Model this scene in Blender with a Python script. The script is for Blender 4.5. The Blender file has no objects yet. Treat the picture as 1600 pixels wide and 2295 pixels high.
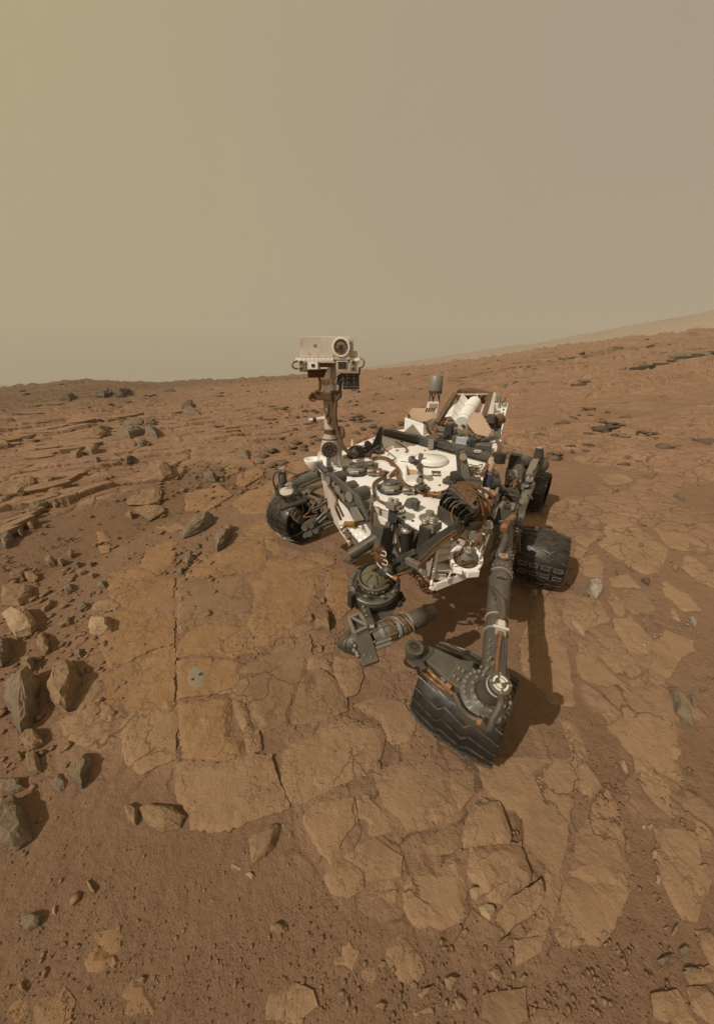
import bpy, bmesh, math, random
import numpy as np
from mathutils import Vector, Matrix, noise
from mathutils.geometry import delaunay_2d_cdt

random.seed(7)
SC = bpy.context.scene
COL = SC.collection
# ------------------------------------------------------------------ camera
F_PX, CX, CY, PITCH, CAM_H = 700.0, 800.0, 1147.5, math.radians(24), 1.9
cam_d = bpy.data.cameras.new('camera')
cam_d.sensor_fit = 'HORIZONTAL'; cam_d.sensor_width = 36.0
cam_d.lens = 36.0 * F_PX / 1600.0
cam_d.clip_start = 0.02; cam_d.clip_end = 6000
cam = bpy.data.objects.new('camera', cam_d); COL.objects.link(cam)
cam.location = (0, 0, CAM_H); cam.rotation_euler = (math.pi / 2 - PITCH, 0, 0)
SC.camera = cam
# ------------------------------------------------------------------ exposure, sky, sun
SC.view_settings.view_transform = 'Standard'; SC.view_settings.look = 'None'
SC.view_settings.exposure = 0.38; SC.view_settings.gamma = 1.0
SUN_EL, SUN_H = math.radians(43), Vector((-0.80, -0.60, 0)).normalized()
TO_SUN = Vector((SUN_H.x * math.cos(SUN_EL), SUN_H.y * math.cos(SUN_EL), math.sin(SUN_EL)))
world = bpy.data.worlds.new('World'); SC.world = world; world.use_nodes = True
wn = world.node_tree.nodes; wl = world.node_tree.links; wn.clear()
wo = wn.new('ShaderNodeOutputWorld'); wb = wn.new('ShaderNodeBackground')
sky = wn.new('ShaderNodeTexSky'); sky.sky_type = 'NISHITA'; sky.sun_disc = False
sky.sun_elevation = SUN_EL; sky.sun_rotation = math.atan2(SUN_H.x, SUN_H.y); sky.dust_density = 8
tc = wn.new('ShaderNodeTexCoord'); sx = wn.new('ShaderNodeSeparateXYZ')
rmp = wn.new('ShaderNodeValToRGB'); rmp.color_ramp.interpolation = 'EASE'
rmp.color_ramp.elements[0].position = 0.12; rmp.color_ramp.elements[0].color = (3.38, 2.83, 1.52, 1)
rmp.color_ramp.elements[1].position = 0.86; rmp.color_ramp.elements[1].color = (2.86, 2.36, 1.76, 1)
mr = wn.new('ShaderNodeMapRange')
mr.inputs['From Min'].default_value = -1; mr.inputs['From Max'].default_value = 1
wl.new(tc.outputs['Generated'], sx.inputs[0]); wl.new(sx.outputs['X'], mr.inputs['Value'])
sn = wn.new('ShaderNodeTexNoise'); sn.inputs['Scale'].default_value = 1.6; sn.inputs['Detail'].default_value = 2
wl.new(tc.outputs['Generated'], sn.inputs['Vector'])
sa_ = wn.new('ShaderNodeMath'); sa_.operation = 'MULTIPLY_ADD'; sa_.inputs[1].default_value = 0.45; wl.new(sn.outputs['Fac'], sa_.inputs[0])
sb_ = wn.new('ShaderNodeMath'); sb_.operation = 'SUBTRACT'; sb_.inputs[1].default_value = 0.22; wl.new(mr.outputs[0], sb_.inputs[0]); wl.new(sb_.outputs[0], sa_.inputs[2])
wl.new(sa_.outputs[0], rmp.inputs['Fac'])
wm = wn.new('ShaderNodeMix'); wm.data_type = 'RGBA'; wm.inputs['Factor'].default_value = 0.96
wl.new(sky.outputs[0], wm.inputs['A']); wl.new(rmp.outputs[0], wm.inputs['B'])
wl.new(wm.outputs['Result'], wb.inputs['Color']); wb.inputs['Strength'].default_value = 0.10
wl.new(wb.outputs[0], wo.inputs['Surface'])
sun_d = bpy.data.lights.new('sun', 'SUN'); sun_d.energy = 3.1; sun_d.angle = math.radians(0.5)
sun_d.color = (1.0, 0.93, 0.82)
sun = bpy.data.objects.new('sun', sun_d); COL.objects.link(sun)
sun.rotation_euler = TO_SUN.to_track_quat('Z', 'Y').to_euler(); sun.location = (-20, -15, 30)

# ------------------------------------------------------------------ numeric helpers
def _hash(i, j, s):
    i = i.astype(np.int64) & 0xFFFFFFFF; j = j.astype(np.int64) & 0xFFFFFFFF
    h = (i * 374761393 + j * 668265263 + s * 1274126177) & 0xFFFFFFFF
    h = ((h ^ (h >> 13)) * 1274126177) & 0xFFFFFFFF
    h = ((h ^ (h >> 16)) * 2246822519) & 0xFFFFFFFF
    return ((h ^ (h >> 15)) & 0xFFFFFF) / float(0xFFFFFF)

def vnoise(x, y, s=0):
    x = np.asarray(x, float); y = np.asarray(y, float)
    i = np.floor(x); j = np.floor(y); u = x - i; v = y - j
    u = u * u * u * (u * (u * 6 - 15) + 10); v = v * v * v * (v * (v * 6 - 15) + 10)
    a, b, c, d = _hash(i, j, s), _hash(i + 1, j, s), _hash(i, j + 1, s), _hash(i + 1, j + 1, s)
    return (a * (1 - u) + b * u) * (1 - v) + (c * (1 - u) + d * u) * v * 1.0

def fbm(x, y, s=0, o=4, g=0.5):
    t = 0.0; a = 1.0; n = 0.0
    x = np.asarray(x, float); y = np.asarray(y, float)
    for k in range(o):
        t = t + a * (vnoise(x, y, s + k * 17) * 2 - 1); n += a; a *= g
        x, y = 1.6 * x - 1.2 * y + 7.3, 1.2 * x + 1.6 * y - 3.1
    return t / n

def sstep(a, b, x):
    t = np.clip((x - a) / (b - a), 0, 1); return t * t * (3 - 2 * t)

def worley(x, y, s=0):
    """F1, F2 distance and the id of the nearest cell of a jittered grid."""
    i = np.floor(x); j = np.floor(y)
    f1 = np.full(np.shape(x), 9.0); f2 = f1.copy(); idn = np.zeros(np.shape(x)); dx1 = idn.copy(); dy1 = idn.copy()
    for a in (-1, 0, 1):
        for b in (-1, 0, 1):
            px = i + a + 0.1 + .8 * _hash(i + a, j + b, s); py = j + b + 0.1 + .8 * _hash(i + a, j + b, s + 5)
            d = np.hypot(x - px, y - py); k = _hash(i + a, j + b, s + 9)
            m = d < f1
            f2 = np.where(m, f1, np.minimum(f2, d)); idn = np.where(m, k, idn)
            dx1 = np.where(m, x - px, dx1); dy1 = np.where(m, y - py, dy1); f1 = np.where(m, d, f1)
    return f1, f2, idn, dx1, dy1

def ray(px, py):
    u = (px - CX) / F_PX; v = (CY - py) / F_PX
    return np.array([u, math.cos(PITCH) + v * math.sin(PITCH), -math.sin(PITCH) + v * math.cos(PITCH)])

# the skyline of the near plain and the slope that leads up to it
RIDGE = 70.0
_sk = [(-300, 880), (0, 869), (90, 861), (160, 853), (250, 855), (350, 858), (450, 853), (600, 846), (700, 838), (830, 829), (950, 819), (1080, 804), (1200, 783),
       (1300, 771), (1400, 758), (1500, 747), (1600, 736), (1900, 715)]
_ka = np.array([math.atan2(ray(*p)[0], ray(*p)[1]) for p in _sk])
_ke = np.array([ray(*p)[2] / math.hypot(*ray(*p)[:2]) for p in _sk])
_kk = (CAM_H + _ke * RIDGE) / RIDGE

def zbase(x, y):
    """Large shape of the ground: a plain that climbs gently towards one side."""
    x = np.asarray(x, float); y = np.asarray(y, float)
    r = np.hypot(x, y); az = np.arctan2(x, y)
    k = np.interp(az, _ka, _kk) * sstep(2.6, 1.3, np.abs(az))
    rr = r - 1.8; s = np.where(rr > 6, rr, np.log1p(np.exp(np.minimum(rr, 6) * 4)) / 4)
    zr = k * np.minimum(s, RIDGE - 1.8) * RIDGE / (RIDGE - 1.8)
    return zr - 0.035 * np.maximum(r - RIDGE, 0)

_T = 0.3 * 1.0035 ** np.arange(1900)
def on_ground(px, py, h=0.0):
    d = ray(px, py); X = d[0] * _T; Y = d[1] * _T; Z = CAM_H + d[2] * _T
    under = np.nonzero(Z < zbase(X, Y) + h)[0]
    k = under[0] if len(under) else len(_T) - 1
    lo, hi = (_T[k - 1] if k else 0.0), _T[k]
    for _ in range(24):
        m = (lo + hi) / 2
        if CAM_H + d[2] * m < float(zbase(d[0] * m, d[1] * m)) + h: hi = m
        else: lo = m
    return Vector((d[0] * hi, d[1] * hi, CAM_H + d[2] * hi))

# ------------------------------------------------------------------ materials
def mat(name, col, rough=0.8, metal=0.0, var=None, vscale=6.0, bump=0.0, bscale=40.0, spec=None, layers=None, detail=6):
    """Principled material: a base colour broken up by noise towards 'var', with a fine noise relief."""
    m = bpy.data.materials.new(name); m.use_nodes = True
    n, l = m.node_tree.nodes, m.node_tree.links
    b = n['Principled BSDF']; b.inputs['Roughness'].default_value = rough; b.inputs['Metallic'].default_value = metal
    if spec is not None: b.inputs['Specular IOR Level'].default_value = spec
    t = n.new('ShaderNodeTexCoord'); oi = n.new('ShaderNodeObjectInfo'); va = n.new('ShaderNodeVectorMath'); va.operation = 'MULTIPLY_ADD'
    va.inputs[1].default_value = (1, 1, 1); l.new(t.outputs['Object'], va.inputs[0]); cm = n.new('ShaderNodeVectorMath'); cm.operation = 'SCALE'; cm.inputs[0].default_value = (37, 61, 23)
    l.new(oi.outputs['Random'], cm.inputs['Scale']); l.new(cm.outputs[0], va.inputs[2]); src = va.outputs[0]      # every object its own patch of the pattern
    b.inputs['Base Color'].default_value = (*col, 1)
    if metal or rough < .6:
        rx = n.new('ShaderNodeTexNoise'); rx.inputs['Scale'].default_value = 18; rx.inputs['Detail'].default_value = 7; l.new(src, rx.inputs['Vector'])
        rr = n.new('ShaderNodeMapRange'); rr.inputs['From Min'].default_value = .3; rr.inputs['From Max'].default_value = .7
        rr.inputs['To Min'].default_value = max(.05, rough - .13); rr.inputs['To Max'].default_value = min(1, rough + .25); l.new(rx.outputs['Fac'], rr.inputs['Value']); l.new(rr.outputs[0], b.inputs['Roughness'])
    cur = None
    for (c2, sc, lo, hi, amt) in ([(var, vscale, 0.42, 0.68, 1.0)] if var else []) + (layers or []):
        tx = n.new('ShaderNodeTexNoise'); tx.inputs['Scale'].default_value = sc; tx.inputs['Detail'].default_value = detail
        tx.inputs['Roughness'].default_value = 0.62
        l.new(src, tx.inputs['Vector'])
        r = n.new('ShaderNodeMapRange'); r.inputs['From Min'].default_value = lo; r.inputs['From Max'].default_value = hi
        r.inputs['To Max'].default_value = amt
        l.new(tx.outputs['Fac'], r.inputs['Value'])
        x = n.new('ShaderNodeMix'); x.data_type = 'RGBA'
        if cur is None: x.inputs['A'].default_value = (*col, 1)
        else: l.new(cur, x.inputs['A'])
        x.inputs['B'].default_value = (*c2, 1); l.new(r.outputs[0], x.inputs['Factor']); cur = x.outputs['Result']
    if cur is not None: l.new(cur, b.inputs['Base Color'])
    if bump:
        tx = n.new('ShaderNodeTexNoise'); tx.inputs['Scale'].default_value = bscale; tx.inputs['Detail'].default_value = 8
        tx.inputs['Roughness'].default_value = 0.65; l.new(src, tx.inputs['Vector'])
        bp = n.new('ShaderNodeBump'); bp.inputs['Strength'].default_value = 0.9; bp.inputs['Distance'].default_value = bump
        l.new(tx.outputs['Fac'], bp.inputs['Height']); l.new(bp.outputs[0], b.inputs['Normal'])
    return m

SAND = (0.230, 0.137, 0.081); SAND2 = (0.196, 0.114, 0.066); SLAB = (0.318, 0.197, 0.112); SLAB2 = (0.272, 0.164, 0.092)
def dust_top(m, col=None, lo=.35, hi=.95, amt=.6, nz=9.0):
    """Dust that has settled on whatever faces up, in uneven patches."""
    n, l = m.node_tree.nodes, m.node_tree.links; b = n['Principled BSDF']
    g = n.new('ShaderNodeNewGeometry'); sp_ = n.new('ShaderNodeSeparateXYZ'); l.new(g.outputs['True Normal'], sp_.inputs[0])
    t = n.new('ShaderNodeTexCoord'); x = n.new('ShaderNodeTexNoise'); x.inputs['Scale'].default_value = nz; x.inputs['Detail'].default_value = 6; l.new(t.outputs['Object'], x.inputs['Vector'])
    r = n.new('ShaderNodeMapRange'); r.inputs['From Min'].default_value = lo; r.inputs['From Max'].default_value = hi; r.inputs['To Max'].default_value = amt; l.new(sp_.outputs['Z'], r.inputs['Value'])
    r2 = n.new('ShaderNodeMapRange'); r2.inputs['From Min'].default_value = .35; r2.inputs['From Max'].default_value = .62; l.new(x.outputs['Fac'], r2.inputs['Value'])
    k = n.new('ShaderNodeMath'); k.operation = 'MULTIPLY'; l.new(r.outputs[0], k.inputs[0]); l.new(r2.outputs[0], k.inputs[1])
    mx = n.new('ShaderNodeMix'); mx.data_type = 'RGBA'; l.new(k.outputs[0], mx.inputs['Factor']); mx.inputs['B'].default_value = (*(col or SAND), 1)
    if b.inputs['Base Color'].links: l.new(b.inputs['Base Color'].links[0].from_socket, mx.inputs['A'])
    else: mx.inputs['A'].default_value = b.inputs['Base Color'].default_value
    l.new(mx.outputs['Result'], b.inputs['Base Color'])
    if b.inputs['Metallic'].default_value > 0:
        mm = n.new('ShaderNodeMath'); mm.operation = 'MULTIPLY_ADD'; v = b.inputs['Metallic'].default_value; mm.inputs[1].default_value = -v; mm.inputs[2].default_value = v; l.new(k.outputs[0], mm.inputs[0]); l.new(mm.outputs[0], b.inputs['Metallic'])
    return m

def ground_material():
    m = mat('regolith', SAND, 0.95, spec=0.1)
    n, l = m.node_tree.nodes, m.node_tree.links; b = n['Principled BSDF']
    t = n.new('ShaderNodeTexCoord').outputs['Object']
    def noise(sc, det=8, ro=0.6):
        x = n.new('ShaderNodeTexNoise'); x.inputs['Scale'].default_value = sc; x.inputs['Detail'].default_value = det
        x.inputs['Roughness'].default_value = ro; l.new(t, x.inputs['Vector']); return x.outputs['Fac']
    def rng(v, a, c, lo=0.0, hi=1.0):
        x = n.new('ShaderNodeMapRange'); x.inputs['From Min'].default_value = a; x.inputs['From Max'].default_value = c
        x.inputs['To Min'].default_value = lo; x.inputs['To Max'].default_value = hi; l.new(v, x.inputs['Value']); return x.outputs[0]
    def mix(f, a, c, mode='MIX'):
        x = n.new('ShaderNodeMix'); x.data_type = 'RGBA'; x.blend_type = mode
        for s, v in (('Factor', f), ('A', a), ('B', c)):
            if isinstance(v, (tuple, float, int)): x.inputs[s].default_value = (*v, 1) if isinstance(v, tuple) else v
            else: l.new(v, x.inputs[s])
        return x.outputs['Result']
    ar = n.new('ShaderNodeAttribute'); ar.attribute_name = 'rock'
    at = n.new('ShaderNodeAttribute'); at.attribute_name = 'tone'
    sand = mix(rng(noise(1.3), 0.4, 0.65), SAND, SAND2)
    sand = mix(rng(noise(4.5, 6, .65), 0.46, 0.66, 0, .7), sand, (0.232, 0.138, 0.082))
    sand = mix(rng(noise(260, 3, 0.7), 0.42, 0.72, 0, 0.55), sand, (0.285, 0.175, 0.105))
    sand = mix(rng(noise(150, 3, 0.7), 0.55, 0.75, 0, 0.6), sand, (0.10, 0.056, 0.03))
    rock = mix(rng(noise(2.2), 0.38, 0.66), (0.315, 0.190, 0.115), (0.255, 0.150, 0.090))
    rock = mix(rng(noise(18), 0.5, 0.72, 0, 0.6), rock, (0.175, 0.112, 0.068))
    wv = n.new('ShaderNodeMix'); wv.data_type = 'RGBA'; wv.blend_type = 'LINEAR_LIGHT'; wv.inputs['Factor'].default_value = 0.16
    nz_ = n.new('ShaderNodeTexNoise'); nz_.inputs['Scale'].default_value = 3.0; nz_.inputs['Detail'].default_value = 6; l.new(t, nz_.inputs['Vector'])
    l.new(t, wv.inputs['A']); l.new(nz_.outputs['Color'], wv.inputs['B'])
    vo = n.new('ShaderNodeTexVoronoi'); vo.feature = 'DISTANCE_TO_EDGE'; vo.inputs['Scale'].default_value = 4.0; l.new(wv.outputs['Result'], vo.inputs['Vector'])
    rock = mix(rng(vo.outputs['Distance'], .006, .035, .85, 0), rock, (0.125, 0.075, 0.045))
    c = mix(ar.outputs['Fac'], sand, rock)
    c = mix(at.outputs['Fac'], c, mix(1.0, c, (0.60, 0.62, 0.57), 'MULTIPLY'))
    l.new(c, b.inputs['Base Color'])
    b1 = n.new('ShaderNodeBump'); b1.inputs['Distance'].default_value = 0.006; b1.inputs['Strength'].default_value = 1.0
    l.new(noise(120, 6, 0.7), b1.inputs['Height'])
    b2 = n.new('ShaderNodeBump'); b2.inputs['Distance'].default_value = 0.03; b2.inputs['Strength'].default_value = 0.8
    l.new(noise(14, 8, 0.62), b2.inputs['Height']); l.new(b1.outputs[0], b2.inputs['Normal']); l.new(b2.outputs[0], b.inputs['Normal'])
    return m

def slab_material(name, base, dark, light, crack=3.2):
    m = mat(name, base, 0.93, spec=0.12)
    n, l = m.node_tree.nodes, m.node_tree.links; b = n['Principled BSDF']
    t = n.new('ShaderNodeNewGeometry').outputs['Position']
    def noise(sc, det=8, ro=0.6, vec=None):
        x = n.new('ShaderNodeTexNoise'); x.inputs['Scale'].default_value = sc; x.inputs['Detail'].default_value = det
        x.inputs['Roughness'].default_value = ro; l.new(vec or t, x.inputs['Vector']); return x.outputs
    def rng(v, a, c, lo=0.0, hi=1.0):
        x = n.new('ShaderNodeMapRange'); x.inputs['From Min'].default_value = a; x.inputs['From Max'].default_value = c
        x.inputs['To Min'].default_value = lo; x.inputs['To Max'].default_value = hi; l.new(v, x.inputs['Value']); return x.outputs[0]
    def mix(f, a, c):
        x = n.new('ShaderNodeMix'); x.data_type = 'RGBA'
        for s, v in (('Factor', f), ('A', a), ('B', c)):
            if isinstance(v, (tuple, float, int)): x.inputs[s].default_value = (*v, 1) if isinstance(v, tuple) else v
            else: l.new(v, x.inputs[s])
        return x.outputs['Result']
    c = mix(rng(noise(2.6)['Fac'], 0.38, 0.66), base, dark)
    c = mix(rng(noise(7.0, 10, 0.66)['Fac'], 0.50, 0.70, 0, 0.75), c, light)
    c = mix(rng(noise(34, 8, 0.7)['Fac'], 0.53, 0.70, 0, 0.6), c, dark)
    c = mix(rng(noise(1.1, 9, 0.7)['Fac'], 0.52, 0.64, 0, 0.75), c, SAND)          # thin sand lying on the rock
    # hairline cracks: warped cell borders
    wv = n.new('ShaderNodeMix'); wv.data_type = 'RGBA'; wv.blend_type = 'LINEAR_LIGHT'; wv.inputs['Factor'].default_value = 0.14
    l.new(t, wv.inputs['A']); l.new(noise(4.0, 6, 0.6)['Color'], wv.inputs['B'])
    vo = n.new('ShaderNodeTexVoronoi'); vo.feature = 'DISTANCE_TO_EDGE'; vo.inputs['Scale'].default_value = crack
    l.new(wv.outputs['Result'], vo.inputs['Vector'])
    ck = rng(vo.outputs['Distance'], 0.003, 0.012, 1.0, 0.0)
    gate = rng(noise(1.9, 4, 0.5)['Fac'], 0.47, 0.56)
    mm = n.new('ShaderNodeMath'); mm.operation = 'MULTIPLY'; l.new(ck, mm.inputs[0]); l.new(gate, mm.inputs[1])
    c = mix(rng(mm.outputs[0], 0, 1, 0, 0.75), c, SAND2)
    l.new(c, b.inputs['Base Color'])
    b1 = n.new('ShaderNodeBump'); b1.inputs['Distance'].default_value = 0.004; l.new(noise(90, 6, 0.7)['Fac'], b1.inputs['Height'])
    b2 = n.new('ShaderNodeBump'); b2.inputs['Distance'].default_value = 0.016; b2.inputs['Strength'].default_value = 0.9
    l.new(noise(12, 10, 0.66)['Fac'], b2.inputs['Height']); l.new(b1.outputs[0], b2.inputs['Normal'])
    sc1 = rng(noise(26, 6, 0.6)['Fac'], 0.50, 0.575); sc2 = rng(noise(3.1, 5, 0.6)['Fac'], 0.44, 0.60)            # flaking crust, only in places
    sm = n.new('ShaderNodeMath'); sm.operation = 'MULTIPLY'; l.new(sc1, sm.inputs[0]); l.new(sc2, sm.inputs[1])
    bs = n.new('ShaderNodeBump'); bs.inputs['Distance'].default_value = 0.0045; bs.inputs['Strength'].default_value = 0.9
    l.new(sm.outputs[0], bs.inputs['Height']); l.new(b2.outputs[0], bs.inputs['Normal']); b2 = bs
    b3 = n.new('ShaderNodeBump'); b3.inputs['Distance'].default_value = 0.006; b3.invert = True
    l.new(mm.outputs[0], b3.inputs['Height']); l.new(b2.outputs[0], b3.inputs['Normal'])
    l.new(b3.outputs[0], b.inputs['Normal'])
    return m

M = {}
M['ground'] = ground_material()
M['slab'] = slab_material('mudstone', SLAB, SLAB2, (0.325, 0.206, 0.120))
M['slab_b'] = slab_material('mudstone_ochre', (0.305, 0.178, 0.088), (0.250, 0.143, 0.072), (0.325, 0.20, 0.108), 5.0)
M['slab_c'] = slab_material('mudstone_drab', (0.258, 0.162, 0.090), (0.220, 0.136, 0.075), (0.285, 0.183, 0.104), 2.6)
M['rock'] = mat('tan_stone', (0.27, 0.175, 0.095), 0.92, var=(0.20, 0.13, 0.072), vscale=9, bump=0.012, bscale=22, spec=0.15,
                layers=[((0.17, 0.10, 0.055), 40, 0.52, 0.72, 0.7)])
M['rock_grey'] = mat('grey_stone', (0.190, 0.148, 0.101), 0.9, var=(0.135, 0.102, 0.068), vscale=8, bump=0.014, bscale=18, spec=0.18,
                     layers=[((0.25, 0.175, 0.10), 5, 0.55, 0.7, 0.8), ((0.10, 0.07, 0.045), 36, 0.55, 0.75, 0.6)])
M['rock_pale'] = mat('pale_stone', (0.36, 0.245, 0.145), 0.92, var=(0.29, 0.19, 0.11), vscale=10, bump=0.010, bscale=26, spec=0.15)
M['rock_dark'] = mat('dark_stone', (0.095, 0.072, 0.048), 0.85, var=(0.06, 0.045, 0.032), vscale=8, bump=0.014, bscale=18, spec=0.25,
                     layers=[((0.2, 0.12, 0.06), 3, 0.55, 0.68, 0.8)])
M['rock_white'] = mat('bleached_stone', (0.34, 0.28, 0.21), 0.8, var=(0.23, 0.16, 0.10), vscale=16, bump=0.014, bscale=30,
                      layers=[((0.62, 0.60, 0.56), 30, 0.60, 0.68, 0.9)])
for _k in ('rock', 'rock_grey', 'rock_dark'): dust_top(M[_k], (0.235, 0.145, 0.086), .5, .98, .55, 7)
M['hill'] = mat('far_slope', (0.33, 0.18, 0.095), 1.0, var=(0.25, 0.135, 0.07), vscale=0.02, spec=0.0)

# ------------------------------------------------------------------ object helpers
def link(name, me, m=None, parent=None):
    o = bpy.data.objects.new(name, me); COL.objects.link(o)
    if m is not None and me is not None and not me.materials: me.materials.append(m)
    if parent is not None:
        o.parent = parent; o.matrix_parent_inverse = parent.matrix_world.inverted()
    return o

def mesh_np(name, V, Q):
    me = bpy.data.meshes.new(name); V = np.asarray(V, np.float32); Q = np.asarray(Q, np.int32)
    k = Q.shape[1]
    me.vertices.add(len(V)); me.vertices.foreach_set('co', V.ravel())
    me.loops.add(Q.size); me.loops.foreach_set('vertex_index', Q.ravel())
    me.polygons.add(len(Q)); me.polygons.foreach_set('loop_start', np.arange(0, Q.size, k, dtype=np.int32))
    me.polygons.foreach_set('loop_total', np.full(len(Q), k, np.int32)); me.update(calc_edges=True); me.validate()
    return me

def mesh_py(name, V, Fc, smooth=False):
    me = bpy.data.meshes.new(name); me.from_pydata([tuple(v) for v in V], [], Fc); me.update()
    if smooth: me.polygons.foreach_set('use_smooth', [True] * len(me.polygons))
    return me

def tag(o, label=None, cat=None, group=None, kind=None):
    if label: o['label'] = label
    if cat: o['category'] = cat
    if group: o['group'] = group
    if kind: o['kind'] = kind
    return o

# ------------------------------------------------------------------ the ground sheet
def plates(x, y, size, stretch, ang, seed, thick):
    """Broken flagstone relief: each cell a slightly tilted plate with a sunken joint."""
    c, s = math.cos(ang), math.sin(ang)
    wx = x + 0.25 * size * fbm(x / size * .8, y / size * .8, seed + 3, 4); wy = y + 0.25 * size * fbm(x / size * .8, y / size * .8, seed + 4, 4)
    u = (wx * c + wy * s) / (size * stretch); v = (-wx * s + wy * c) / size
    f1, f2, k, dx, dy = worley(u, v, seed)
    k2 = (k * 7919.7) % 1.0; k3 = (k * 104729.3) % 1.0
    h = thick * (0.15 + 0.85 * k) + thick * 0.9 * ((k2 - .5) * dx + (k3 - .5) * dy)
    return np.where(f2 - f1 > 0.07, h, h * np.clip((f2 - f1) / 0.07, 0, 1) - thick * 0.25 * (1 - np.clip((f2 - f1) / 0.07, 0, 1))), k2

def hollow(x, y):
    """The dark sand-filled hollow between the outcrop and the pavement."""
    a = np.array([-3.9, 3.1]); b = np.array([-2.6, 5.6]); d = b - a
    t = np.clip(((x - a[0]) * d[0] + (y - a[1]) * d[1]) / (d @ d), -.15, 1.1)
    q = np.hypot(x - a[0] - t * d[0], y - a[1] - t * d[1]) + .28 * fbm(x * 1.3, y * 1.3, 51, 4)
    return sstep(1.05, .62, q)

def build_ground():
    nc, nr = 620, 800
    fa = np.linspace(-1.22, 1.22, nc)                       # fine in the direction of the rover
    back = np.linspace(1.22, 2 * math.pi - 1.22, 60)[1:-1]
    A = np.concatenate([fa, back]); R = np.concatenate([[.002, .04], np.geomspace(.12, 3.6, 300)[:-1], np.geomspace(3.6, 22, 360)[:-1], np.geomspace(22, 900, 300)]); nr = len(R)
    r, a = np.meshgrid(R, A, indexing='ij'); x = r * np.sin(a); y = r * np.cos(a)
    z = zbase(x, y)
    az = np.arctan2(x, y)
    # sand swells and ripple close by
    sand = 0.010 * fbm(x * 1.5, y * 1.5, 3, 4) + 0.004 * fbm(x * 9, y * 9, 5, 3)
    # bedrock ledges on both sides and beyond
    left = sstep(2.8, 4.6, -x * 0.9 + y * 0.22 + 0.5 * fbm(x * .6, y * .6, 31, 3)) * sstep(3.2, 5.0, r)
    beyond = sstep(5.2, 7.5, r + 1.2 * fbm(x * .4, y * .4, 37, 3))
    dune = sstep(0.02, 0.25, fbm(x * 0.22 + 3, y * 0.22, 41, 3))          # sand fills between the outcrops
    p1, k1 = plates(x, y, 0.62, 2.2, 0.50, 50, 0.13)
    p2, k2 = plates(x, y, 1.5, 1.8, 0.25, 60, 0.22)
    p3, k3 = plates(x, y, 0.42, 1.7, -0.2, 70, 0.10)
    right = sstep(0.02, 0.25, az) * sstep(5.0, 8.0, r)
    mL = left * (0.55 + 0.45 * sstep(-.1, .2, fbm(x * .5, y * .5, 43, 3)))
    mB = beyond * (1 - (0.85 - .45 * sstep(.05, .35, az)) * dune)
    wob = 0.35 * fbm(x * .9, y * .9, 33, 4)
    flat = np.maximum(sstep(.95, 1.25, x + .10 * y + wob) * sstep(.35, .8, y + wob), sstep(2.7, 3.3, y + wob) * sstep(-1.5, -.8, x + .25 * (y - 3) + wob)) * (1 - left)
    p4, k4 = plates(x, y, 0.40, 1.8, -0.75, 80, 0.042); p5, k5 = plates(x, y, 0.16, 1.5, -0.6, 85, 0.022)
    cover = sstep(.10, -.20, fbm(x * 1.1 + 9, y * 1.1, 39, 4))                 # bare of sand
    relf = flat * cover * (p4 + .5 * p5 * sstep(-.1, .3, fbm(x * .8, y * .8, 38, 3)) - .006) * sstep(11, 7, r)
    pave = np.maximum(sstep(1.25, .9, np.hypot((x - .36) / .72, (y - 1.02) / .60) + .5 * wob), sstep(1.2, .85, np.hypot((x + 1.15) / 1.0, (y - 2.1) / 1.15) + .5 * wob))   # the pavement shows between its slabs too
    relp = pave * (1 - flat) * (.14 * p4 + .10 * p5 - .002); relf = relf + relp
    dark = sstep(.15, .45, fbm(x * .35, y * .9, 36, 4))
    rel = mL * (1.15 * p1 - 0.035 + .3 * p3) + np.clip(mB * (1 - left), 0, 1) * np.where(right > .5, (.85 * p2 + .8 * p3) * (.45 + dark), 0.45 * p1 + 0.35 * p3) \
        + beyond * 0.10 * fbm(x * 0.5, y * 0.5, 44, 4)
    far = np.clip((r - 25) / 40, 0, 1)
    rel = rel * (1 + 0.5 * far) + far * 0.35 * fbm(x * 0.16, y * 0.16, 45, 5) + sstep(60, 68, r) * 0.25 * fbm(az * 90, r * .02, 47, 4)
    rel = rel * sstep(3.0, 5.0, r) + relf
    hol = hollow(x, y); rel = rel * (1 - hol) - .018 * hol
    z = z + sand + rel
    rock = np.clip(mL * sstep(0.0, 0.035, p1 - 0.03) + mB * sstep(0.01, 0.05, rel) * (.55 + .45 * k3) + sstep(.0015, .010, relf) * (.6 + .4 * k4) + .75 * sstep(-.0005, .002, relp), 0, 1)
    rock = rock * (1 - hol); tone = np.clip(.42 * hol + sstep(-0.28, -0.75, az + 0.10 * fbm(x * .05, y * .05, 48, 3)) * sstep(17, 30, r) + 0.8 * sstep(.1, -.3, az) * sstep(32, 60, r), 0, 1)
    V = np.stack([x, y, z], -1).reshape(-1, 3)
    n = len(A); i = np.arange(nr - 1)[:, None] * n; j = np.arange(n)[None, :]; j2 = (j + 1) % n
    Q = np.stack([i + j, i + n + j, i + n + j2, i + j2], -1).reshape(-1, 4)[:, ::-1]
    me = mesh_np('ground', V, Q)
    for nm, arr in (('rock', rock), ('tone', tone)):
        at = me.attributes.new(nm, 'FLOAT', 'POINT'); at.data.foreach_set('value', arr.astype(np.float32).ravel())
    me.polygons.foreach_set('use_smooth', np.repeat(R[:-1] < 5.2, n))
    o = link('ground', me, M['ground']); tag(o, kind='structure')
    o['label'] = 'reddish brown sandy plain with pale cracked bedrock slabs around the rover'
    return o
ground = build_ground()

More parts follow.
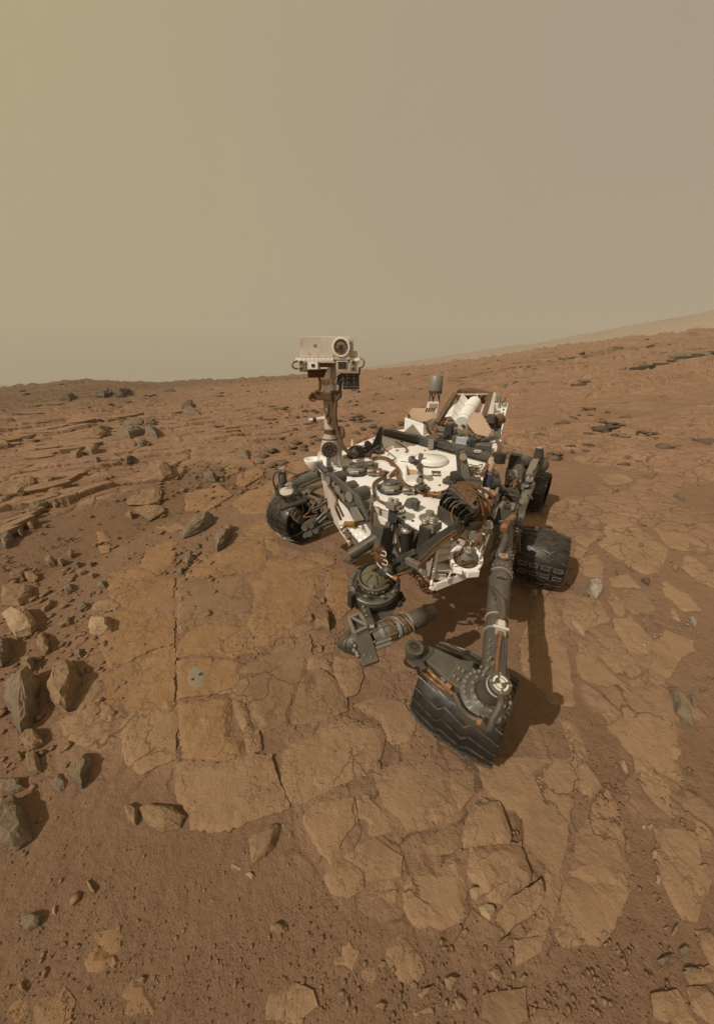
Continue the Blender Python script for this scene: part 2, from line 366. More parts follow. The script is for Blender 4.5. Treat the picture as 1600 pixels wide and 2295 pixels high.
# ------------------------------------------------------------------ far crater rim
def build_rim():
    pts = [(-500, 878), (-120, 866), (0, 861), (40, 866), (90, 880), (300, 885), (560, 858), (640, 843), (740, 832), (800, 826), (900, 812), (1000, 796), (1075, 786), (1130, 778), (1160, 771),
           (1185, 772), (1250, 759), (1330, 744), (1400, 731), (1500, 714), (1600, 694), (1700, 680), (1900, 660)]
    az = np.array([math.atan2(ray(*p)[0], ray(*p)[1]) for p in pts]); el = np.array([ray(*p)[2] / math.hypot(*ray(*p)[:2]) for p in pts])
    A = np.linspace(-math.pi, math.pi, 1100); E = np.interp(A, az, el) * sstep(3.14, 1.6, np.abs(A))
    R0 = 640.0; top = CAM_H + E * R0 + R0 * 0.0022 * fbm(A * 40, A * 0 + 2, 90, 5)
    V = []; rows = [(560, -0.15), (580, 0.25), (600, 0.55), (622, 0.85), (640, 1.0), (680, 0.8), (760, 0.2)]
    for k, (rr, f) in enumerate(rows):
        base = -28.0
        zz = base + (top - base) * max(f, 0) + (4.0 * fbm(A * 60, A * 0 + k * 3.7, 91, 4) if 0 < k < 4 else 0)
        V.append(np.stack([rr * np.sin(A), rr * np.cos(A), zz], -1))
    V = np.array(V); n = len(A); m = len(rows)
    i = np.arange(m - 1)[:, None] * n; j = np.arange(n - 1)[None, :]
    Q = np.stack([i + j, i + j + 1, i + n + j + 1, i + n + j], -1).reshape(-1, 4)
    me = mesh_np('hills', V.reshape(-1, 3), Q); me.polygons.foreach_set('use_smooth', np.ones(len(me.polygons), bool))
    tag(link('hills', me, M['hill']), 'hazy pinkish crater rim rising beyond the plain', kind='structure')
build_rim()

# ------------------------------------------------------------------ slabs and rocks from outlines
def rough_outline(P, step, amp, seed):
    """Close a 2-D outline with short, uneven edges."""
    rnd = random.Random(seed); out = []
    n = len(P)
    for i in range(n):
        a, b = P[i], P[(i + 1) % n]; L = (b - a).length; k = max(1, int(L / step)); nr = Vector((-(b - a).y, (b - a).x))
        nr = nr / max(L, 1e-6)
        for q in range(k):
            t = q / k; p = a.lerp(b, t)
            if q: p = p + nr * amp * (1.6 * (float(vnoise(np.array(p.x * 9), np.array(p.y * 9), seed)) - .5) + rnd.uniform(-.6, .6))
            out.append(p)
    return out

def edge_dist(pts, ol):
    P = np.array([[p[0], p[1]] for p in pts]); A = np.array([[p.x, p.y] for p in ol]); B = np.roll(A, -1, 0)
    d = B - A; L2 = (d * d).sum(1) + 1e-12
    t = np.clip(((P[:, None, :] - A[None]) * d[None]).sum(2) / L2[None], 0, 1)
    return np.sqrt((((A[None] + t[..., None] * d[None]) - P[:, None, :]) ** 2).sum(2)).min(1)

def fill(ol, grid, seed, ring=None):
    rnd = random.Random(seed)
    xs = [p.x for p in ol]; ys = [p.y for p in ol]
    pts = list(ol); x = min(xs)
    while x < max(xs):
        y = min(ys)
        while y < max(ys):
            pts.append(Vector((x + rnd.uniform(-.35, .35) * grid, y + rnd.uniform(-.35, .35) * grid))); y += grid
        x += grid
    n = len(ol)
    v, e, f, *_ = delaunay_2d_cdt([Vector((p.x, p.y)) for p in pts], [], [list(range(n))], 1, 1e-5)
    return v, [list(q) for q in f]

def boundary_walls(V, Fc, drop):
    """Add a skirt below the open border of a filled outline."""
    cnt = {}
    for f in Fc:
        for a, b in zip(f, f[1:] + f[:1]):
            cnt[(a, b)] = 1
    border = [(a, b) for (a, b) in cnt if (b, a) not in cnt]
    low = {}
    for a, b in border:
        for q in (a, b):
            if q not in low:
                low[q] = len(V); V.append((V[q][0], V[q][1], V[q][2] - drop))
        Fc.append([b, a, low[a], low[b]])

def slab(poly, thick=0.022, m='slab', rough=0.004, sink=0.014, tilt=(0, 0), grid=None, seed=None):
    seed = seed if seed is not None else int(sum(p[0] * 3 + p[1] for p in poly)) % 9973
    G = [on_ground(px, py, thick * .7) for px, py in poly]
    P = [Vector((g.x, g.y)) for g in G]
    c = sum(P, Vector((0, 0))) / len(P); P = [p + (p - c).normalized() * (.016 if c.x > .5 else .012) for p in P]; size = max((p - c).length for p in P)
    area = sum(P[i].x * P[(i + 1) % len(P)].y - P[(i + 1) % len(P)].x * P[i].y for i in range(len(P)))
    if area < 0: P.reverse()
    if thick < .028: thick *= .62
    ol = rough_outline(P, max(0.018, size * .035), min(0.014, size * .035), seed)
    gr = grid or max(0.028, size / 11)
    v, Fc = fill(ol, gr, seed)
    X = np.array([q.x for q in v]); Y = np.array([q.y for q in v]); d = edge_dist(v, ol)
    w = min(0.034, size * .15)
    lap = sstep(-.25, .35, fbm(X * 2.2, Y * 2.2, seed + 1, 3))               # where the sand laps over the rim
    z = zbase(X, Y) + thick + rough * fbm(X * 5, Y * 5, seed, 4) + rough * .8 * np.round(3 * fbm(X * 2.6, Y * 2.6, seed + 2, 5)) \
        + tilt[0] * (X - c.x) + tilt[1] * (Y - c.y) - (1 - sstep(0, w, d)) * (0.003 + (sink) * lap)
    V = [(float(a), float(b), float(k)) for a, b, k in zip(X, Y, z)]
    boundary_walls(V, Fc, thick + 0.05)
    V = [(a - c.x, b - c.y, k) for a, b, k in V]
    o = link('slab', mesh_py('slab', V, Fc), M[m]); o.parent = ground; o.location = (c.x, c.y, 0)
    return o

def blob(cx, cy, w, h, ang=0.0, n=8, seed=0, jag=.22):
    """An uneven pixel outline for a stone at (cx, cy) that is w by h pixels."""
    rnd = random.Random(seed); out = []
    for k in range(n):
        t = 2 * math.pi * (k + rnd.uniform(-.3, .3)) / n; s = 1 + rnd.uniform(-jag, jag * .6)
        a, b = .5 * w * s * math.cos(t), .5 * h * s * math.sin(t)
        out.append((cx + a * math.cos(ang) - b * math.sin(ang), cy + a * math.sin(ang) + b * math.cos(ang)))
    return out

def rock(poly, hgt, m='rock', label=None, group=None, name='rock', cat='rock', rough=0.042, k=0.85):
    """A stone with a traced outline: broken facets from a hull, then a fine uneven skin; it rests a little in the sand."""
    seed = int(sum(p[0] * 7 + p[1] * 3 for p in poly)) % 9973; rnd = random.Random(seed)
    P = [on_ground(px, py, hgt * .25) for px, py in poly]
    c = sum((Vector((p.x, p.y)) for p in P), Vector((0, 0))) / len(P)
    size = max(math.hypot(p.x - c.x, p.y - c.y) for p in P); thin = min(math.hypot(p.x - c.x, p.y - c.y) for p in P)
    hgt = k * min(hgt, 1.15 * thin + .25 * size, .75 * size)
    zc = float(zbase(c.x, c.y)); bm = bmesh.new(); tx, ty = rnd.uniform(-.35, .35), rnd.uniform(-.35, .35)
    def ringp(s, z, jit):
        for p in P:
            u, w = (p.x - c.x) * s, (p.y - c.y) * s
            bm.verts.new((u * (1 + rnd.uniform(-jit, jit)), w * (1 + rnd.uniform(-jit, jit)), hgt * (z + (tx * u + ty * w) / size * max(z, 0)) + hgt * rnd.uniform(-jit, jit) * .6))
    ringp(.93, -.35, .02); ringp(1.0, .22, .07); ringp(.86, .66, .12); ringp(.55, .95, .15)
    bmesh.ops.convex_hull(bm, input=bm.verts)
    for v in [v for v in bm.verts if not v.link_faces]: bm.verts.remove(v)
    cuts = 4 if size > .09 else (3 if size > .03 else 1)
    bmesh.ops.subdivide_edges(bm, edges=bm.edges, cuts=cuts, use_grid_fill=True)
    bmesh.ops.triangulate(bm, faces=bm.faces); bm.normal_update()
    for v in bm.verts:
        q = v.co * (2.6 / size) + Vector((seed, 0, 0))
        d = noise.noise(q) * 1.1 + .7 * noise.noise(q * 2.3) + .5 * noise.noise(q * 5.1) + .9 * abs(noise.noise(q * 1.4 + Vector((9, 3, 1)))) * -1
        v.co += v.normal * d * rough * size
    me = bpy.data.meshes.new(name); bm.to_mesh(me); bm.free()
    o = link(name, me, M[m]); o.location = (c.x, c.y, zc)
    if label: tag(o, label, cat, group)
    return o
# ------------------------------------------------------------------ bedrock slabs, traced one by one
CR = dict(A=(0, 820, 2.4242), B=(0, 1260, 2.4242), C=(0, 1700, 2.0), D=(600, 1700, 2.6667), E=(1000, 1700, 2.6667), F=(1100, 1100, 3.2),
          H=(350, 1200, 3.5556), I=(1000, 680, 2.6667), Z=(0, 0, 1.0))
def pxs(c, s):
    ox, oy, k = CR[c]; v = [float(q) for q in s.replace(',', ' ').split()]
    return [(ox + v[i] / k, oy + v[i + 1] / k) for i in range(0, len(v), 2)]

SLABS = [
 ('B', 'b', .016, '590,60 760,20 900,80 940,95 940,245 780,262 690,250 660,230 590,190'),
 ('B', 'b', .014, '610,40 770,0 800,-70 900,-110 960,-120 900,-10 880,60 800,78 760,20'),
 ('B', 'b', .020, '540,290 690,258 780,274 935,264 940,435 830,465 700,530 560,590 545,480 540,400'),
 ('B', 'a', .014, '470,560 540,500 550,600 480,640'),
 ('B', 'a', .014, '500,210 600,190 660,220 640,270 560,275 480,260'),
 ('B', 'b', .020, '570,612 700,545 830,480 940,450 945,760 930,800 800,788 710,800 680,750 640,770 590,740 570,680'),
 ('B', 'a', .024, '720,815 800,802 920,815 955,815 950,1060 870,1090 760,1135 680,1110 660,1000 650,900'),
 ('B', 'a', .012, '300,870 440,820 540,850 620,890 650,1000 610,1070 520,1010 400,990 330,940'),
 ('B', 'a', .014, '550,760 620,800 610,880 550,840'),
 ('B', 'a', .014, '440,660 540,620 565,690 520,730 540,800 470,850 410,820 430,730'),
 ('B', 'c', .018, '965,90 1100,85 1300,75 1370,110 1390,210 1370,300 1300,310 1200,335 1100,330 950,400 955,250'),
 ('B', 'b', .014, '950,412 1075,350 1130,325 1280,322 1340,305 1480,350 1560,390 1400,480 1250,505 1160,475 950,513'),
 ('B', 'b', .024, '962,535 1130,502 1200,510 1260,512 1310,540 1290,650 1250,700 1090,715 965,730'),
 ('B', 'b', .024, '970,757 1190,732 1240,747 1250,830 1230,930 1310,935 1320,1030 1220,1065 1100,1055 980,1070 965,900'),
 ('B', 'a', .026, '1268,755 1330,770 1390,915 1318,910 1290,840'),
 ('B', 'a', .022, '1330,932 1400,924 1415,1010 1350,1030'),
 ('H', 'c', .024, '690,1052 820,990 1000,880 1100,850 1210,790 1240,960 1190,1050 1136,1168 1086,1330 1076,1450 1055,1500 880,1565 810,1550 760,1400 710,1320 605,1250 645,1130'),
 ('B', 'a', .026, '945,1092 1100,1078 1220,1092 1330,1062 1470,1052 1490,1150 1560,1330 1400,1380 1180,1445 1040,1430 1020,1350 960,1250'),
 ('H', 'b', .018, '770,450 720,340 850,300 890,190 1040,178 1300,220 1330,285 1290,430 1270,560 1190,620 1080,740 900,830 780,790 700,690 790,520'),
 ('H', 'b', .018, '190,325 310,200 420,160 620,60 640,0 840,10 880,110 870,170 840,258 640,298 430,325'),
 ('H', 'b', .014, '885,118 862,30 900,-20 1050,90 1180,100 1400,150 1420,215 1330,258 1290,205 1040,160 900,160'),
 ('H', 'b', .014, '1345,290 1450,255 1530,245 1570,430 1560,560 1480,640 1400,690 1390,560 1350,470 1360,380'),
 ('H', 'c', .020, '1212,1085 1300,1064 1420,1150 1490,1240 1518,1380 1400,1428 1250,1468 1150,1488 1095,1440 1118,1300 1146,1172'),
 ('H', 'a', .016, '1430,960 1600,980 1640,1120 1600,1238 1512,1278 1455,1150 1415,1080'),
 ('H', 'a', .014, '1250,960 1340,980 1390,1060 1300,1050 1205,1060 1215,1000'),
 ('Z', 'a', .024, '630,1690 700,1642 770,1608 850,1628 858,1660 845,1700 826,1735 775,1757 725,1771 690,1790 652,1797 640,1755'),
 ('Z', 'a', .018, '795,1580 850,1560 900,1575 930,1620 915,1655 880,1665 862,1640 855,1612'),
 ('D', 'a', .022, '200,320 330,272 500,242 520,320 525,380 430,480 400,600 370,630 310,570 250,470 200,380'),
 ('D', 'a', .020, '524,232 600,192 650,254 700,304 788,354 800,400 690,460 600,470 580,380 540,360'),
 ('D', 'a', .022, '660,160 700,72 830,12 1000,0 1080,70 1090,200 1130,290 1080,360 960,400 840,418 794,346 704,278'),
 ('D', 'a', .018, '1100,90 1230,80 1220,200 1150,300 1112,200'),
 ('D', 'c', .016, '920,520 1060,430 1130,352 1150,480 1100,540 970,560'),
 ('D', 'a', .018, '382,640 430,604 550,690 560,770 480,810 390,790 345,710'),
 ('D', 'a', .014, '464,590 560,530 640,500 700,540 790,592 780,698 600,718 564,676'),
 ('D', 'a', .018, '572,732 700,694 790,706 790,850 700,880 562,860'),
 ('D', 'a', .020, '812,850 812,740 940,640 1000,690 1030,660 1130,562 1180,690 1160,840 1180,920 1000,1000 860,970 802,900'),
 ('D', 'a', .010, '400,830 550,842 700,890 760,922 640,905 540,895 430,872'),
 ('D', 'a', .010, '500,1290 560,1240 620,1240 660,1350 540,1350 480,1330'),
 ('D', 'a', .016, '740,1120 790,1060 830,1120 900,1190 920,1260 880,1320 800,1300 720,1200'),
 ('D', 'a', .010, '380,1180 470,1100 540,1100 560,1200 500,1280 400,1240'),
 ('D', 'a', .016, '820,1500 960,1460 1060,1470 1000,1540 840,1587'),
 ('D', 'a', .012, '0,1390 120,1370 250,1400 280,1480 160,1560 0,1560'),
 ('E', 'a', .030, '180,292 310,274 370,460 360,490 122,518 112,460 150,350'),
 ('E', 'a', .034, '160,542 440,505 490,690 460,760 340,838 252,830 215,740 150,720'),
 ('E', 'a', .045, '330,920 400,852 550,747 565,820 520,890 380,1020'),
 ('E', 'a', .020, '170,12 760,2 780,110 745,190 720,440 600,398 500,358 380,298 290,228 240,180'),
 ('E', 'a', .018, '464,384 718,452 690,600 640,900 580,1060 470,1060 560,860 590,660 480,520'),
 ('E', 'a', .024, '800,2 830,10 910,110 920,150 860,225 800,160'),
 ('E', 'a', .022, '960,190 1010,270 1080,480 1090,640 1090,768 860,733 737,720 770,560 810,400 880,300'),
 ('E', 'a', .018, '732,760 860,747 1080,778 1060,850 1000,940 920,1060 700,1130 640,1120 680,960'),
 ('E', 'a', .018, '1260,402 1400,412 1500,482 1500,640 1560,720 1510,860 1500,940 1420,930 1330,760 1290,600'),
 ('E', 'a', .016, '1180,0 1380,0 1400,100 1450,250 1330,340 1270,270 1180,150'),
 ('E', 'a', .014, '1504,402 1600,350 1640,500 1600,600 1542,680 1512,560'),
 ('E', 'a', .022, '1510,1060 1600,1030 1700,1100 1600,1280 1480,1330 1440,1260 1560,1180'),
 ('E', 'a', .018, '1262,1430 1370,1402 1420,1462 1330,1540 1262,1530'),
 ('E', 'c', .016, '242,1430 460,1382 470,1560 350,1590 230,1540'),
 ('E', 'a', .012, '430,1100 560,1080 540,1150 430,1220'),
 ('E', 'a', .018, '1480,1400 1560,1390 1640,1480 1600,1560 1500,1500'),
 ('E', 'a', .018, '1380,1480 1440,1465 1480,1560 1440,1600 1360,1590'),
 ('E', 'c', .016, '530,1500 690,1530 700,1600 540,1600'),
 ('F', 'a', .018, '220,165 430,182 470,240 380,250 230,240'),
 ('F', 'a', .016, '590,302 760,252 780,312 690,400 600,332'),
 ('F', 'a', .018, '812,212 1000,212 1240,400 1260,432 1200,560 1100,600 860,430 782,370 830,330'),
 ('F', 'a', .018, '1152,192 1240,202 1400,320 1420,430 1272,400 1152,232'),
 ('F', 'a', .016, '540,760 760,772 840,920 700,1000 562,1010 520,900'),
 ('F', 'a', .022, '230,670 400,642 510,898 480,926 302,918 320,760 300,700'),
 ('F', 'a', .020, '292,932 490,934 545,1200 592,1480 590,1520 420,1540 232,1280 222,1100'),
 ('F', 'a', .018, '600,1062 690,1052 790,1172 860,1272 1050,1450 1060,1540 850,1670 760,1500 700,1400 620,1260'),
 ('F', 'a', .018, '752,1050 840,992 930,1080 1060,1280 1130,1450 1070,1500 900,1290 800,1180'),
 ('F', 'a', .026, '902,922 1000,907 1060,960 1180,1090 1120,1250 1034,1060 992,992'),
 ('F', 'a', .022, '890,932 896,922 940,960 1010,1070 1106,1252 1090,1270 960,1080 900,990'),
 ('F', 'c', .018, '950,692 1120,722 1180,830 1160,860 1020,880 950,800'),
 ('F', 'a', .018, '1230,612 1400,720 1500,850 1380,860 1262,740'),
 ('F', 'a', .018, '1192,1100 1260,1002 1450,1080 1460,1150 1350,1190 1300,1290 1230,1400 1132,1340 1172,1220'),
 ('F', 'a', .018, '850,1690 1010,1612 1190,1552 1300,1680 1340,1870 1200,1960 1000,1860'),
 ('F', 'a', .024, '500,1632 560,1622 640,1720 690,1850 680,1910 592,1890 562,1740'),
 ('F', 'a', .018, '650,480 760,450 800,540 800,620 680,600 640,540'),
 ('F', 'a', .016, '860,620 980,600 1080,690 960,680 880,680'),
 ('F', 'a', .016, '870,700 940,780 950,890 890,860 850,770'),
 ('F', 'a', .016, '1280,820 1340,860 1370,930 1310,900'),
 ('F', 'a', .016, '1380,440 1500,480 1600,600 1600,690 1480,640 1380,540'),
 ('F', 'a', .016, '560,150 700,140 780,210 700,250 590,250'),
 ('F', 'a', .016, '900,20 1060,80 1130,170 1060,190 960,110'),
 ('F', 'a', .016, '1180,60 1320,120 1480,250 1430,300 1260,190'),
 ('F', 'a', .016, '620,390 690,420 650,480 600,470'),
 ('F', 'a', .016, '1030,1850 1130,1870 1140,2000 1040,2010'),
 ('C', 'b', .010, '560,1000 640,960 700,1060 760,1190 560,1190 540,1080'),
 ('C', 'b', .008, '180,1050 260,1010 320,1090 300,1190 120,1190'),
 ('C', 'b', .012, '380,880 440,840 540,900 520,960 400,950'),
 ('C', 'b', .012, '420,790 520,770 545,850 480,860'),
 ('C', 'a', .016, '1010,450 1110,480 1100,510 1030,520'),
 ('C', 'b', .008, '0,1060 110,1040 150,1120 60,1190 0,1190'),
 ('A', 'b', .014, '770,1050 860,1000 950,990 945,1060 870,1130 790,1120'),
 ('A', 'b', .010, '520,900 570,885 600,940 540,955'),
 ('A', 'b', .010, '535,975 595,970 590,1010 550,1020'),
 ('A', 'b', .014, '1290,590 1410,540 1430,590 1330,650 1290,640'),
 ('A', 'b', .014, '1260,740 1420,640 1470,700 1440,800 1300,810'),
 ('A', 'b', .014, '1010,690 1200,650 1260,700 1120,790 1010,780'),
 ('A', 'b', .014, '1310,880 1440,820 1500,900 1430,960 1330,930'),
 ('A', 'b', .014, '1080,1010 1280,930 1420,970 1400,1060 1260,1130 1080,1140'),
 ('A', 'a', .014, '840,870 960,850 1010,880 930,900'),
 ('A', 'b', .014, '1210,540 1290,520 1300,570 1220,600'),
 ('A', 'b', .014, '1150,640 1190,628 1215,660 1170,690'),
 # right side, further out
 ('I', 'a', .020, '870,500 1100,490 1180,530 1040,560 900,550'),
 ('I', 'a', .020, '620,620 840,610 850,650 700,655'),
 ('I', 'a', .022, '440,640 560,620 640,655 500,665'),
 ('I', 'a', .020, '880,700 1000,690 1180,780 1190,815 1010,780'),
 ('I', 'a', .020, '960,680 1120,650 1280,680 1150,720 1030,700'),
 ('I', 'a', .020, '1200,770 1330,740 1440,800 1340,830'),
 ('I', 'a', .018, '720,860 800,850 880,930 860,990 760,930'),
 ('I', 'a', .018, '900,1020 1060,1010 1110,1060 980,1080'),
 ('I', 'a', .018, '1220,890 1320,870 1380,920 1270,940'),
 ('I', 'a', .018, '690,680 860,690 850,740 700,720'),
 ('I', 'a', .018, '860,620 930,600 960,640 870,660'),
 ('I', 'a', .020, '1230,540 1400,520 1450,560 1300,590'),
 ('I', 'a', .020, '1450,760 1600,740 1600,810 1500,830'),
]
random.seed(11)
from mathutils.bvhtree import BVHTree
SLAB_OBJ = []
for c, m, t, s in SLABS:
    SLAB_OBJ.append(slab(pxs(c, s), t, {'a': 'slab', 'b': 'slab_b', 'c': 'slab_c'}[m], rough=0.004 if m != 'b' else 0.005))

# ------------------------------------------------------------------ the two drill holes and their grey tailings
M['tailings'] = mat('grey_drill_powder', (0.235, 0.205, 0.150), 0.95, var=(0.28, 0.180, 0.098), vscale=20, bump=.003, bscale=120, spec=.1)
M['hole'] = mat('bore_shade_colour', (0.035, 0.026, 0.018), 0.95)

def tailings(cx, cy, w, h, seed, thick=.020):
    rnd = random.Random(seed); c = on_ground(cx, cy, thick); V = [(0, 0, .003)]; n = 22; k = pxm_at(c)
    a1 = on_ground(cx + w / 2, cy, thick) - c; a2 = on_ground(cx, cy - h / 2, thick) - c
    for ring_, z in ((.4, .002), (.75, -.001), (1.1, -.009)):
        for i in range(n):
            t = 6.2832 * i / n; q = a1 * math.cos(t) + a2 * math.sin(t); j = ring_ * (1 + rnd.uniform(-.12, .12)); V.append((q.x * j, q.y * j, z + q.z * j))
    Fc = [[0, 1 + i, 1 + (i + 1) % n] for i in range(n)]
    for r_ in range(2): Fc += [[1 + r_ * n + i, 1 + (r_ + 1) * n + i, 1 + (r_ + 1) * n + (i + 1) % n, 1 + r_ * n + (i + 1) % n] for i in range(n)]
    V = [(x, y, top_z(c.x + x, c.y + y) + (.0025, .0022, .0012, -.004)[0 if i == 0 else 1 + (i - 1) // n] - c.z) for i, (x, y, z) in enumerate(V)]
    o = link('drill_tailings', mesh_py('drill_tailings', V, Fc, True), M['tailings']); o.location = c; return o, c
_bv = [BVHTree.FromPolygons([v.co + o.location for v in o.data.vertices], [list(p.vertices) for p in o.data.polygons]) for o in SLAB_OBJ[12:14]]
def top_z(x, y):
    hits = [b.ray_cast(Vector((x, y, 2)), Vector((0, 0, -1)))[0] for b in _bv]; hits = [h.z for h in hits if h is not None]
    return max(hits) if hits else float(zbase(x, y))
def pxm_at(p): return (p.y * math.cos(PITCH) - (p.z - CAM_H) * math.sin(PITCH)) / F_PX
t_, c_ = tailings(441, 1516, 48, 54, 3); tag(t_, 'grey powder patch round two drill holes on ochre bedrock', 'powder patch', kind='stuff')
t_, c_ = tailings(456, 1612, 16, 14, 5); tag(t_, 'tiny grey powder smudge on the block below the drill holes', 'powder patch', kind='stuff')
for x_, y_, r_, lab in ((449.5, 1511.5, 4.4, 'wider round drill hole in the grey powder patch'), (432, 1523, 3.4, 'narrower round drill hole in the grey powder patch')):
    c = on_ground(x_, y_, .016); c.z = top_z(c.x, c.y) + .0015; k_ = pxm_at(c) * r_; n = 20; V = []
    for rr, z in ((1.35, .000), (1.05, .0025), (.95, .002), (.9, -.030)): V += [(k_ * rr * math.cos(6.2832 * i / n), k_ * rr * math.sin(6.2832 * i / n), z) for i in range(n)]
    Fc = [[q * n + i, q * n + (i + 1) % n, (q + 1) * n + (i + 1) % n, (q + 1) * n + i] for q in range(3) for i in range(n)] + [list(range(3 * n, 4 * n))]
    o = link('drill_hole', mesh_py('drill_hole', V, Fc), M['tailings']); o.location = c; tag(o, lab, 'drill hole', 'drill holes')
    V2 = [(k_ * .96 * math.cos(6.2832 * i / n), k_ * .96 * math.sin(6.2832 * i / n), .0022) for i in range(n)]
    b_ = link('bore_shade', mesh_py('bore_shade', V2, [list(range(n))]), M['hole']); b_.parent = o  # flat dark disc across the hole; the shade inside is put into its colour

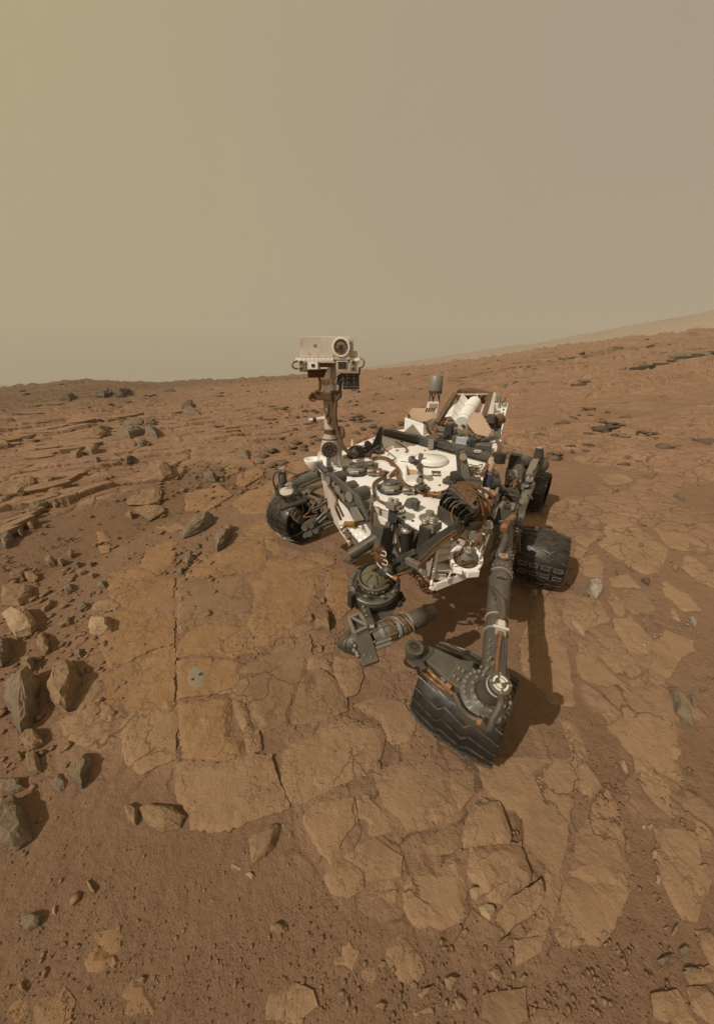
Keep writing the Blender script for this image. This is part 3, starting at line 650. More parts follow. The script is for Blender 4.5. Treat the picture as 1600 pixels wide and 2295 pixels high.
# ------------------------------------------------------------------ rocks that stand on their own
ROCKS = [  # crop, material, height in metres, outline, label
 ('B', 'rock', .10, '5,200 20,140 110,120 180,125 170,190 100,235 20,230', 'pale flat boulder with a worn grey end at the edge of the stony patch'),
 ('B', 'rock_pale', .14, '15,290 60,255 130,255 200,330 170,390 100,410 55,350', 'cracked pale boulder split across its top beside the sandy hollow'),
 ('B', 'rock_grey', .16, '-60,420 0,395 50,440 60,500 0,560 -70,560', 'large rounded grey boulder cut by the picture edge'),
 ('B', 'rock_grey', .17, '15,690 80,630 180,585 205,650 200,760 170,880 120,915 90,860 30,760', 'tall pointed dark grey boulder standing upright in the sand'),
 ('B', 'rock', .14, '300,560 360,540 410,570 435,640 415,700 380,800 340,815 280,760 245,700', 'big smooth tan boulder next to the pointed dark grey one'),
 ('B', 'rock', .09, '100,960 140,910 190,900 240,980 200,1010 150,1020', 'lumpy brown boulder below the tall pointed grey one'),
 ('B', 'rock', .07, '140,1040 180,1025 215,1080 220,1140 170,1150 150,1100', 'narrow tan stone lying below the lumpy brown boulder'),
 ('B', 'rock_grey', .09, '375,1150 420,1090 475,1030 500,1080 480,1160 445,1230 425,1180', 'sharp triangular grey stone alone on open sand'),
 ('B', 'rock_grey', .025, '280,1210 310,1150 375,1200 340,1250 300,1245', 'thin flat grey flake half sunk in sand'),
 ('B', 'rock_pale', .10, '482,350 500,300 560,295 608,330 600,380 540,395 490,385', 'knobbly pale boulder casting shade on bedrock'),
 ('B', 'rock', .08, '200,400 230,375 265,430 270,490 240,500 205,450', 'upright narrow stone between two piles of rubble'),
 ('B', 'rock', .05, '305,350 350,300 385,300 380,340 330,355', 'small slanting stone above the narrow upright one'),
 ('B', 'rock_grey', .06, '420,225 465,222 478,245 440,268 420,255', 'small blocky grey stone in the left rubble'),
 ('B', 'rock', .09, '110,520 150,515 190,545 170,590 120,580', 'brown block resting just above the tall pointed boulder'),
 ('B', 'rock_grey', .06, '400,490 425,468 450,495 440,520 405,515', 'small rounded grey stone near the knobbly pale boulder'),
 ('B', 'rock_grey', .19, '0,1310 60,1260 105,1280 150,1400 150,1490 80,1550 0,1540 -40,1420', 'very large fissured grey boulder low at the picture edge'),
 ('B', 'rock_grey', .04, '-20,1175 110,1178 135,1230 60,1260 0,1240', 'flat grey slab leaning above the fissured boulder'),
 ('B', 'rock', .08, '675,1320 700,1308 750,1330 745,1390 740,1425 690,1390', 'wedge of pale stone beside the knobbly double boulder'),
 ('B', 'rock', .08, '745,1330 810,1298 870,1330 890,1350 960,1340 998,1380 970,1440 890,1460 800,1430 760,1380', 'knobbly double boulder lying on open sand'),
 ('B', 'rock', .05, '50,75 100,55 150,55 120,80 60,90', 'thin tilted plate at the top of the stony patch'),
 ('B', 'rock', .06, '130,65 185,55 215,90 190,105 150,100', 'rounded slab touching the thin tilted plate'),
 ('B', 'rock_grey', .06, '345,150 370,115 395,125 400,155 365,165', 'jagged brown stone with a small chip beside it'),
 ('B', 'rock_grey', .05, '525,120 545,100 572,110 570,138 535,140', 'small grey lump at the edge of the ochre bedrock'),
 ('B', 'rock', .05, '225,265 275,210 290,205 280,240 240,272', 'thin upright shard of brown stone'),
 ('B', 'rock', .04, '440,580 460,575 455,620 440,612', 'tiny wedge at the foot of the smooth tan boulder'),
 ('B', 'rock', .05, '90,1060 110,1030 120,1070 105,1080', 'tiny stone beside the narrow tan one'),
 ('B', 'rock_grey', .04, '555,440 575,425 585,455 565,468', 'small dark stone on the bedrock near a long joint'),
 ('B', 'rock_grey', .04, '790,1035 815,1028 822,1050 800,1055', 'single round pebble stone on a square bedrock block'),
 ('C', 'rock_grey', .09, '78,735 95,700 150,680 185,705 165,750 120,772', 'solitary rounded grey boulder low on the sandy flat'),
 ('C', 'rock', .045, '1112,360 1160,320 1225,288 1260,300 1235,400 1190,440 1130,472 1115,410', 'pale upright slab fragment in the sand beside the bedrock pavement'),
 ('C', 'rock_pale', .05, '1095,515 1120,505 1142,525 1130,545', 'pale chip in front of the upright slab fragment'),
 ('C', 'rock', .05, '1260,290 1285,285 1280,310 1262,308', 'small stone touching the corner of the pale slab fragment'),
 ('C', 'rock', .05, '1288,325 1305,312 1315,350 1298,365', 'oblong stone between the slab fragment and the pavement'),
 ('C', 'rock', .06, '1205,750 1230,735 1275,745 1285,775 1250,785 1215,775', 'lone tan stone with a long shadow on the lower sand'),
 ('C', 'rock', .05, '70,1010 95,1000 115,1045 95,1055', 'small split stone at the lower edge of the sandy flat'),
 ('C', 'rock_pale', .04, '390,545 405,560 425,600 418,608 395,575', 'thin pale sliver lying on sand'),
 ('C', 'rock', .06, '600,990 630,970 655,985 640,1010', 'rounded knob on the lower bedrock outcrop'),
 ('C', 'rock_pale', .025, '235,665 250,660 248,700 232,702', 'small square pale flake on sand'),
 ('C', 'rock', .04, '320,840 340,830 360,840 345,855', 'small oval stone among the lower pebbles'),
 ('C', 'rock', .04, '270,825 290,815 298,835 280,845', 'small block beside the oval stone'),
 ('C', 'rock', .05, '180,960 200,930 212,950 195,985', 'egg shaped stone on the gravel'),
 ('A', 'rock', .045, '680,735 720,700 790,665 880,660 880,700 870,750 780,755 700,755', 'broad flat tan slab propped on the red sand'),
 ('A', 'rock', .05, '725,780 800,758 890,765 905,795 850,820 810,838 760,805', 'second flat slab lying in front of the broad propped one'),
 ('A', 'rock', .22, '800,580 820,545 880,538 935,560 940,600 890,612 830,600', 'rounded boulder in three lobes on the sandy slope'),
 ('A', 'rock_dark', .14, '680,525 700,495 728,498 722,522 690,530', 'dark angular boulder alone on the sandy slope'),
 ('A', 'rock_grey', .12, '500,520 520,500 545,515 530,535', 'small grey boulder below the stone ledge'),
 ('A', 'rock_grey', .14, '1105,605 1130,590 1180,600 1170,622 1120,620', 'low brown boulder near the tan bedrock flats'),
 ('A', 'rock_grey', .13, '985,900 1040,860 1110,815 1155,815 1150,855 1080,900 990,935', 'long layered boulder split in two by a crack'),
 ('A', 'rock_grey', .12, '1160,960 1190,915 1250,905 1260,930 1210,985 1180,1005', 'grey wedge shaped boulder with a dark lee side'),
 ('A', 'rock', .06, '1180,440 1230,400 1330,380 1390,370 1392,430 1330,450 1220,462', 'wide pale rock shelf broken along its front'),
 ('A', 'rock_grey', .14, '1270,490 1320,470 1365,475 1350,510 1300,505', 'crumbling layered boulder below the pale rock shelf'),
 ('A', 'rock_grey', .25, '640,385 650,345 720,335 780,345 780,375 700,400', 'long dark block at the foot of the ledge'),
 ('A', 'rock_grey', .30, '785,390 790,345 830,335 868,365 850,395', 'dark cube shaped block at the end of the ledge'),
 ('A', 'rock_grey', .22, '650,325 720,300 790,305 780,330 700,335', 'dark overhanging slab on top of the ledge'),
 ('A', 'rock_grey', .22, '780,325 800,298 850,305 850,330 800,335', 'small cap stone at the top end of the ledge'),
 ('A', 'rock', .25, '490,385 520,340 590,335 600,365 560,395 510,400', 'weathered tan block behind the ledge rubble'),
 ('A', 'rock', .18, '380,510 400,480 450,465 455,490 420,518', 'tan block at the lower end of the broken ledge'),
 ('A', 'rock', .18, '455,480 480,450 530,445 545,465 500,485', 'rounded tan block between the ledge and its lower end'),
 ('A', 'rock_grey', .16, '750,445 760,412 790,415 800,440 775,450', 'upright dark stone standing in front of the ledge'),
 ('A', 'rock_grey', .12, '712,450 735,425 748,445 730,452', 'small stone leaning on the upright dark stone'),
 ('A', 'rock_grey', .12, '800,445 820,430 825,440 805,450', 'little stone to one side of the upright dark stone'),
 ('A', 'rock_dark', .45, '500,158 540,133 600,130 612,155 560,165', 'dark jagged crag on the far rise'),
 ('A', 'rock_dark', .45, '620,162 635,130 690,130 695,152 650,168', 'dark blocky crag beside the jagged one on the far rise'),
 ('A', 'rock_dark', .35, '330,175 370,155 415,168 390,185 340,185', 'low dark crag on the far slope'),
 ('A', 'rock_dark', .25, '880,135 950,128 960,138 890,145', 'thin dark outcrop line near the horizon'),
 ('A', 'rock_dark', .30, '985,225 1030,203 1055,220 1050,235 1000,235', 'dark perched block on the middle rise'),
 ('A', 'rock_grey', .25, '985,260 1020,235 1090,250 1085,268 1010,270', 'grey ledge under the perched block on the middle rise'),
 ('A', 'rock', .10, '20,695 120,620 215,610 190,660 110,705', 'tan flagstone tilted out of the left outcrop'),
 ('A', 'rock', .09, '245,635 320,600 310,625 260,645', 'narrow flagstone edge above the sand ramp'),
 ('A', 'rock', .07, '0,740 10,700 60,705 50,735 10,752', 'flagstone corner at the picture edge of the left outcrop'),
 ('A', 'rock', .09, '245,725 260,680 330,640 370,640 340,700 280,735', 'stepped bedrock edge beside the smooth sand ramp'),
 ('A', 'rock_grey', .09, '120,830 170,770 240,725 265,750 240,785 160,845', 'layered bedrock edge with fine parallel cracks'),
 ('A', 'rock', .07, '150,870 165,850 190,860 180,880 160,882', 'small round stone at the foot of the layered edge'),
 ('A', 'rock_grey', .09, '0,960 10,910 60,905 75,930 30,980', 'dark rounded block low in the left outcrop'),
 ('A', 'rock_grey', .07, '95,910 110,890 130,905 115,920', 'little grey stone next to the dark rounded block'),
 ('A', 'rock', .08, '50,1145 90,1125 155,1118 120,1140 70,1150', 'thin brown flake near the stony patch'),
 ('A', 'rock', .07, '245,1065 270,1042 300,1050 295,1075 265,1080', 'angular tan stone on the dark sand'),
 ('A', 'rock', .06, '310,1065 330,1050 355,1068 335,1085', 'rounded stone beside the angular tan one'),
 ('A', 'rock', .06, '362,1025 385,1010 408,1022 385,1035', 'flat brown stone above the angular tan one'),
 ('A', 'rock', .06, '415,1120 440,1110 468,1122 440,1135', 'flat oval stone on the sand between the hollow and bedrock'),
 ('A', 'rock', .05, '478,1140 500,1128 528,1135 505,1152', 'flat oval stone close to the ochre bedrock'),
 ('A', 'rock_grey', .06, '405,1085 420,1065 440,1075 425,1095', 'pointed little stone on the dark sand'),
 ('A', 'rock_grey', .05, '482,1080 497,1066 510,1080 495,1090', 'dark little stone near the pointed one'),
 ('A', 'rock', .06, '285,760 300,742 320,755 305,770', 'lone stone on the smooth sand ramp'),
 ('A', 'rock', .06, '680,820 700,795 725,800 715,825', 'low stone half buried beside the second flat slab'),
 ('A', 'rock', .10, '1220,900 1235,870 1265,872 1270,895 1245,908', 'small tan knob touching the grey wedge boulder'),
 ('Z', 'rock', .09, '700,1410 722,1370 735,1368 742,1385 738,1412', 'jagged tan stone standing in the sand lane before the turret'),
 ('Z', 'rock', .05, '690,1388 697,1374 702,1390 694,1394', 'thin brown shard beside the jagged tan stone'),
 ('F', 'rock_white', .10, '692,700 705,655 760,635 800,665 806,720 795,745 760,768 735,745 700,725', 'white flecked broken rock by the middle wheel'),
 ('F', 'rock_pale', .05, '565,935 590,930 640,970 675,1010 670,1040 630,1020 590,980', 'smooth pale elongated stone in the sand lane'),
 ('F', 'rock', .05, '1070,1310 1090,1298 1125,1340 1130,1375 1105,1388 1080,1350', 'oval drab stone pressed into the bedrock'),
 ('F', 'rock_grey', .09, '1282,1430 1330,1410 1370,1440 1400,1520 1440,1620 1455,1695 1400,1640 1340,1600 1310,1510', 'large grey green slab stone lying in dark sand'),
 ('F', 'rock_grey', .06, '1425,1460 1450,1445 1470,1510 1470,1560 1440,1520', 'narrow grey stone next to the grey green slab'),
 ('F', 'rock', .06, '1500,1425 1560,1402 1565,1420 1510,1440', 'curved brown stone above the narrow grey one'),
 ('F', 'rock', .05, '1225,1480 1245,1450 1275,1470 1262,1502 1235,1500', 'round drab stone beside the grey green slab'),
 ('F', 'rock', .05, '1285,1530 1295,1508 1308,1530 1298,1562', 'small stone at the flank of the grey green slab'),
 ('F', 'rock_dark', .08, '1080,630 1110,615 1145,640 1135,670 1105,655', 'dark squarish stone on the rough bedrock'),
 ('F', 'rock', .06, '1275,495 1295,485 1312,500 1290,512', 'tan stone on the sand strip across the bedrock'),
 ('F', 'rock', .07, '1300,548 1325,530 1350,550 1330,575', 'angular stone at the end of the sand strip'),
 ('F', 'rock_grey', .05, '895,565 905,555 915,580 905,600', 'tiny oval stone on the dusty bedrock'),
 ('F', 'rock_white', .05, '672,205 690,198 702,212 685,222', 'small white speckled stone behind the middle wheel'),
 ('F', 'rock_grey', .09, '1305,35 1340,20 1395,50 1385,70 1330,50', 'flat grey stone far right of the rear wheel'),
 ('F', 'rock_pale', .06, '925,1935 950,1920 985,2000 980,2020 945,1985', 'pale slim stone pointing down the sand lane'),
 ('F', 'rock', .05, '740,1520 765,1515 785,1540 760,1545', 'little tan stone at a slab corner'),
 ('F', 'rock_white', .06, '290,710 310,690 335,720 328,748 305,735', 'white chip of rock under the middle wheel'),
 ('F', 'rock', .06, '905,1030 920,1035 945,1080 940,1100 915,1065', 'slim stone wedged in a joint of the bedrock'),
 ('F', 'rock_white', .06, '1420,890 1450,900 1480,960 1460,970 1430,930', 'grey white crumbly stone in the sand channel'),
 ('E', 'rock_pale', .09, '198,880 240,850 290,865 302,900 262,968 215,925', 'bright pale block with a dark gap behind it'),
 ('E', 'rock_pale', .08, '142,775 160,755 220,760 235,800 185,838 148,820', 'pale block behind the bright one'),
 ('E', 'rock', .06, '292,965 310,925 340,945 330,980', 'small stone between the bright block and the raised slab'),
 ('E', 'rock', .06, '310,1105 335,1075 395,1045 385,1070 345,1108', 'oblong stone at the tip of the raised slab'),
 ('E', 'rock', .05, '325,1050 335,1022 355,1040 345,1062', 'little stone above the oblong one'),
 ('E', 'rock', .08, '265,1270 290,1235 325,1245 348,1290 330,1330 290,1310', 'humped stone on the lower gravel'),
 ('E', 'rock', .08, '-10,1310 30,1285 80,1305 60,1345 30,1380 0,1360', 'craggy stone with a dark side on the lower gravel'),
 ('E', 'rock', .08, '50,1430 80,1400 125,1450 120,1490 80,1505 55,1470', 'big stone half in shade near the bottom edge'),
 ('E', 'rock', .06, '440,1310 465,1280 495,1300 480,1335 450,1340', 'rough stone among the bottom gravel'),
 ('E', 'rock', .06, '920,1045 945,1020 975,1045 960,1062', 'tan stone at the frayed end of a slab'),
 ('E', 'rock_grey', .07, '1270,1200 1310,1170 1360,1165 1345,1195 1300,1235', 'flat topped stone casting a thin shadow'),
 ('E', 'rock_grey', .08, '1400,1135 1435,1105 1468,1130 1455,1170 1410,1160', 'rounded dark stone near the lower right ledge'),
 ('E', 'rock', .05, '1350,1050 1370,995 1395,990 1385,1035 1362,1062', 'long narrow stone lying by itself'),
 ('E', 'rock', .05, '1305,1010 1325,995 1345,1012 1325,1030', 'small stone beside the long narrow one'),
 ('E', 'rock_pale', .06, '1255,690 1275,682 1296,720 1285,750 1258,735', 'pale stone on the sand lane between two pavements'),
 ('E', 'rock_pale', .05, '1232,555 1250,540 1272,570 1262,600 1238,595', 'pale oblong stone higher up the sand lane'),
 ('E', 'rock_pale', .05, '1172,400 1188,385 1205,405 1190,420', 'pale stone of a touching pair'),
 ('E', 'rock_pale', .05, '1205,400 1225,384 1245,400 1225,428', 'larger pale stone of a touching pair'),
 ('E', 'rock', .05, '1235,810 1250,796 1275,815 1258,832', 'small stone low in the sand lane'),
 ('E', 'rock', .05, '1265,855 1282,828 1298,840 1280,862', 'tilted stone just below in the sand lane'),
 ('E', 'rock', .05, '980,850 998,825 1015,830 1000,858', 'tan stone on the worn slab end'),
 ('E', 'rock_pale', .05, '722,280 745,262 768,270 758,295 735,298', 'pale lump by the dark sand joint'),
 ('E', 'rock', .07, '210,250 230,225 260,245 262,272 225,275', 'cluster lump at the crossing of two joints'),
 ('E', 'rock', .05, '165,205 180,185 195,200 182,222', 'round stone at the crossing of two joints'),
 ('E', 'rock', .05, '1500,640 1540,625 1580,640 1570,670 1530,660', 'pale rough stone against the frayed bedrock'),
 ('E', 'rock_grey', .08, '1430,1245 1465,1232 1545,1260 1530,1285 1450,1275', 'dark edged plate in the lower right ledge'),
 ('E', 'rock', .05, '1065,1275 1085,1255 1105,1275 1088,1300', 'pointed stone on the right gravel'),
 ('E', 'rock', .05, '940,1110 960,1092 975,1105 958,1125', 'tan knob on the right gravel'),
 ('E', 'rock', .05, '1015,1150 1035,1132 1052,1150 1035,1168', 'tan lump just beyond the knob on the right gravel'),
 ('D', 'rock', .07, '660,1240 680,1205 715,1210 715,1235 690,1248', 'block beside the frayed bedrock tongue'),
 ('D', 'rock', .08, '848,1345 870,1315 905,1350 895,1375 860,1360', 'dark sided stone below the bedrock tongue'),
 ('D', 'rock', .07, '898,1405 930,1370 990,1355 965,1400 915,1435', 'wedge leaning beside the dark sided stone'),
 ('D', 'rock', .06, '635,20 660,0 685,30 680,70 645,75', 'oval stone on the pavement rim'),
 ('D', 'rock', .06, '570,225 585,205 602,220 590,245', 'pale chip resting at a slab edge'),
 ('D', 'rock', .06, '410,1400 440,1378 468,1395 460,1425 425,1420', 'round stone on the gravel near the bottom'),
 ('D', 'rock', .06, '190,1340 210,1300 230,1310 220,1345 200,1360', 'upright oval stone on the lower gravel'),
 ('D', 'rock', .05, '340,1355 355,1335 375,1345 360,1368', 'small round stone of a pair on the gravel'),
 ('D', 'rock', .05, '300,1362 318,1348 333,1362 318,1378', 'smaller round stone of a pair on the gravel'),
 ('D', 'rock', .06, '640,1470 670,1448 715,1465 690,1495 650,1490', 'stone with a shaded end near the bottom edge'),
 ('D', 'rock', .05, '1035,1130 1055,1118 1078,1130 1060,1148', 'smooth pebble stone on bare sand'),
 ('D', 'rock', .05, '1155,1030 1185,1012 1202,1040 1180,1052', 'pale stone on the sand below the pavement'),
 ('D', 'rock', .06, '170,1560 190,1538 220,1555 210,1587 180,1587', 'stone cut by the bottom edge'),
 ('D', 'rock', .04, '185,285 195,275 212,288 198,308', 'chip in the joint between two large slabs'),
 ('D', 'rock_grey', .04, '172,330 176,315 180,365 174,368', 'thin dark splinter standing in the joint'),
 ('H', 'rock_grey', .05, '1065,860 1085,838 1112,845 1108,880 1080,885', 'round drab knob on the broad slab'),
 ('H', 'rock', .05, '1095,1475 1115,1458 1142,1485 1130,1500 1105,1495', 'pale stone at the corner of the drab slab'),
 ('H', 'rock_grey', .05, '1075,1520 1095,1508 1115,1525 1095,1540', 'small stone below the corner of the drab slab'),
 ('H', 'rock', .05, '1160,990 1170,972 1188,980 1178,1010', 'upright chip among the broken plates'),
 ('H', 'rock', .05, '1285,900 1300,870 1330,880 1325,925 1300,930', 'broken plate in the sand lane'),
 ('H', 'rock', .06, '1340,400 1352,380 1370,390 1362,412', 'nodule lying in the sand lane'),
 ('H', 'rock_grey', .05, '1385,335 1398,320 1415,335 1400,348', 'dark nodule near the head of the sand lane'),
 ('H', 'rock', .06, '1310,510 1328,488 1350,510 1340,530 1318,525', 'twin lump in the middle of the sand lane'),
 ('H', 'rock_grey', .05, '535,625 545,610 562,625 555,642', 'dark stone on the drab slab'),
 ('H', 'rock_pale', .04, '180,740 190,720 212,728 200,750', 'pale block on the bedrock near the long joint'),
 ('H', 'rock_grey', .05, '1232,1105 1242,1088 1258,1095 1250,1115', 'dark knob on the greenish slab'),
 ('H', 'rock_grey', .05, '300,90 320,60 352,70 350,105 318,110', 'grey top stone of the crumbled heap'),
 ('H', 'rock_grey', .07, '215,200 240,150 290,160 300,195 250,230', 'middle block of the crumbled heap'),
 ('H', 'rock_grey', .06, '160,290 190,255 225,270 200,305', 'lowest block of the crumbled heap'),
 ('I', 'rock_grey', .22, '920,405 950,392 990,402 960,414', 'dark overhang in the far ledge line'),
 ('I', 'rock_grey', .28, '1110,372 1160,355 1200,365 1180,378', 'longer dark overhang in the far ledge line'),
 ('I', 'rock_grey', .35, '1330,328 1400,310 1470,308 1460,330', 'thickest dark overhang in the far ledge line'),
 ('I', 'rock_grey', .35, '1500,318 1530,300 1570,298 1560,320', 'last dark overhang of the far ledge line near the picture edge'),
 ('I', 'rock_grey', .20, '1030,398 1050,385 1080,390 1060,402', 'small dark step between two overhangs'),
 ('I', 'rock_grey', .18, '895,455 905,425 940,430 935,458', 'square tan block under the far ledge line'),
 ('I', 'rock_grey', .18, '800,450 810,430 840,435 845,455', 'square dark block under the far ledge line'),
 ('I', 'rock_grey', .14, '480,488 500,475 528,480 510,490', 'grey stone on sand beyond the hexagonal antenna'),
 ('I', 'rock_grey', .22, '310,500 330,482 365,488 355,505', 'dark stone just above the power unit'),
 ('I', 'rock_grey', .10, '640,485 665,463 698,468 690,485', 'angular plate in the sand beyond the rover'),
 ('I', 'rock_grey', .08, '935,612 950,602 968,610 952,618', 'small dark stone on the right flats'),
 ('I', 'rock_grey', .08, '1025,600 1050,588 1080,595 1060,606', 'flat dark stone on the right flats'),
 ('I', 'rock_grey', .09, '1330,738 1350,725 1375,732 1355,745', 'grey stone alone on the right plain'),
 ('I', 'rock_grey', .09, '1505,830 1520,812 1545,825 1530,840', 'grey stone at the far right of the plain'),
 ('I', 'rock_grey', .07, '1475,770 1490,760 1508,768 1492,778', 'low grey stone on the far right flats'),
 ('I', 'rock_grey', .22, '780,300 800,290 830,296 815,308', 'dark flat stone near the skyline'),
 ('I', 'rock_grey', .22, '1170,222 1185,214 1210,218 1200,226', 'dark flat stone just under the skyline on the rise'),
]
for c, m, h, s, lab in ROCKS:
    rock(pxs(c, s), h, m, lab, 'separate rocks on the plain', k={'A': 1.1, 'I': .8}.get(c, .85))

# ------------------------------------------------------------------ gravel: loose pebbles nobody could count
def scatter(name, label, spots, m, parent=None):
    """spots: (x, y, size, flatness). Six-sided chips joined into one mass."""
    rnd = random.Random(5); V = []; Q = []
    n = len(spots); base = np.array([(1, 0, 0), (.3, .95, 0), (-.8, .6, 0), (-.8, -.6, 0), (.3, -.95, 0), (.1, .1, .9), (-.2, -.1, -.6)])
    fc = [(0, 1, 5), (1, 2, 5), (2, 3, 5), (3, 4, 5), (4, 0, 5), (1, 0, 6), (2, 1, 6), (3, 2, 6), (4, 3, 6), (0, 4, 6)]
    S = np.array(spots); rs = np.random.RandomState(3)
    b = base[None] * (1 + rs.uniform(-.35, .35, (n, 7, 3))); a = rs.uniform(0, 6.28, n)
    b[:, :5, 2] += rs.uniform(0, .55, (n, 5))
    b = b * S[:, None, 2:3] * np.stack([np.ones(n), rs.uniform(.55, 1, n), S[:, 3]], -1)[:, None, :]
    X = b[..., 0] * np.cos(a)[:, None] - b[..., 1] * np.sin(a)[:, None] + S[:, 0:1]
    Y = b[..., 0] * np.sin(a)[:, None] + b[..., 1] * np.cos(a)[:, None] + S[:, 1:2]
    Z = b[..., 2] + zbase(S[:, 0], S[:, 1])[:, None] + S[:, 4:5]
    V = np.stack([X, Y, Z], -1).reshape(-1, 3); Q = (np.arange(n)[:, None, None] * 7 + np.array(fc)[None]).reshape(-1, 3)
    o = link(name, mesh_np(name, V, Q), m); tag(o, label, kind='stuff')
    return o
_rs = np.random.RandomState(21)
def ground_many(px, py):
    u = (px - CX) / F_PX; v = (CY - py) / F_PX
    dy = math.cos(PITCH) + v * math.sin(PITCH); dz = np.minimum(-math.sin(PITCH) + v * math.cos(PITCH), -.05)
    z = np.zeros_like(px)
    for _ in range(14):
        t = (z - CAM_H) / dz; z = .5 * z + .5 * zbase(u * t, dy * t)
    return u * t, dy * t
def in_zone(px, py, w, h, n, s0, s1, lift=0.004, flat=.6):
    """n chips round a pixel position, thick in the middle, with few large ones."""
    x, y = ground_many(px + _rs.normal(size=n) * w * .5, py + _rs.normal(size=n) * h * .5)
    return list(zip(x, y, s0 + (s1 - s0) * _rs.rand(n) ** 3.6, flat * _rs.uniform(.7, 1.1, n), np.full(n, lift)))
sp = []
for z in [(120, 1330, 190, 190, 420, .006, .045), (60, 1600, 110, 300, 160, .006, .03), (200, 1450, 120, 160, 260, .005, .03), (330, 1230, 240, 120, 220, .006, .03),
          (430, 1250, 60, 90, 260, .008, .045), (200, 1900, 420, 260, 900, .003, .012), (500, 1950, 460, 220, 900, .003, .011), (120, 2120, 240, 240, 650, .003, .018),
          (420, 2120, 300, 240, 750, .003, .018), (760, 2120, 300, 220, 800, .003, .018), (900, 2200, 400, 130, 700, .004, .022), (1250, 2180, 400, 170, 900, .003, .02),
          (1250, 2230, 300, 90, 500, .004, .022), (1480, 2130, 200, 180, 400, .004, .02), (680, 1860, 60, 120, 160, .004, .014), (640, 1780, 160, 25, 120, .004, .012),
          (1420, 1900, 60, 180, 260, .003, .014), (1390, 1760, 80, 80, 200, .003, .014), (1350, 1680, 120, 90, 220, .003, .012), (1540, 1800, 100, 160, 250, .003, .012),
          (740, 1420, 40, 100, 160, .004, .016), (650, 1460, 160, 40, 260, .004, .014), (730, 1300, 40, 100, 120, .005, .018), (560, 1580, 200, 16, 140, .003, .012),
          (400, 1560, 8, 240, 120, .003, .012), (1300, 1420, 220, 300, 260, .003, .012), (1400, 1330, 240, 300, 260, .004, .018), (1350, 1150, 300, 180, 400, .006, .035),
          (350, 1050, 220, 90, 420, .012, .06), (480, 1060, 160, 90, 420, .012, .07), (250, 1010, 240, 70, 320, .012, .08), (150, 1120, 200, 90, 160, .01, .05),
          (430, 1010, 120, 40, 260, .015, .09), (560, 980, 160, 40, 160, .015, .07), (1000, 1500, 160, 120, 200, .004, .014), (900, 1640, 120, 60, 120, .004, .012),
          (1180, 1350, 120, 200, 160, .004, .014), (1260, 1000, 200, 60, 300, .008, .04), (1450, 1000, 260, 140, 420, .01, .05), (1180, 1780, 60, 20, 50, .006, .02),
          (800, 1830, 300, 120, 160, .003, .010), (1150, 1950, 30, 160, 90, .005, .018), (580, 1900, 120, 60, 200, .003, .012)]:
    z = list(z)
    if z[1] > 1850: z[4] = int(z[4] * .27); z[5] *= .5; z[6] *= .5
    sp += in_zone(*z)
M['pebble'] = mat('pebbles', (0.25, 0.155, 0.085), 0.95, var=(0.17, 0.10, 0.055), vscale=5, spec=.1)
scatter('pebbles', 'loose brown pebbles strewn over the sand and along the joints', sp, M['pebble'])
sp = []
for _ in range(4200):
    r = 6.5 * (9.0 ** _rs.rand()); a = _rs.uniform(-1.0, 1.0); x, y = r * math.sin(a), r * math.cos(a)
    dens = float(fbm(np.array(x * .22), np.array(y * .22), 36, 3)) + (.12 if a > 0 else -.05)
    if dens > _rs.uniform(-.1, .45): sp.append((x, y, .025 + .16 * _rs.rand() ** 3 * (1 + r / 40), _rs.uniform(.3, .6), .03))
M['loose'] = mat('loose_plates', (0.145, 0.098, 0.06), 0.9, var=(0.085, 0.06, 0.04), vscale=.8, spec=.2)
scatter('rubble', 'dark loose plates and rubble strewn over the distant plain', sp, M['loose'])
# a thin even film of coarse sand grains close to the camera
sp = []
gx, gy = ground_many(_rs.uniform(-60, 1660, 6000), 1250 + 1050 * _rs.rand(6000) ** .7)
sp = list(zip(gx, gy, .0012 + .0035 * _rs.rand(6000) ** 4, np.full(6000, .7), np.full(6000, .004)))
scatter('gravel', 'coarse sand grains sprinkled over the near ground', sp, M['pebble'])

# ------------------------------------------------------------------ tilted flagstones of the outcrops further out, each a plate of its own
M['plate'] = mat('flagstone', (0.275, 0.175, 0.105), 0.92, var=(0.205, 0.130, 0.078), vscale=3, bump=.02, bscale=9, spec=.15, layers=[((0.28, 0.16, 0.075), 1.2, .45, .65, .9)])
def flagstones(n, zone, s0, s1, strike, seed, m='plate', low=.03, long=.6):
    rnd = random.Random(seed)
    for _ in range(n):
        px, py = zone(rnd); g = on_ground(px, py); r = math.hypot(g.x, g.y)
        s = rnd.uniform(s0, s1) * (.55 + r / 14); th = s * rnd.uniform(.10, .2); k = rnd.randint(5, 8); V = []
        ph = rnd.uniform(0, 6)
        for q in range(k):
            t = ph + 6.283 * (q + rnd.uniform(-.3, .3)) / k; a, b = s * rnd.uniform(.6, 1.15) * math.cos(t), s * long * rnd.uniform(.6, 1.15) * math.sin(t)
            V.append((a, b, th * rnd.uniform(.8, 1.1)))
        n0 = len(V); V += [(a * .93, b * .93, -th) for a, b, c in V]; V += [(a * .88, b * .86, c * 1.12) for a, b, c in V[:n0]]
        Fc = [list(range(2 * n0, 3 * n0))]
        for q in range(n0):
            w = (q + 1) % n0; Fc += [[q, w, 2 * n0 + w, 2 * n0 + q], [n0 + q, n0 + w, w, q]]
        o = link('slab', mesh_py('slab', V, Fc), M[m]); o.parent = ground
        o.location = (g.x, g.y, g.z + th * .2 + low); o.rotation_euler = (rnd.uniform(-.05, .16), rnd.uniform(-.12, .06), strike + rnd.uniform(-.6, .6))
def zl(r):
    t = r.random(); y = 905 + 210 * r.random() ** 1.3; return (r.uniform(-20, 430 - (y - 905) * 1.25), y)
flagstones(28, zl, .13, .30, .45, 3)
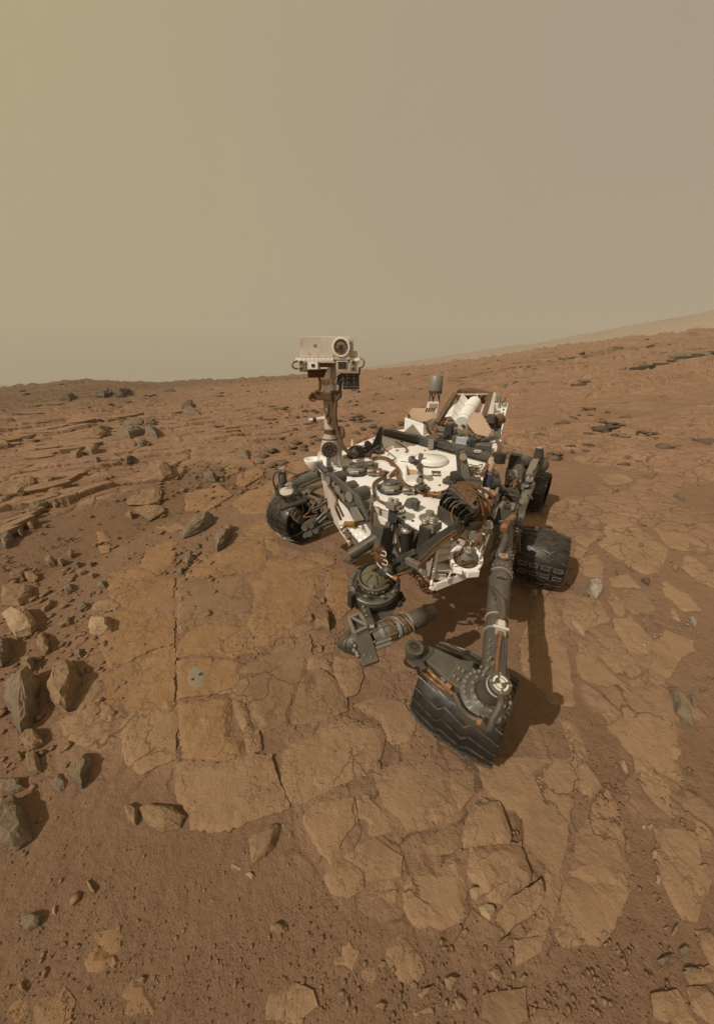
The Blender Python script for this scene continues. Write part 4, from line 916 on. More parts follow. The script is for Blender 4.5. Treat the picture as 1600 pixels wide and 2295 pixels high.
flagstones(14, lambda r: (r.uniform(430, 640), r.uniform(900, 1000)), .14, .26, .3, 4)
def zr(r):
    x = r.uniform(1010, 1600); y0 = 905 - (x - 1010) * .17; return (x, y0 - 75 * r.random() ** .8)
flagstones(70, zr, .13, .30, -.3, 5)
flagstones(18, lambda r: (r.uniform(820, 1150), r.uniform(838, 890)), .12, .26, -.2, 6)

# ------------------------------------------------------------------ bleached chips crushed by the wheels, and the tread prints behind the rover
sp = []
for z in [(1330, 1105, 26, 14, 34, .004, .020), (1308, 1222, 24, 14, 30, .003, .014), (1345, 1165, 40, 22, 30, .003, .016), (1322, 1240, 40, 10, 26, .003, .012), (1455, 1408, 60, 60, 60, .003, .014), (1430, 1360, 60, 40, 40, .002, .010),
          (1062, 1385, 30, 30, 24, .003, .012), (1330, 1310, 30, 20, 22, .003, .012), (1200, 1325, 16, 12, 10, .003, .014), (1540, 1400, 40, 50, 24, .003, .014), (1360, 1095, 60, 40, 26, .004, .018), (1365, 1255, 40, 16, 20, .003, .012)]:
    sp += in_zone(*z, lift=.018, flat=.35)
M['chip'] = mat('bleached_chips', (0.42, 0.40, 0.35), 0.85, var=(0.30, 0.25, 0.19), vscale=20, spec=.2)
scatter('bleached_chips', 'pale grey crushed chips sprinkled on the bedrock by the wheels', sp, M['chip'])
sp = in_zone(1212, 984, 60, 12, 260, .010, .030) + in_zone(1260, 996, 60, 16, 140, .008, .022)
scatter('crushed_gravel', 'dark crushed gravel in the wheel ruts behind the rover', sp, M['loose'])
def prints(path, n, w, label):
    V = []; Fc = []; P_ = [on_ground(*p) for p in path]
    for i in range(n):
        t = i / (n - 1) * (len(P_) - 1); k = min(int(t), len(P_) - 2); c = P_[k].lerp(P_[k + 1], t - k); d = (P_[k + 1] - P_[k]).normalized(); sd = Vector((-d.y, d.x, 0)); h = .028
        for q in range(2):
            o = len(V); a = c + sd * (w * (q - .5) - w * .25); b = c + sd * (w * (q - .5) + w * .25 + .0) + d * (.05 if q else -.05)
            a.z = float(zbase(a.x, a.y)) + .008; b.z = float(zbase(b.x, b.y)) + .008; g = d * .022
            V += [a - g, b - g, b + g, a + g, a + UP_ * h, b + UP_ * h]; Fc += [[o, o + 1, o + 5, o + 4], [o + 2, o + 3, o + 4, o + 5], [o, o + 4, o + 3], [o + 1, o + 2, o + 5]]
    ot = link('tread_prints', mesh_py('tread_prints', V, Fc), M['ground']); tag(ot, label, kind='stuff')
UP_ = Vector((0, 0, 1))
prints([(1130, 998), (1180, 1003), (1230, 1006), (1275, 1013)], 22, .34, 'pressed tread prints in the sand behind the rover')
prints([(1125, 985), (1165, 988), (1200, 990)], 14, .34, 'second row of pressed tread prints beside the crushed gravel')
prints([(1500, 1046), (1520, 1050), (1545, 1054)], 8, .26, 'short run of tread prints far out on the right flats')

def chain(pts):
    def z(r):
        t = z.k / z.n * (len(pts) - 1); z.k += 1; i = min(int(t), len(pts) - 2); f = t - i
        return (pts[i][0] + (pts[i + 1][0] - pts[i][0]) * f + r.uniform(-6, 6), pts[i][1] + (pts[i + 1][1] - pts[i][1]) * f + r.uniform(-2, 2))
    return z
def ledge(pts, n, s0, s1, strike, seed, m='plate', low=.05):
    z = chain(pts); z.k = 0; z.n = max(n - 1, 1); flagstones(n, z, s0, s1, strike, seed, m, low, .35)
ledge([(0, 1000), (90, 972), (190, 950), (300, 938)], 12, .22, .36, .35, 21)
ledge([(5, 1205), (60, 1165), (110, 1122), (150, 1085), (172, 1066)], 10, .20, .30, .9, 22)
ledge([(190, 1000), (240, 975), (290, 962), (345, 955)], 8, .20, .32, .4, 23)
ledge([(1290, 868), (1340, 853), (1390, 842), (1440, 832), (1500, 815), (1560, 803), (1605, 796)], 14, .14, .24, -.35, 24, 'rock_dark', .10)  # dark stone colour stands in for the shade along this ledge's front
# ================================================================== THE ROVER
F_DIR = Vector((-0.5, -0.866, 0)); L_DIR = Vector((0.866, -0.5, 0)); UP = Vector((0, 0, 1))
GREY = (0.052, 0.050, 0.043); DUST = (0.27, 0.17, 0.095)
M['mastpaint_shaded'] = mat('shaded_mast_paint', (0.46, 0.395, 0.32), 0.6, var=(0.36, 0.28, 0.20), vscale=7, layers=[((.20, .12, .07), 16, .54, .7, .6)])  # darker and browner than the cream: the mast's shade is put into the colour
M['white'] = mat('white_paint', (0.86, 0.84, 0.80), 0.5, var=(0.80, 0.76, 0.70), vscale=3.5, layers=[(DUST, 42, .62, .76, .5), ((.62, .50, .38), 1.6, .54, .76, .45)])
M['cream'] = mat('dusty_white_paint', (0.58, 0.52, 0.44), 0.6, var=(0.47, 0.39, 0.30), vscale=5, layers=[(DUST, 22, .56, .74, .55)])
M['tan'] = mat('dust_coat', (0.46, 0.31, 0.20), 0.75, var=(0.40, 0.27, 0.175), vscale=4)
M['grey'] = mat('grey_anodised_metal', GREY, 0.45, 0.25, var=(0.088, 0.078, 0.060), vscale=9, layers=[((.19, .14, .09), 12, .57, .75, .5)])
M['midgrey'] = mat('grey_paint', (0.088, 0.085, 0.073), 0.42, 0.2, var=(0.112, 0.100, 0.078), vscale=9, layers=[((.23, .165, .105), 14, .56, .74, .5)])
M['palegrey'] = mat('pale_grey_coat', (0.205, 0.192, 0.160), 0.5, 0.15, var=(0.25, 0.21, 0.155), vscale=9, layers=[((.27, .18, .11), 20, .58, .75, .5)])
M['black'] = mat('black_coat', (0.026, 0.025, 0.023), 0.45, 0.1, var=(0.045, 0.038, 0.03), vscale=8)
M['hose'] = mat('black_hose', (0.06, 0.055, 0.046), 0.6, var=(0.09, 0.075, 0.055), vscale=12)
M['copper'] = mat('amber_cable_wrap', (0.215, 0.105, 0.040), 0.4, 0.3, var=(0.13, 0.062, 0.026), vscale=24, layers=[((.34, .20, .095), 50, .56, .72, .7)])
M['brown'] = mat('brown_film', (0.150, 0.078, 0.040), 0.45, 0.2, var=(0.085, 0.045, 0.026), vscale=14, layers=[((.26, .15, .075), 30, .56, .72, .6)])
M['orange'] = mat('orange_tape', (0.29, 0.135, 0.055), 0.5, var=(0.22, 0.10, 0.045), vscale=20)
M['silver'] = mat('bare_metal', (0.50, 0.48, 0.44), 0.42, 0.7, var=(0.42, 0.38, 0.32), vscale=12)
M['steel'] = mat('dull_steel', (0.33, 0.31, 0.27), 0.4, 0.7, var=(0.24, 0.21, 0.17), vscale=14)
M['tyre'] = mat('wheel_metal', (0.026, 0.026, 0.025), 0.36, 0.55, var=(0.044, 0.039, 0.032), vscale=5, layers=[((.13, .09, .058), 7, .60, .78, .6), ((.30, .22, .14), 60, .66, .74, .7)])
M['tread'] = mat('worn_tread_edge', (0.065, 0.060, 0.052), 0.4, 0.6, var=(0.20, 0.165, 0.12), vscale=26)
M['glass'] = mat('dark_lens_glass', (0.012, 0.011, 0.010), 0.08, 0.0, spec=.8); M['glass'].node_tree.links.remove(M['glass'].node_tree.nodes['Principled BSDF'].inputs['Roughness'].links[0])
M['mirror'] = mat('polished_mirror', (0.42, 0.36, 0.29), 0.06, 1.0); M['mirror'].node_tree.links.remove(M['mirror'].node_tree.nodes['Principled BSDF'].inputs['Roughness'].links[0])
M['gold'] = mat('gold_foil', (0.55, 0.30, 0.08), 0.3, 0.8, var=(0.4, 0.2, 0.05), vscale=30)
M['olive'] = mat('olive_liner', (0.135, 0.112, 0.062), 0.7, var=(0.10, 0.082, 0.05), vscale=9)
M['blueglass'] = mat('bright_reflector', (0.72, 0.78, 0.86), 0.12, 0.6)
M['navy'] = mat('dark_blue_paint', (0.040, 0.040, 0.060), 0.45, var=(0.06, 0.05, 0.055), vscale=9)
M['mark'] = mat('pale_mark', (0.60, 0.55, 0.46), 0.6)
for _k in ('grey', 'midgrey', 'palegrey', 'black', 'hose', 'steel', 'silver', 'navy', 'brown', 'copper'): dust_top(M[_k], (.225, .145, .088), .3, 1.0, .42, 16)
dust_top(M['white'], (.66, .53, .41), .5, 1.0, .38, 2.6)
dust_top(M['tyre'], (.17, .115, .075), .1, 1.0, .42, 12)
M['red'] = mat('faded_red_print', (0.33, 0.10, 0.06), 0.6)

def to_plane(px, py, p0, n):
    d = Vector(ray(px, py)); o = Vector((0, 0, CAM_H)); return o + d * ((p0 - o).dot(n) / d.dot(n))
def AY(px, py, y): return to_plane(px, py, Vector((0, y, 0)), Vector((0, 1, 0)))
def AZ(px, py, z): return to_plane(px, py, Vector((0, 0, z)), UP)
D_N = Vector((-0.17 * .57, -0.17 * .82, 1)).normalized()
def DK(px, py, h=0.0): return to_plane(px, py, Vector((.35, 1.65, 1.05)) + UP * h, D_N)
_A, _B = DK(742, 1088), DK(943, 1187)
E_DIR = (_B - _A); E_DIR.z = 0; E_DIR.normalize(); N_DIR = Vector((E_DIR.y, -E_DIR.x, 0))
if N_DIR.y > 0: N_DIR = -N_DIR
def FP(px, py, off=0.0): return to_plane(px, py, _A + N_DIR * off, N_DIR)
def pxm(p):
    """Metres for one photograph pixel at point p."""
    return (p.y * math.cos(PITCH) - (p.z - CAM_H) * math.sin(PITCH)) / F_PX

def basis(ax, hint=UP):
    w = ax.normalized(); u = hint.cross(w)
    if u.length < 1e-3: u = Vector((1, 0, 0)).cross(w)
    u.normalize(); return u, w.cross(u), w

class MB:
    """Collects shapes in world coordinates and links them as one mesh."""
    def __init__(s): s.v = []; s.f = []; s.sm = []
    def add(s, V, Fc, smooth=False):
        o = len(s.v); s.v += [tuple(q) for q in V]; s.f += [[i + o for i in f] for f in Fc]; s.sm += [smooth] * len(Fc); return s
    def hexa(s, b, t):
        """Frustum between two equal-length loops of points."""
        n = len(b); V = list(b) + list(t)
        return s.add(V, [list(range(n))[::-1], list(range(n, 2 * n))] + [[i, (i + 1) % n, n + (i + 1) % n, n + i] for i in range(n)])
    def box(s, c, sx, sy, sz, X=None, Z=None):
        Z = (Z or UP).normalized(); X = (X or L_DIR); X = (X - Z * X.dot(Z)).normalized(); Y = Z.cross(X)
        q = [c + X * (a * sx / 2) + Y * (b * sy / 2) for a, b in ((-1, -1), (1, -1), (1, 1), (-1, 1))]
        return s.hexa([p - Z * sz / 2 for p in q], [p + Z * sz / 2 for p in q])
    def bar(s, a, b, w, h=None, hint=UP):
        """Rectangular bar from a to b."""
        u, v, k = basis(b - a, hint); h = h or w
        q = [u * (i * w / 2) + v * (j * h / 2) for i, j in ((-1, -1), (1, -1), (1, 1), (-1, 1))]
        return s.hexa([a + p for p in q], [b + p for p in q])
    def cyl(s, a, b, r, r2=None, n=20, caps=True):
        r2 = r if r2 is None else r2; u, v, _ = basis(b - a); cs = [(math.cos(6.28319 * i / n), math.sin(6.28319 * i / n)) for i in range(n)]
        V = [a + u * (c * r) + v * (d * r) for c, d in cs] + [b + u * (c * r2) + v * (d * r2) for c, d in cs]
        s.add(V, [[i, (i + 1) % n, n + (i + 1) % n, n + i] for i in range(n)], True)
        if caps:
            s.add(V[:n], [list(range(n))[::-1]]); s.add(V[n:], [list(range(n))])
        return s
    def lathe(s, c, ax, prof, n=28, close=False, smooth=True):
        """prof: (distance along axis, radius)."""
        u, v, w = basis(ax); V = []; m = len(prof)
        for a, r in prof:
            V += [c + w * a + u * (r * math.cos(6.28319 * i / n)) + v * (r * math.sin(6.28319 * i / n)) for i in range(n)]
        Fc = [[k * n + i, k * n + (i + 1) % n, ((k + 1) % m) * n + (i + 1) % n, ((k + 1) % m) * n + i] for k in range(m if close else m - 1) for i in range(n)]
        s.add(V, Fc, smooth)
        if not close:
            if prof[0][1] > 1e-5: s.add(V[:n], [list(range(n))[::-1]])
            if prof[-1][1] > 1e-5: s.add(V[-n:], [list(range(n))])
        return s
    def ring(s, c, ax, r0, r1, h, n=28): return s.lathe(c, ax, [(-h / 2, r0), (-h / 2, r1), (h / 2, r1), (h / 2, r0)], n, True, False)
    def tube(s, pts, r, n=8, seg=6, r2=None):
        P = [Vector(p) for p in pts]; C = []
        for i in range(len(P) - 1):
            p0, p1, p2, p3 = P[max(i - 1, 0)], P[i], P[i + 1], P[min(i + 2, len(P) - 1)]
            for k in range(seg):
                t = k / seg
                C.append(.5 * ((2 * p1) + (p2 - p0) * t + (2 * p0 - 5 * p1 + 4 * p2 - p3) * t * t + (3 * p1 - p0 - 3 * p2 + p3) * t ** 3))
        C.append(P[-1]); V = []; u = None; m = len(C)
        for i, c in enumerate(C):
            d = (C[min(i + 1, m - 1)] - C[max(i - 1, 0)]).normalized()
            u = basis(d)[0] if u is None else (u - d * u.dot(d)).normalized(); w = d.cross(u)
            rr = r if r2 is None else r + (r2 - r) * i / (m - 1)
            V += [c + u * (rr * math.cos(6.28319 * k / n)) + w * (rr * math.sin(6.28319 * k / n)) for k in range(n)]
        s.add(V, [[i * n + k, i * n + (k + 1) % n, (i + 1) * n + (k + 1) % n, (i + 1) * n + k] for i in range(m - 1) for k in range(n)], True)
        return s.add(V[:n], [list(range(n))[::-1]]).add(V[-n:], [list(range(n))])
    def prism(s, poly, ext):
        return s.hexa(list(poly), [p + ext for p in poly])
    def build(s, name, m, parent=None, bevel=0.0):
        if not s.v: return None
        A = np.array(s.v); c = Vector(((A[:, 0].min() + A[:, 0].max()) / 2, (A[:, 1].min() + A[:, 1].max()) / 2, A[:, 2].min()))
        me = mesh_py(name, [Vector(v) - c for v in s.v], s.f); bm = bmesh.new(); bm.from_mesh(me)
        bmesh.ops.recalc_face_normals(bm, faces=bm.faces); bm.to_mesh(me); bm.free()
        me.polygons.foreach_set('use_smooth', s.sm)
        o = bpy.data.objects.new(name, me); COL.objects.link(o); me.materials.append(M[m] if isinstance(m, str) else m)
        o.location = c
        if parent is not None: put_under(o, parent)
        if bevel:
            b = o.modifiers.new('bevel', 'BEVEL'); b.width = bevel; b.segments = 2; b.limit_method = 'ANGLE'; b.angle_limit = .7
        return o

def world_of(o):
    m = Matrix.Translation(o.location) @ o.rotation_euler.to_matrix().to_4x4()
    return (world_of(o.parent) @ o.matrix_parent_inverse @ m) if o.parent else m
def put_under(o, parent):
    o.parent = parent; o.matrix_parent_inverse = world_of(parent).inverted()

root = bpy.data.objects.new('rover', None); COL.objects.link(root)
root.empty_display_size = .5; _c = DK(940, 1060); root.location = (_c.x, _c.y, float(zbase(_c.x, _c.y)))
tag(root, 'six-wheeled white and grey robotic rover with camera mast parked on cracked bedrock', 'rover')
def P(name, mb, m, parent=None, bevel=0.0): return mb.build(name, m, parent or root, bevel)

# ------------------------------------------------------------------ body and deck
DECK_PX = [(712, 1045), (722, 1062), (742, 1088), (835, 1128), (868, 1140), (887, 1156), (943, 1187), (992, 1190), (1012, 1172), (1078, 1108), (1084, 1064), (1098, 1034),
           (1112, 1020), (1124, 985), (1010, 975), (905, 962), (872, 966), (780, 1003)]
DP = [DK(*p) for p in DECK_PX]; dc = sum(DP, Vector()) / len(DP)
deck = P('deck', MB().prism([p - UP * .018 for p in DP], UP * .018), 'white', bevel=.003)
inner = [dc + (p - dc) * .975 - UP * .019 for p in DP]
body = P('body', MB().hexa([p - UP * .40 - (p - dc) * .06 for p in inner], inner), 'cream', bevel=.004)
# front and side cover panels, each its own sheet
for i, (a, b) in enumerate([(2, 3), (3, 5), (5, 6), (7, 8), (8, 9)]):
    A, B = inner[a], inner[b]; n = (B - A).cross(UP).normalized()
    if n.dot(A - dc) < 0: n = -n
    d = (B - A); q = [A + d * .05 - UP * .05, A + d * .95 - UP * .05, A + d * .93 - UP * .33 - (A - dc) * .05, A + d * .07 - UP * .33 - (A - dc) * .05]
    P('side_panel', MB().prism([p + n * .004 for p in q], n * .012), 'white' if i in (0, 1) else 'cream', body, .002)
# deck bolts
for i, (x, y) in enumerate([(770, 1068), (800, 1032), (842, 1080), (905, 1160), (925, 1168), (1018, 1150), (1040, 1100), (985, 1088), (952, 1010), (900, 990), (1005, 1012), (1055, 1075), (1068, 1062),
                           (1072, 1088), (870, 1020), (890, 1010), (845, 1010), (830, 1022), (996, 1075), (955, 1088), (1062, 1085), (1050, 1088), (1058, 1095), (1066, 1100), (985, 1160), (1000, 1150), (968, 1112), (905, 1030)]):
    p = DK(x, y); P('bolt', MB().cyl(p - UP * .002, p + D_N * .006, .009 + .004 * (i % 3 == 0), n=10), 'grey', deck)
# survey marks: a ring with crossed sectors
def survey_mark(c, ax, r, parent, hint=None, dark='grey', light='mark'):
    u, v, w = basis(ax, hint or L_DIR)
    m = P('survey_mark', MB().cyl(c, c + w * .003, r * 1.25, n=28), dark, parent)
    P('mark_ring', MB().ring(c + w * .0045, w, r * .72, r, .002), light, m if parent is root else parent)
    for a0 in (0.4, 3.54):
        V = [c + w * .0055] + [c + w * .0055 + (u * math.cos(a0 + t) + v * math.sin(a0 + t)) * r * .56 for t in np.linspace(0, 1.57, 7)]
        P('mark_sector', MB().hexa(V, [q + w * .0015 for q in V]), light, m if parent is root else parent)
for x, y, r in ((776, 1064, .030), (818, 1095, .034), (895, 1146, .032), (746, 1042, .024)):
    survey_mark(DK(x, y, .001), D_N, r, deck)

# ------------------------------------------------------------------ camera mast
MY = 2.77
def rect(mb, x0, y0, x1, y1, Y, d, ch=0):
    """Upright box whose camera-facing side covers a pixel rectangle at distance Y; d is its depth."""
    ym = (y0 + y1) / 2; a = AY(x0, ym, Y).x; b = AY(x1, ym, Y).x; t = AY((x0 + x1) / 2, y0, Y).z; l = AY((x0 + x1) / 2, y1, Y).z
    if ch:
        c = ch * (b - a) / (x1 - x0); q = [(a, l), (b, l), (b, t - c), (b - c, t), (a + c, t), (a, t - c)]
    else: q = [(a, l), (b, l), (b, t), (a, t)]
    return mb.prism([Vector((x, Y, z)) for x, z in q], Vector((0, d, 0)))
def M_(px, py, dy=0.0): return AY(px, py, MY + dy)
mast = P('mast', MB().lathe(M_(742, 1012), UP, [(-.02, .098), (.03, .094), (.10, .078), (.155, .056), (.17, .052), (.40, .050), (.47, .050)]), 'mastpaint_shaded')
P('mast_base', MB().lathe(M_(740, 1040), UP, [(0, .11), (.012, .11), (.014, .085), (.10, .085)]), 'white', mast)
for a in range(6):
    t = a * 1.047 + .3; d = Vector((math.cos(t), math.sin(t), 0)); b = M_(740, 1040)
    P('base_rib', MB().hexa([b + d * .08 + d.cross(UP) * .006, b + d * .135 + d.cross(UP) * .006, b + d * .135 - d.cross(UP) * .006, b + d * .08 - d.cross(UP) * .006],
                            [b + UP * .12 + d * .08 + d.cross(UP) * .006, b + UP * .12 + d * .1 + d.cross(UP) * .006, b + UP * .12 + d * .1 - d.cross(UP) * .006, b + UP * .12 + d * .08 - d.cross(UP) * .006]), 'white', mast)
for y, r, h in ((966, .058, .04), (985, .074, .03)): P('mast_band', MB().lathe(M_(741, y), UP, [(-h / 2, r), (h / 2, r)]), 'brown', mast)
P('cable_patch', MB().tube([M_(734, 905, -.055), M_(736, 920, -.06), M_(732, 935, -.055), M_(740, 942, -.06)], .013), 'brown', mast)
P('cable_patch', MB().tube([M_(738, 935, -.06), M_(737, 950, -.06)], .016), 'brown', mast)
P('mast_cable', MB().tube([M_(752, 895, -.05), M_(751, 930, -.07), M_(755, 960, -.08), M_(762, 985, -.1), M_(772, 1005, -.12), M_(790, 1018, -.1), M_(800, 1016)], .018), 'brown', mast)
P('mast_cable', MB().tube([M_(756, 960, -.05), M_(766, 962, -.06), M_(768, 975, -.08), M_(760, 985, -.08)], .02), 'brown', mast)
# lower drive wheel with its disc brake pattern
dw = P('drive_housing', MB().cyl(M_(738, 1008, -.10), M_(738, 1008, -.17), .066, n=30), 'black', mast, .004)
for r, h, mm in ((.055, .004, 'brown'), (.040, .007, 'grey'), (.022, .012, 'brown')): P('drive_ring', MB().ring(M_(738, 1008, -.172), Vector((0, 1, 0)), r - .008, r, h), mm, dw)
for k in range(8):
    a = k * .785; c = M_(738, 1008, -.173) + Vector((math.cos(a) * .048, 0, math.sin(a) * .048)); P('drive_bolt', MB().cyl(c, c - Vector((0, .006, 0)), .005, n=8), 'steel', dw)
P('sensor_boom', MB().cyl(M_(728, 937), M_(693, 941, -.05), .016, .012).cyl(M_(712, 940, -.03), M_(700, 941, -.045), .018), 'white', mast)
P('boom_sleeve', MB().cyl(M_(708, 940.5, -.035), M_(700, 941, -.047), .020), 'grey', mast)
# collar, neck, bracket
col = P('mast_collar', rect(rect(MB(), 697, 879, 743, 897, MY - .09, .17), 740, 876, 765, 893, MY - .07, .12), 'brown', mast, .006)
P('collar_cable', MB().tube([M_(700, 880, -.1), M_(694, 886, -.11), M_(696, 895, -.1), M_(706, 897, -.1)], .012), 'copper', mast)
P('collar_cable', MB().tube([M_(715, 845, -.05), M_(718, 860, -.08), M_(716, 873, -.09), M_(706, 878, -.1)], .011), 'copper', mast)
P('collar_cable', MB().tube([M_(764, 855, -.05), M_(762, 872, -.06), M_(760, 890, -.07), M_(752, 897, -.06)], .012), 'hose', mast)
P('neck', MB().cyl(M_(738, 882), M_(738, 858), .058).cyl(M_(740, 858), M_(740, 848), .046), 'white', mast)
P('neck_flange', rect(MB(), 719, 850, 755, 860, MY - .08, .16), 'cream', mast, .003)
for x in (725, 735, 746): P('flange_spring', MB().cyl(M_(x, 862, -.085), M_(x, 852, -.085), .008, n=8), 'gold', mast)
q = [M_(724, 850, -.06), M_(741, 850, -.06), M_(741, 820, -.06), M_(736, 820, -.06)]
P('neck_bracket', MB().prism(q, Vector((0, .12, 0))), 'white', mast, .003)
P('neck_post', rect(MB(), 741, 806, 752, 850, MY - .04, .1), 'cream', mast, .003)
P('tilt_drive', MB().cyl(M_(690, 837), M_(742, 835), .030), 'brown', mast)
for x in (696, 703, 711, 720): P('drive_wrap', MB().cyl(M_(x, 837), M_(x + 3, 837), .034), 'copper', mast)
# head
HY = MY - .14
head = P('mast_head', rect(MB(), 672, 753.5, 791.5, 801, HY, .26, 6), 'cream', bevel=.004)
P('head_step', rect(MB(), 790.8, 786, 801, 801, HY + .02, .2), 'cream', head, .003)
P('head_plate', rect(MB(), 662, 801.5, 808, 807.5, HY - .012, .24), 'white', head, .002)
P('window_housing', rect(MB(), 744, 756, 785, 806, HY - .035, .03, 3), 'cream', head, .004)
wc = AY(764, 777.5, HY - .037); s = pxm(wc)
win = P('laser_window', MB().ring(wc, Vector((0, -1, 0)), 15.5 * s, 20 * s, .014, 40), 'white', head, .002)
P('window_rim', MB().ring(wc - Vector((0, .002, 0)), Vector((0, -1, 0)), 14 * s, 16 * s, .012, 40), 'brown', head)
P('window_mirror', MB().lathe(wc + Vector((0, .004, 0)), Vector((0, -1, 0)), [(-.001, 14.6 * s), (0, 14.4 * s), (.006, 10 * s), (.008, 5 * s), (.0085, 0.0001)], 32), 'mirror', head)
P('window_hub', MB().lathe(wc - Vector((0, .006, 0)), Vector((0, -1, 0)), [(0, 5.2 * s), (.006, 5 * s), (.008, 3.6 * s)], 20), 'black', head)
for a in (.4, 2.75, -1.57): P('window_strut', MB().bar(wc - Vector((0, .006, 0)), wc + Vector((math.cos(a), 0, math.sin(a))) * 14.5 * s - Vector((0, .006, 0)), .006, .004), 'black', head)
for k in range(16):
    a = k * .3927; c = wc + Vector((math.cos(a), -.014, math.sin(a))) * 1; c = wc + Vector((math.cos(a) * 18 * s, -.008, math.sin(a) * 18 * s))
    P('window_bolt', MB().cyl(c, c - Vector((0, .003, 0)), .0022, n=6), 'cream', head)
for x, y in ((746, 768), (746, 785), (747, 797), (783, 768), (783, 788), (783, 797), (757, 757.5), (772, 757.5)):
    c = AY(x, y, HY - .036); P('housing_bolt', MB().cyl(c, c - Vector((0, .004, 0)), .0045, n=8), 'black', head)
c = AY(706, 774, HY - .001); P('vent_patch', MB().box(c, .022, .004, .018, Vector((1, 0, 0))), 'palegrey', head)
for x in range(676, 742, 9):
    c = AY(x, 804, HY - .0125); P('plate_bolt', MB().cyl(c, c - Vector((0, .003, 0)), .003, n=6), 'grey', head)
def square_eye(x0, y0, x1, y1, kind):
    e = P('camera_eye', rect(MB(), x0, y0, x1, y1, HY - .05, .12), 'cream', head, .003)
    xm, ym, w, h = (x0 + x1) / 2, (y0 + y1) / 2, (x1 - x0), (y1 - y0)
    g = .30 if kind == 0 else .62
    P('eye_frame', rect(MB(), xm - w * .40, ym - h * .40, xm + w * .40, ym + h * .40, HY - .054, .004), 'white' if kind == 0 else 'steel', head)
    P('eye_glass', rect(MB(), xm - w * g / 2, ym - h * g / 1.7, xm + w * g / 2, ym + h * g / 1.7, HY - .058, .004), 'glass', head)
    if kind:
        c = AY(xm, ym, HY - .060); P('eye_ring', MB().ring(c, Vector((0, -1, 0)), .011, .017, .004), 'grey', head)
square_eye(689, 809, 714, 828.5, 0); square_eye(754, 808, 779.5, 828, 1)
for x in (676, 792.5):
    for y in (813.5, 827):
        b = P('navigation_camera', rect(MB(), x - 8, y - 6.2, x + 8, y + 6.2, HY - .03, .10), 'cream', head, .003)
        c = AY(x, y, HY - .031); P('lens_barrel', MB().ring(c, Vector((0, -1, 0)), .012, .019, .022, 20), 'palegrey', head)
        P('lens_glass', MB().cyl(c, c - Vector((0, .006, 0)), .0125, n=18), 'brown', head)
P('camera_bar', rect(MB(), 684, 807.6, 806, 813, HY - .02, .14), 'cream', head, .002)
P('underside_box', rect(MB(), 714, 808, 742, 822, HY + .01, .1), 'brown', head, .003)
P('wire_loop', MB().tube([AY(668, 809, HY), AY(658, 812, HY - .02), AY(655, 819, HY - .03), AY(660, 825, HY - .02), AY(669, 826, HY)], .006), 'copper', head)
P('wire_loop', MB().tube([AY(803, 803, HY), AY(812, 804, HY - .02), AY(816, 812, HY - .03), AY(813, 821, HY - .02), AY(804, 825, HY)], .006), 'copper', head)
P('wire_loop', MB().tube([AY(806, 826, HY), AY(805, 838, HY), AY(798, 842, HY + .02)], .007), 'hose', head)
cal = P('electronics_box', rect(MB(), 768, 836, 805, 872.5, HY + .02, .12), 'grey', head, .003)
for y in (843, 852, 861, 869): P('box_rib', rect(MB(), 769, y - 1.2, 804, y + 1.2, HY + .008, .012), 'black', head)
for x in (778, 793): P('box_rib', rect(MB(), x - 1, 838, x + 1, 872, HY + .012, .008), 'steel', head)
for x, y in ((782, 847.5), (797, 847.5), (782, 856.5), (797, 856.5), (774, 866), (786, 866), (799, 866)): P('box_cell', rect(MB(), x - 4, y - 2.2, x + 4, y + 2.2, HY + .013, .007), 'midgrey', head)
P('box_arm', MB().bar(AY(760, 850, HY + .08), AY(770, 842, HY + .06), .03, .05).bar(AY(757, 862, HY + .08), AY(762, 845, HY + .08), .025, .03), 'black', head)
# ------------------------------------------------------------------ on the deck
def up_cyl(x, y, r, h, z0=0.0, n=24, r2=None): p = DK(x, y, z0); return MB().cyl(p, p + UP * h, r, r2, n)
# low round antenna cup by the mast
P('antenna_cup', MB().lathe(DK(704, 1052, -.03), UP, [(0, .03), (.05, .07), (.09, .085), (.10, .085), (.10, .075), (.07, .055)]), 'white')
P('cup_stem', MB().cyl(DK(704, 1052, .03), DK(702, 1052, .16), .022, .012), 'palegrey')
# parking brackets behind the mast: a dark domed wheel and a fin
P('brake_dome', MB().lathe(DK(800, 1018, .02), Vector((.35, -.9, .25)), [(-.05, .085), (.02, .085), (.05, .06), (.06, .02)], 24), 'black')
P('brake_cheek', MB().prism([DK(784, 1014), DK(790, 1014), DK(788, 985, .0) + UP * .0], Vector((.01, .01, .004))), 'cream')
P('brake_foot', MB().box(DK(812, 1018, .015), .16, .12, .03, Vector((1, -.2, 0))), 'black', bevel=.004)
P('dark_paddle', MB().cyl(DK(824, 1001, .05), DK(828, 999, .06), .055, n=20).bar(DK(812, 1008, .03), DK(824, 1000, .05), .02), 'navy')
def fin(pts, top, w, mname='midgrey'):
    return MB().hexa(pts, top)
f0, f1 = DK(826, 1010), DK(852, 1006)
P('deck_fin', MB().prism([DK(828, 1012), DK(852, 1009), AY(856, 957, DK(852, 1009).y), AY(850, 958, DK(852, 1009).y)], Vector((.015, .05, 0))), 'black', bevel=.003)
P('fin_foot', MB().box(DK(840, 1012, .012), .17, .09, .025, Vector((1, -.25, 0))), 'black', bevel=.004)
P('fin_brace', MB().bar(DK(832, 1010, .02), DK(850, 998, .20), .012).bar(DK(858, 1003, .02), DK(855, 990, .2), .012), 'grey')
P('deck_channel', MB().prism([DK(770, 1022), DK(815, 1022), DK(838, 1017), DK(868, 1002), DK(877, 1001), DK(878, 1006), DK(842, 1023), DK(815, 1028), DK(770, 1027)], UP * .008), 'tan')
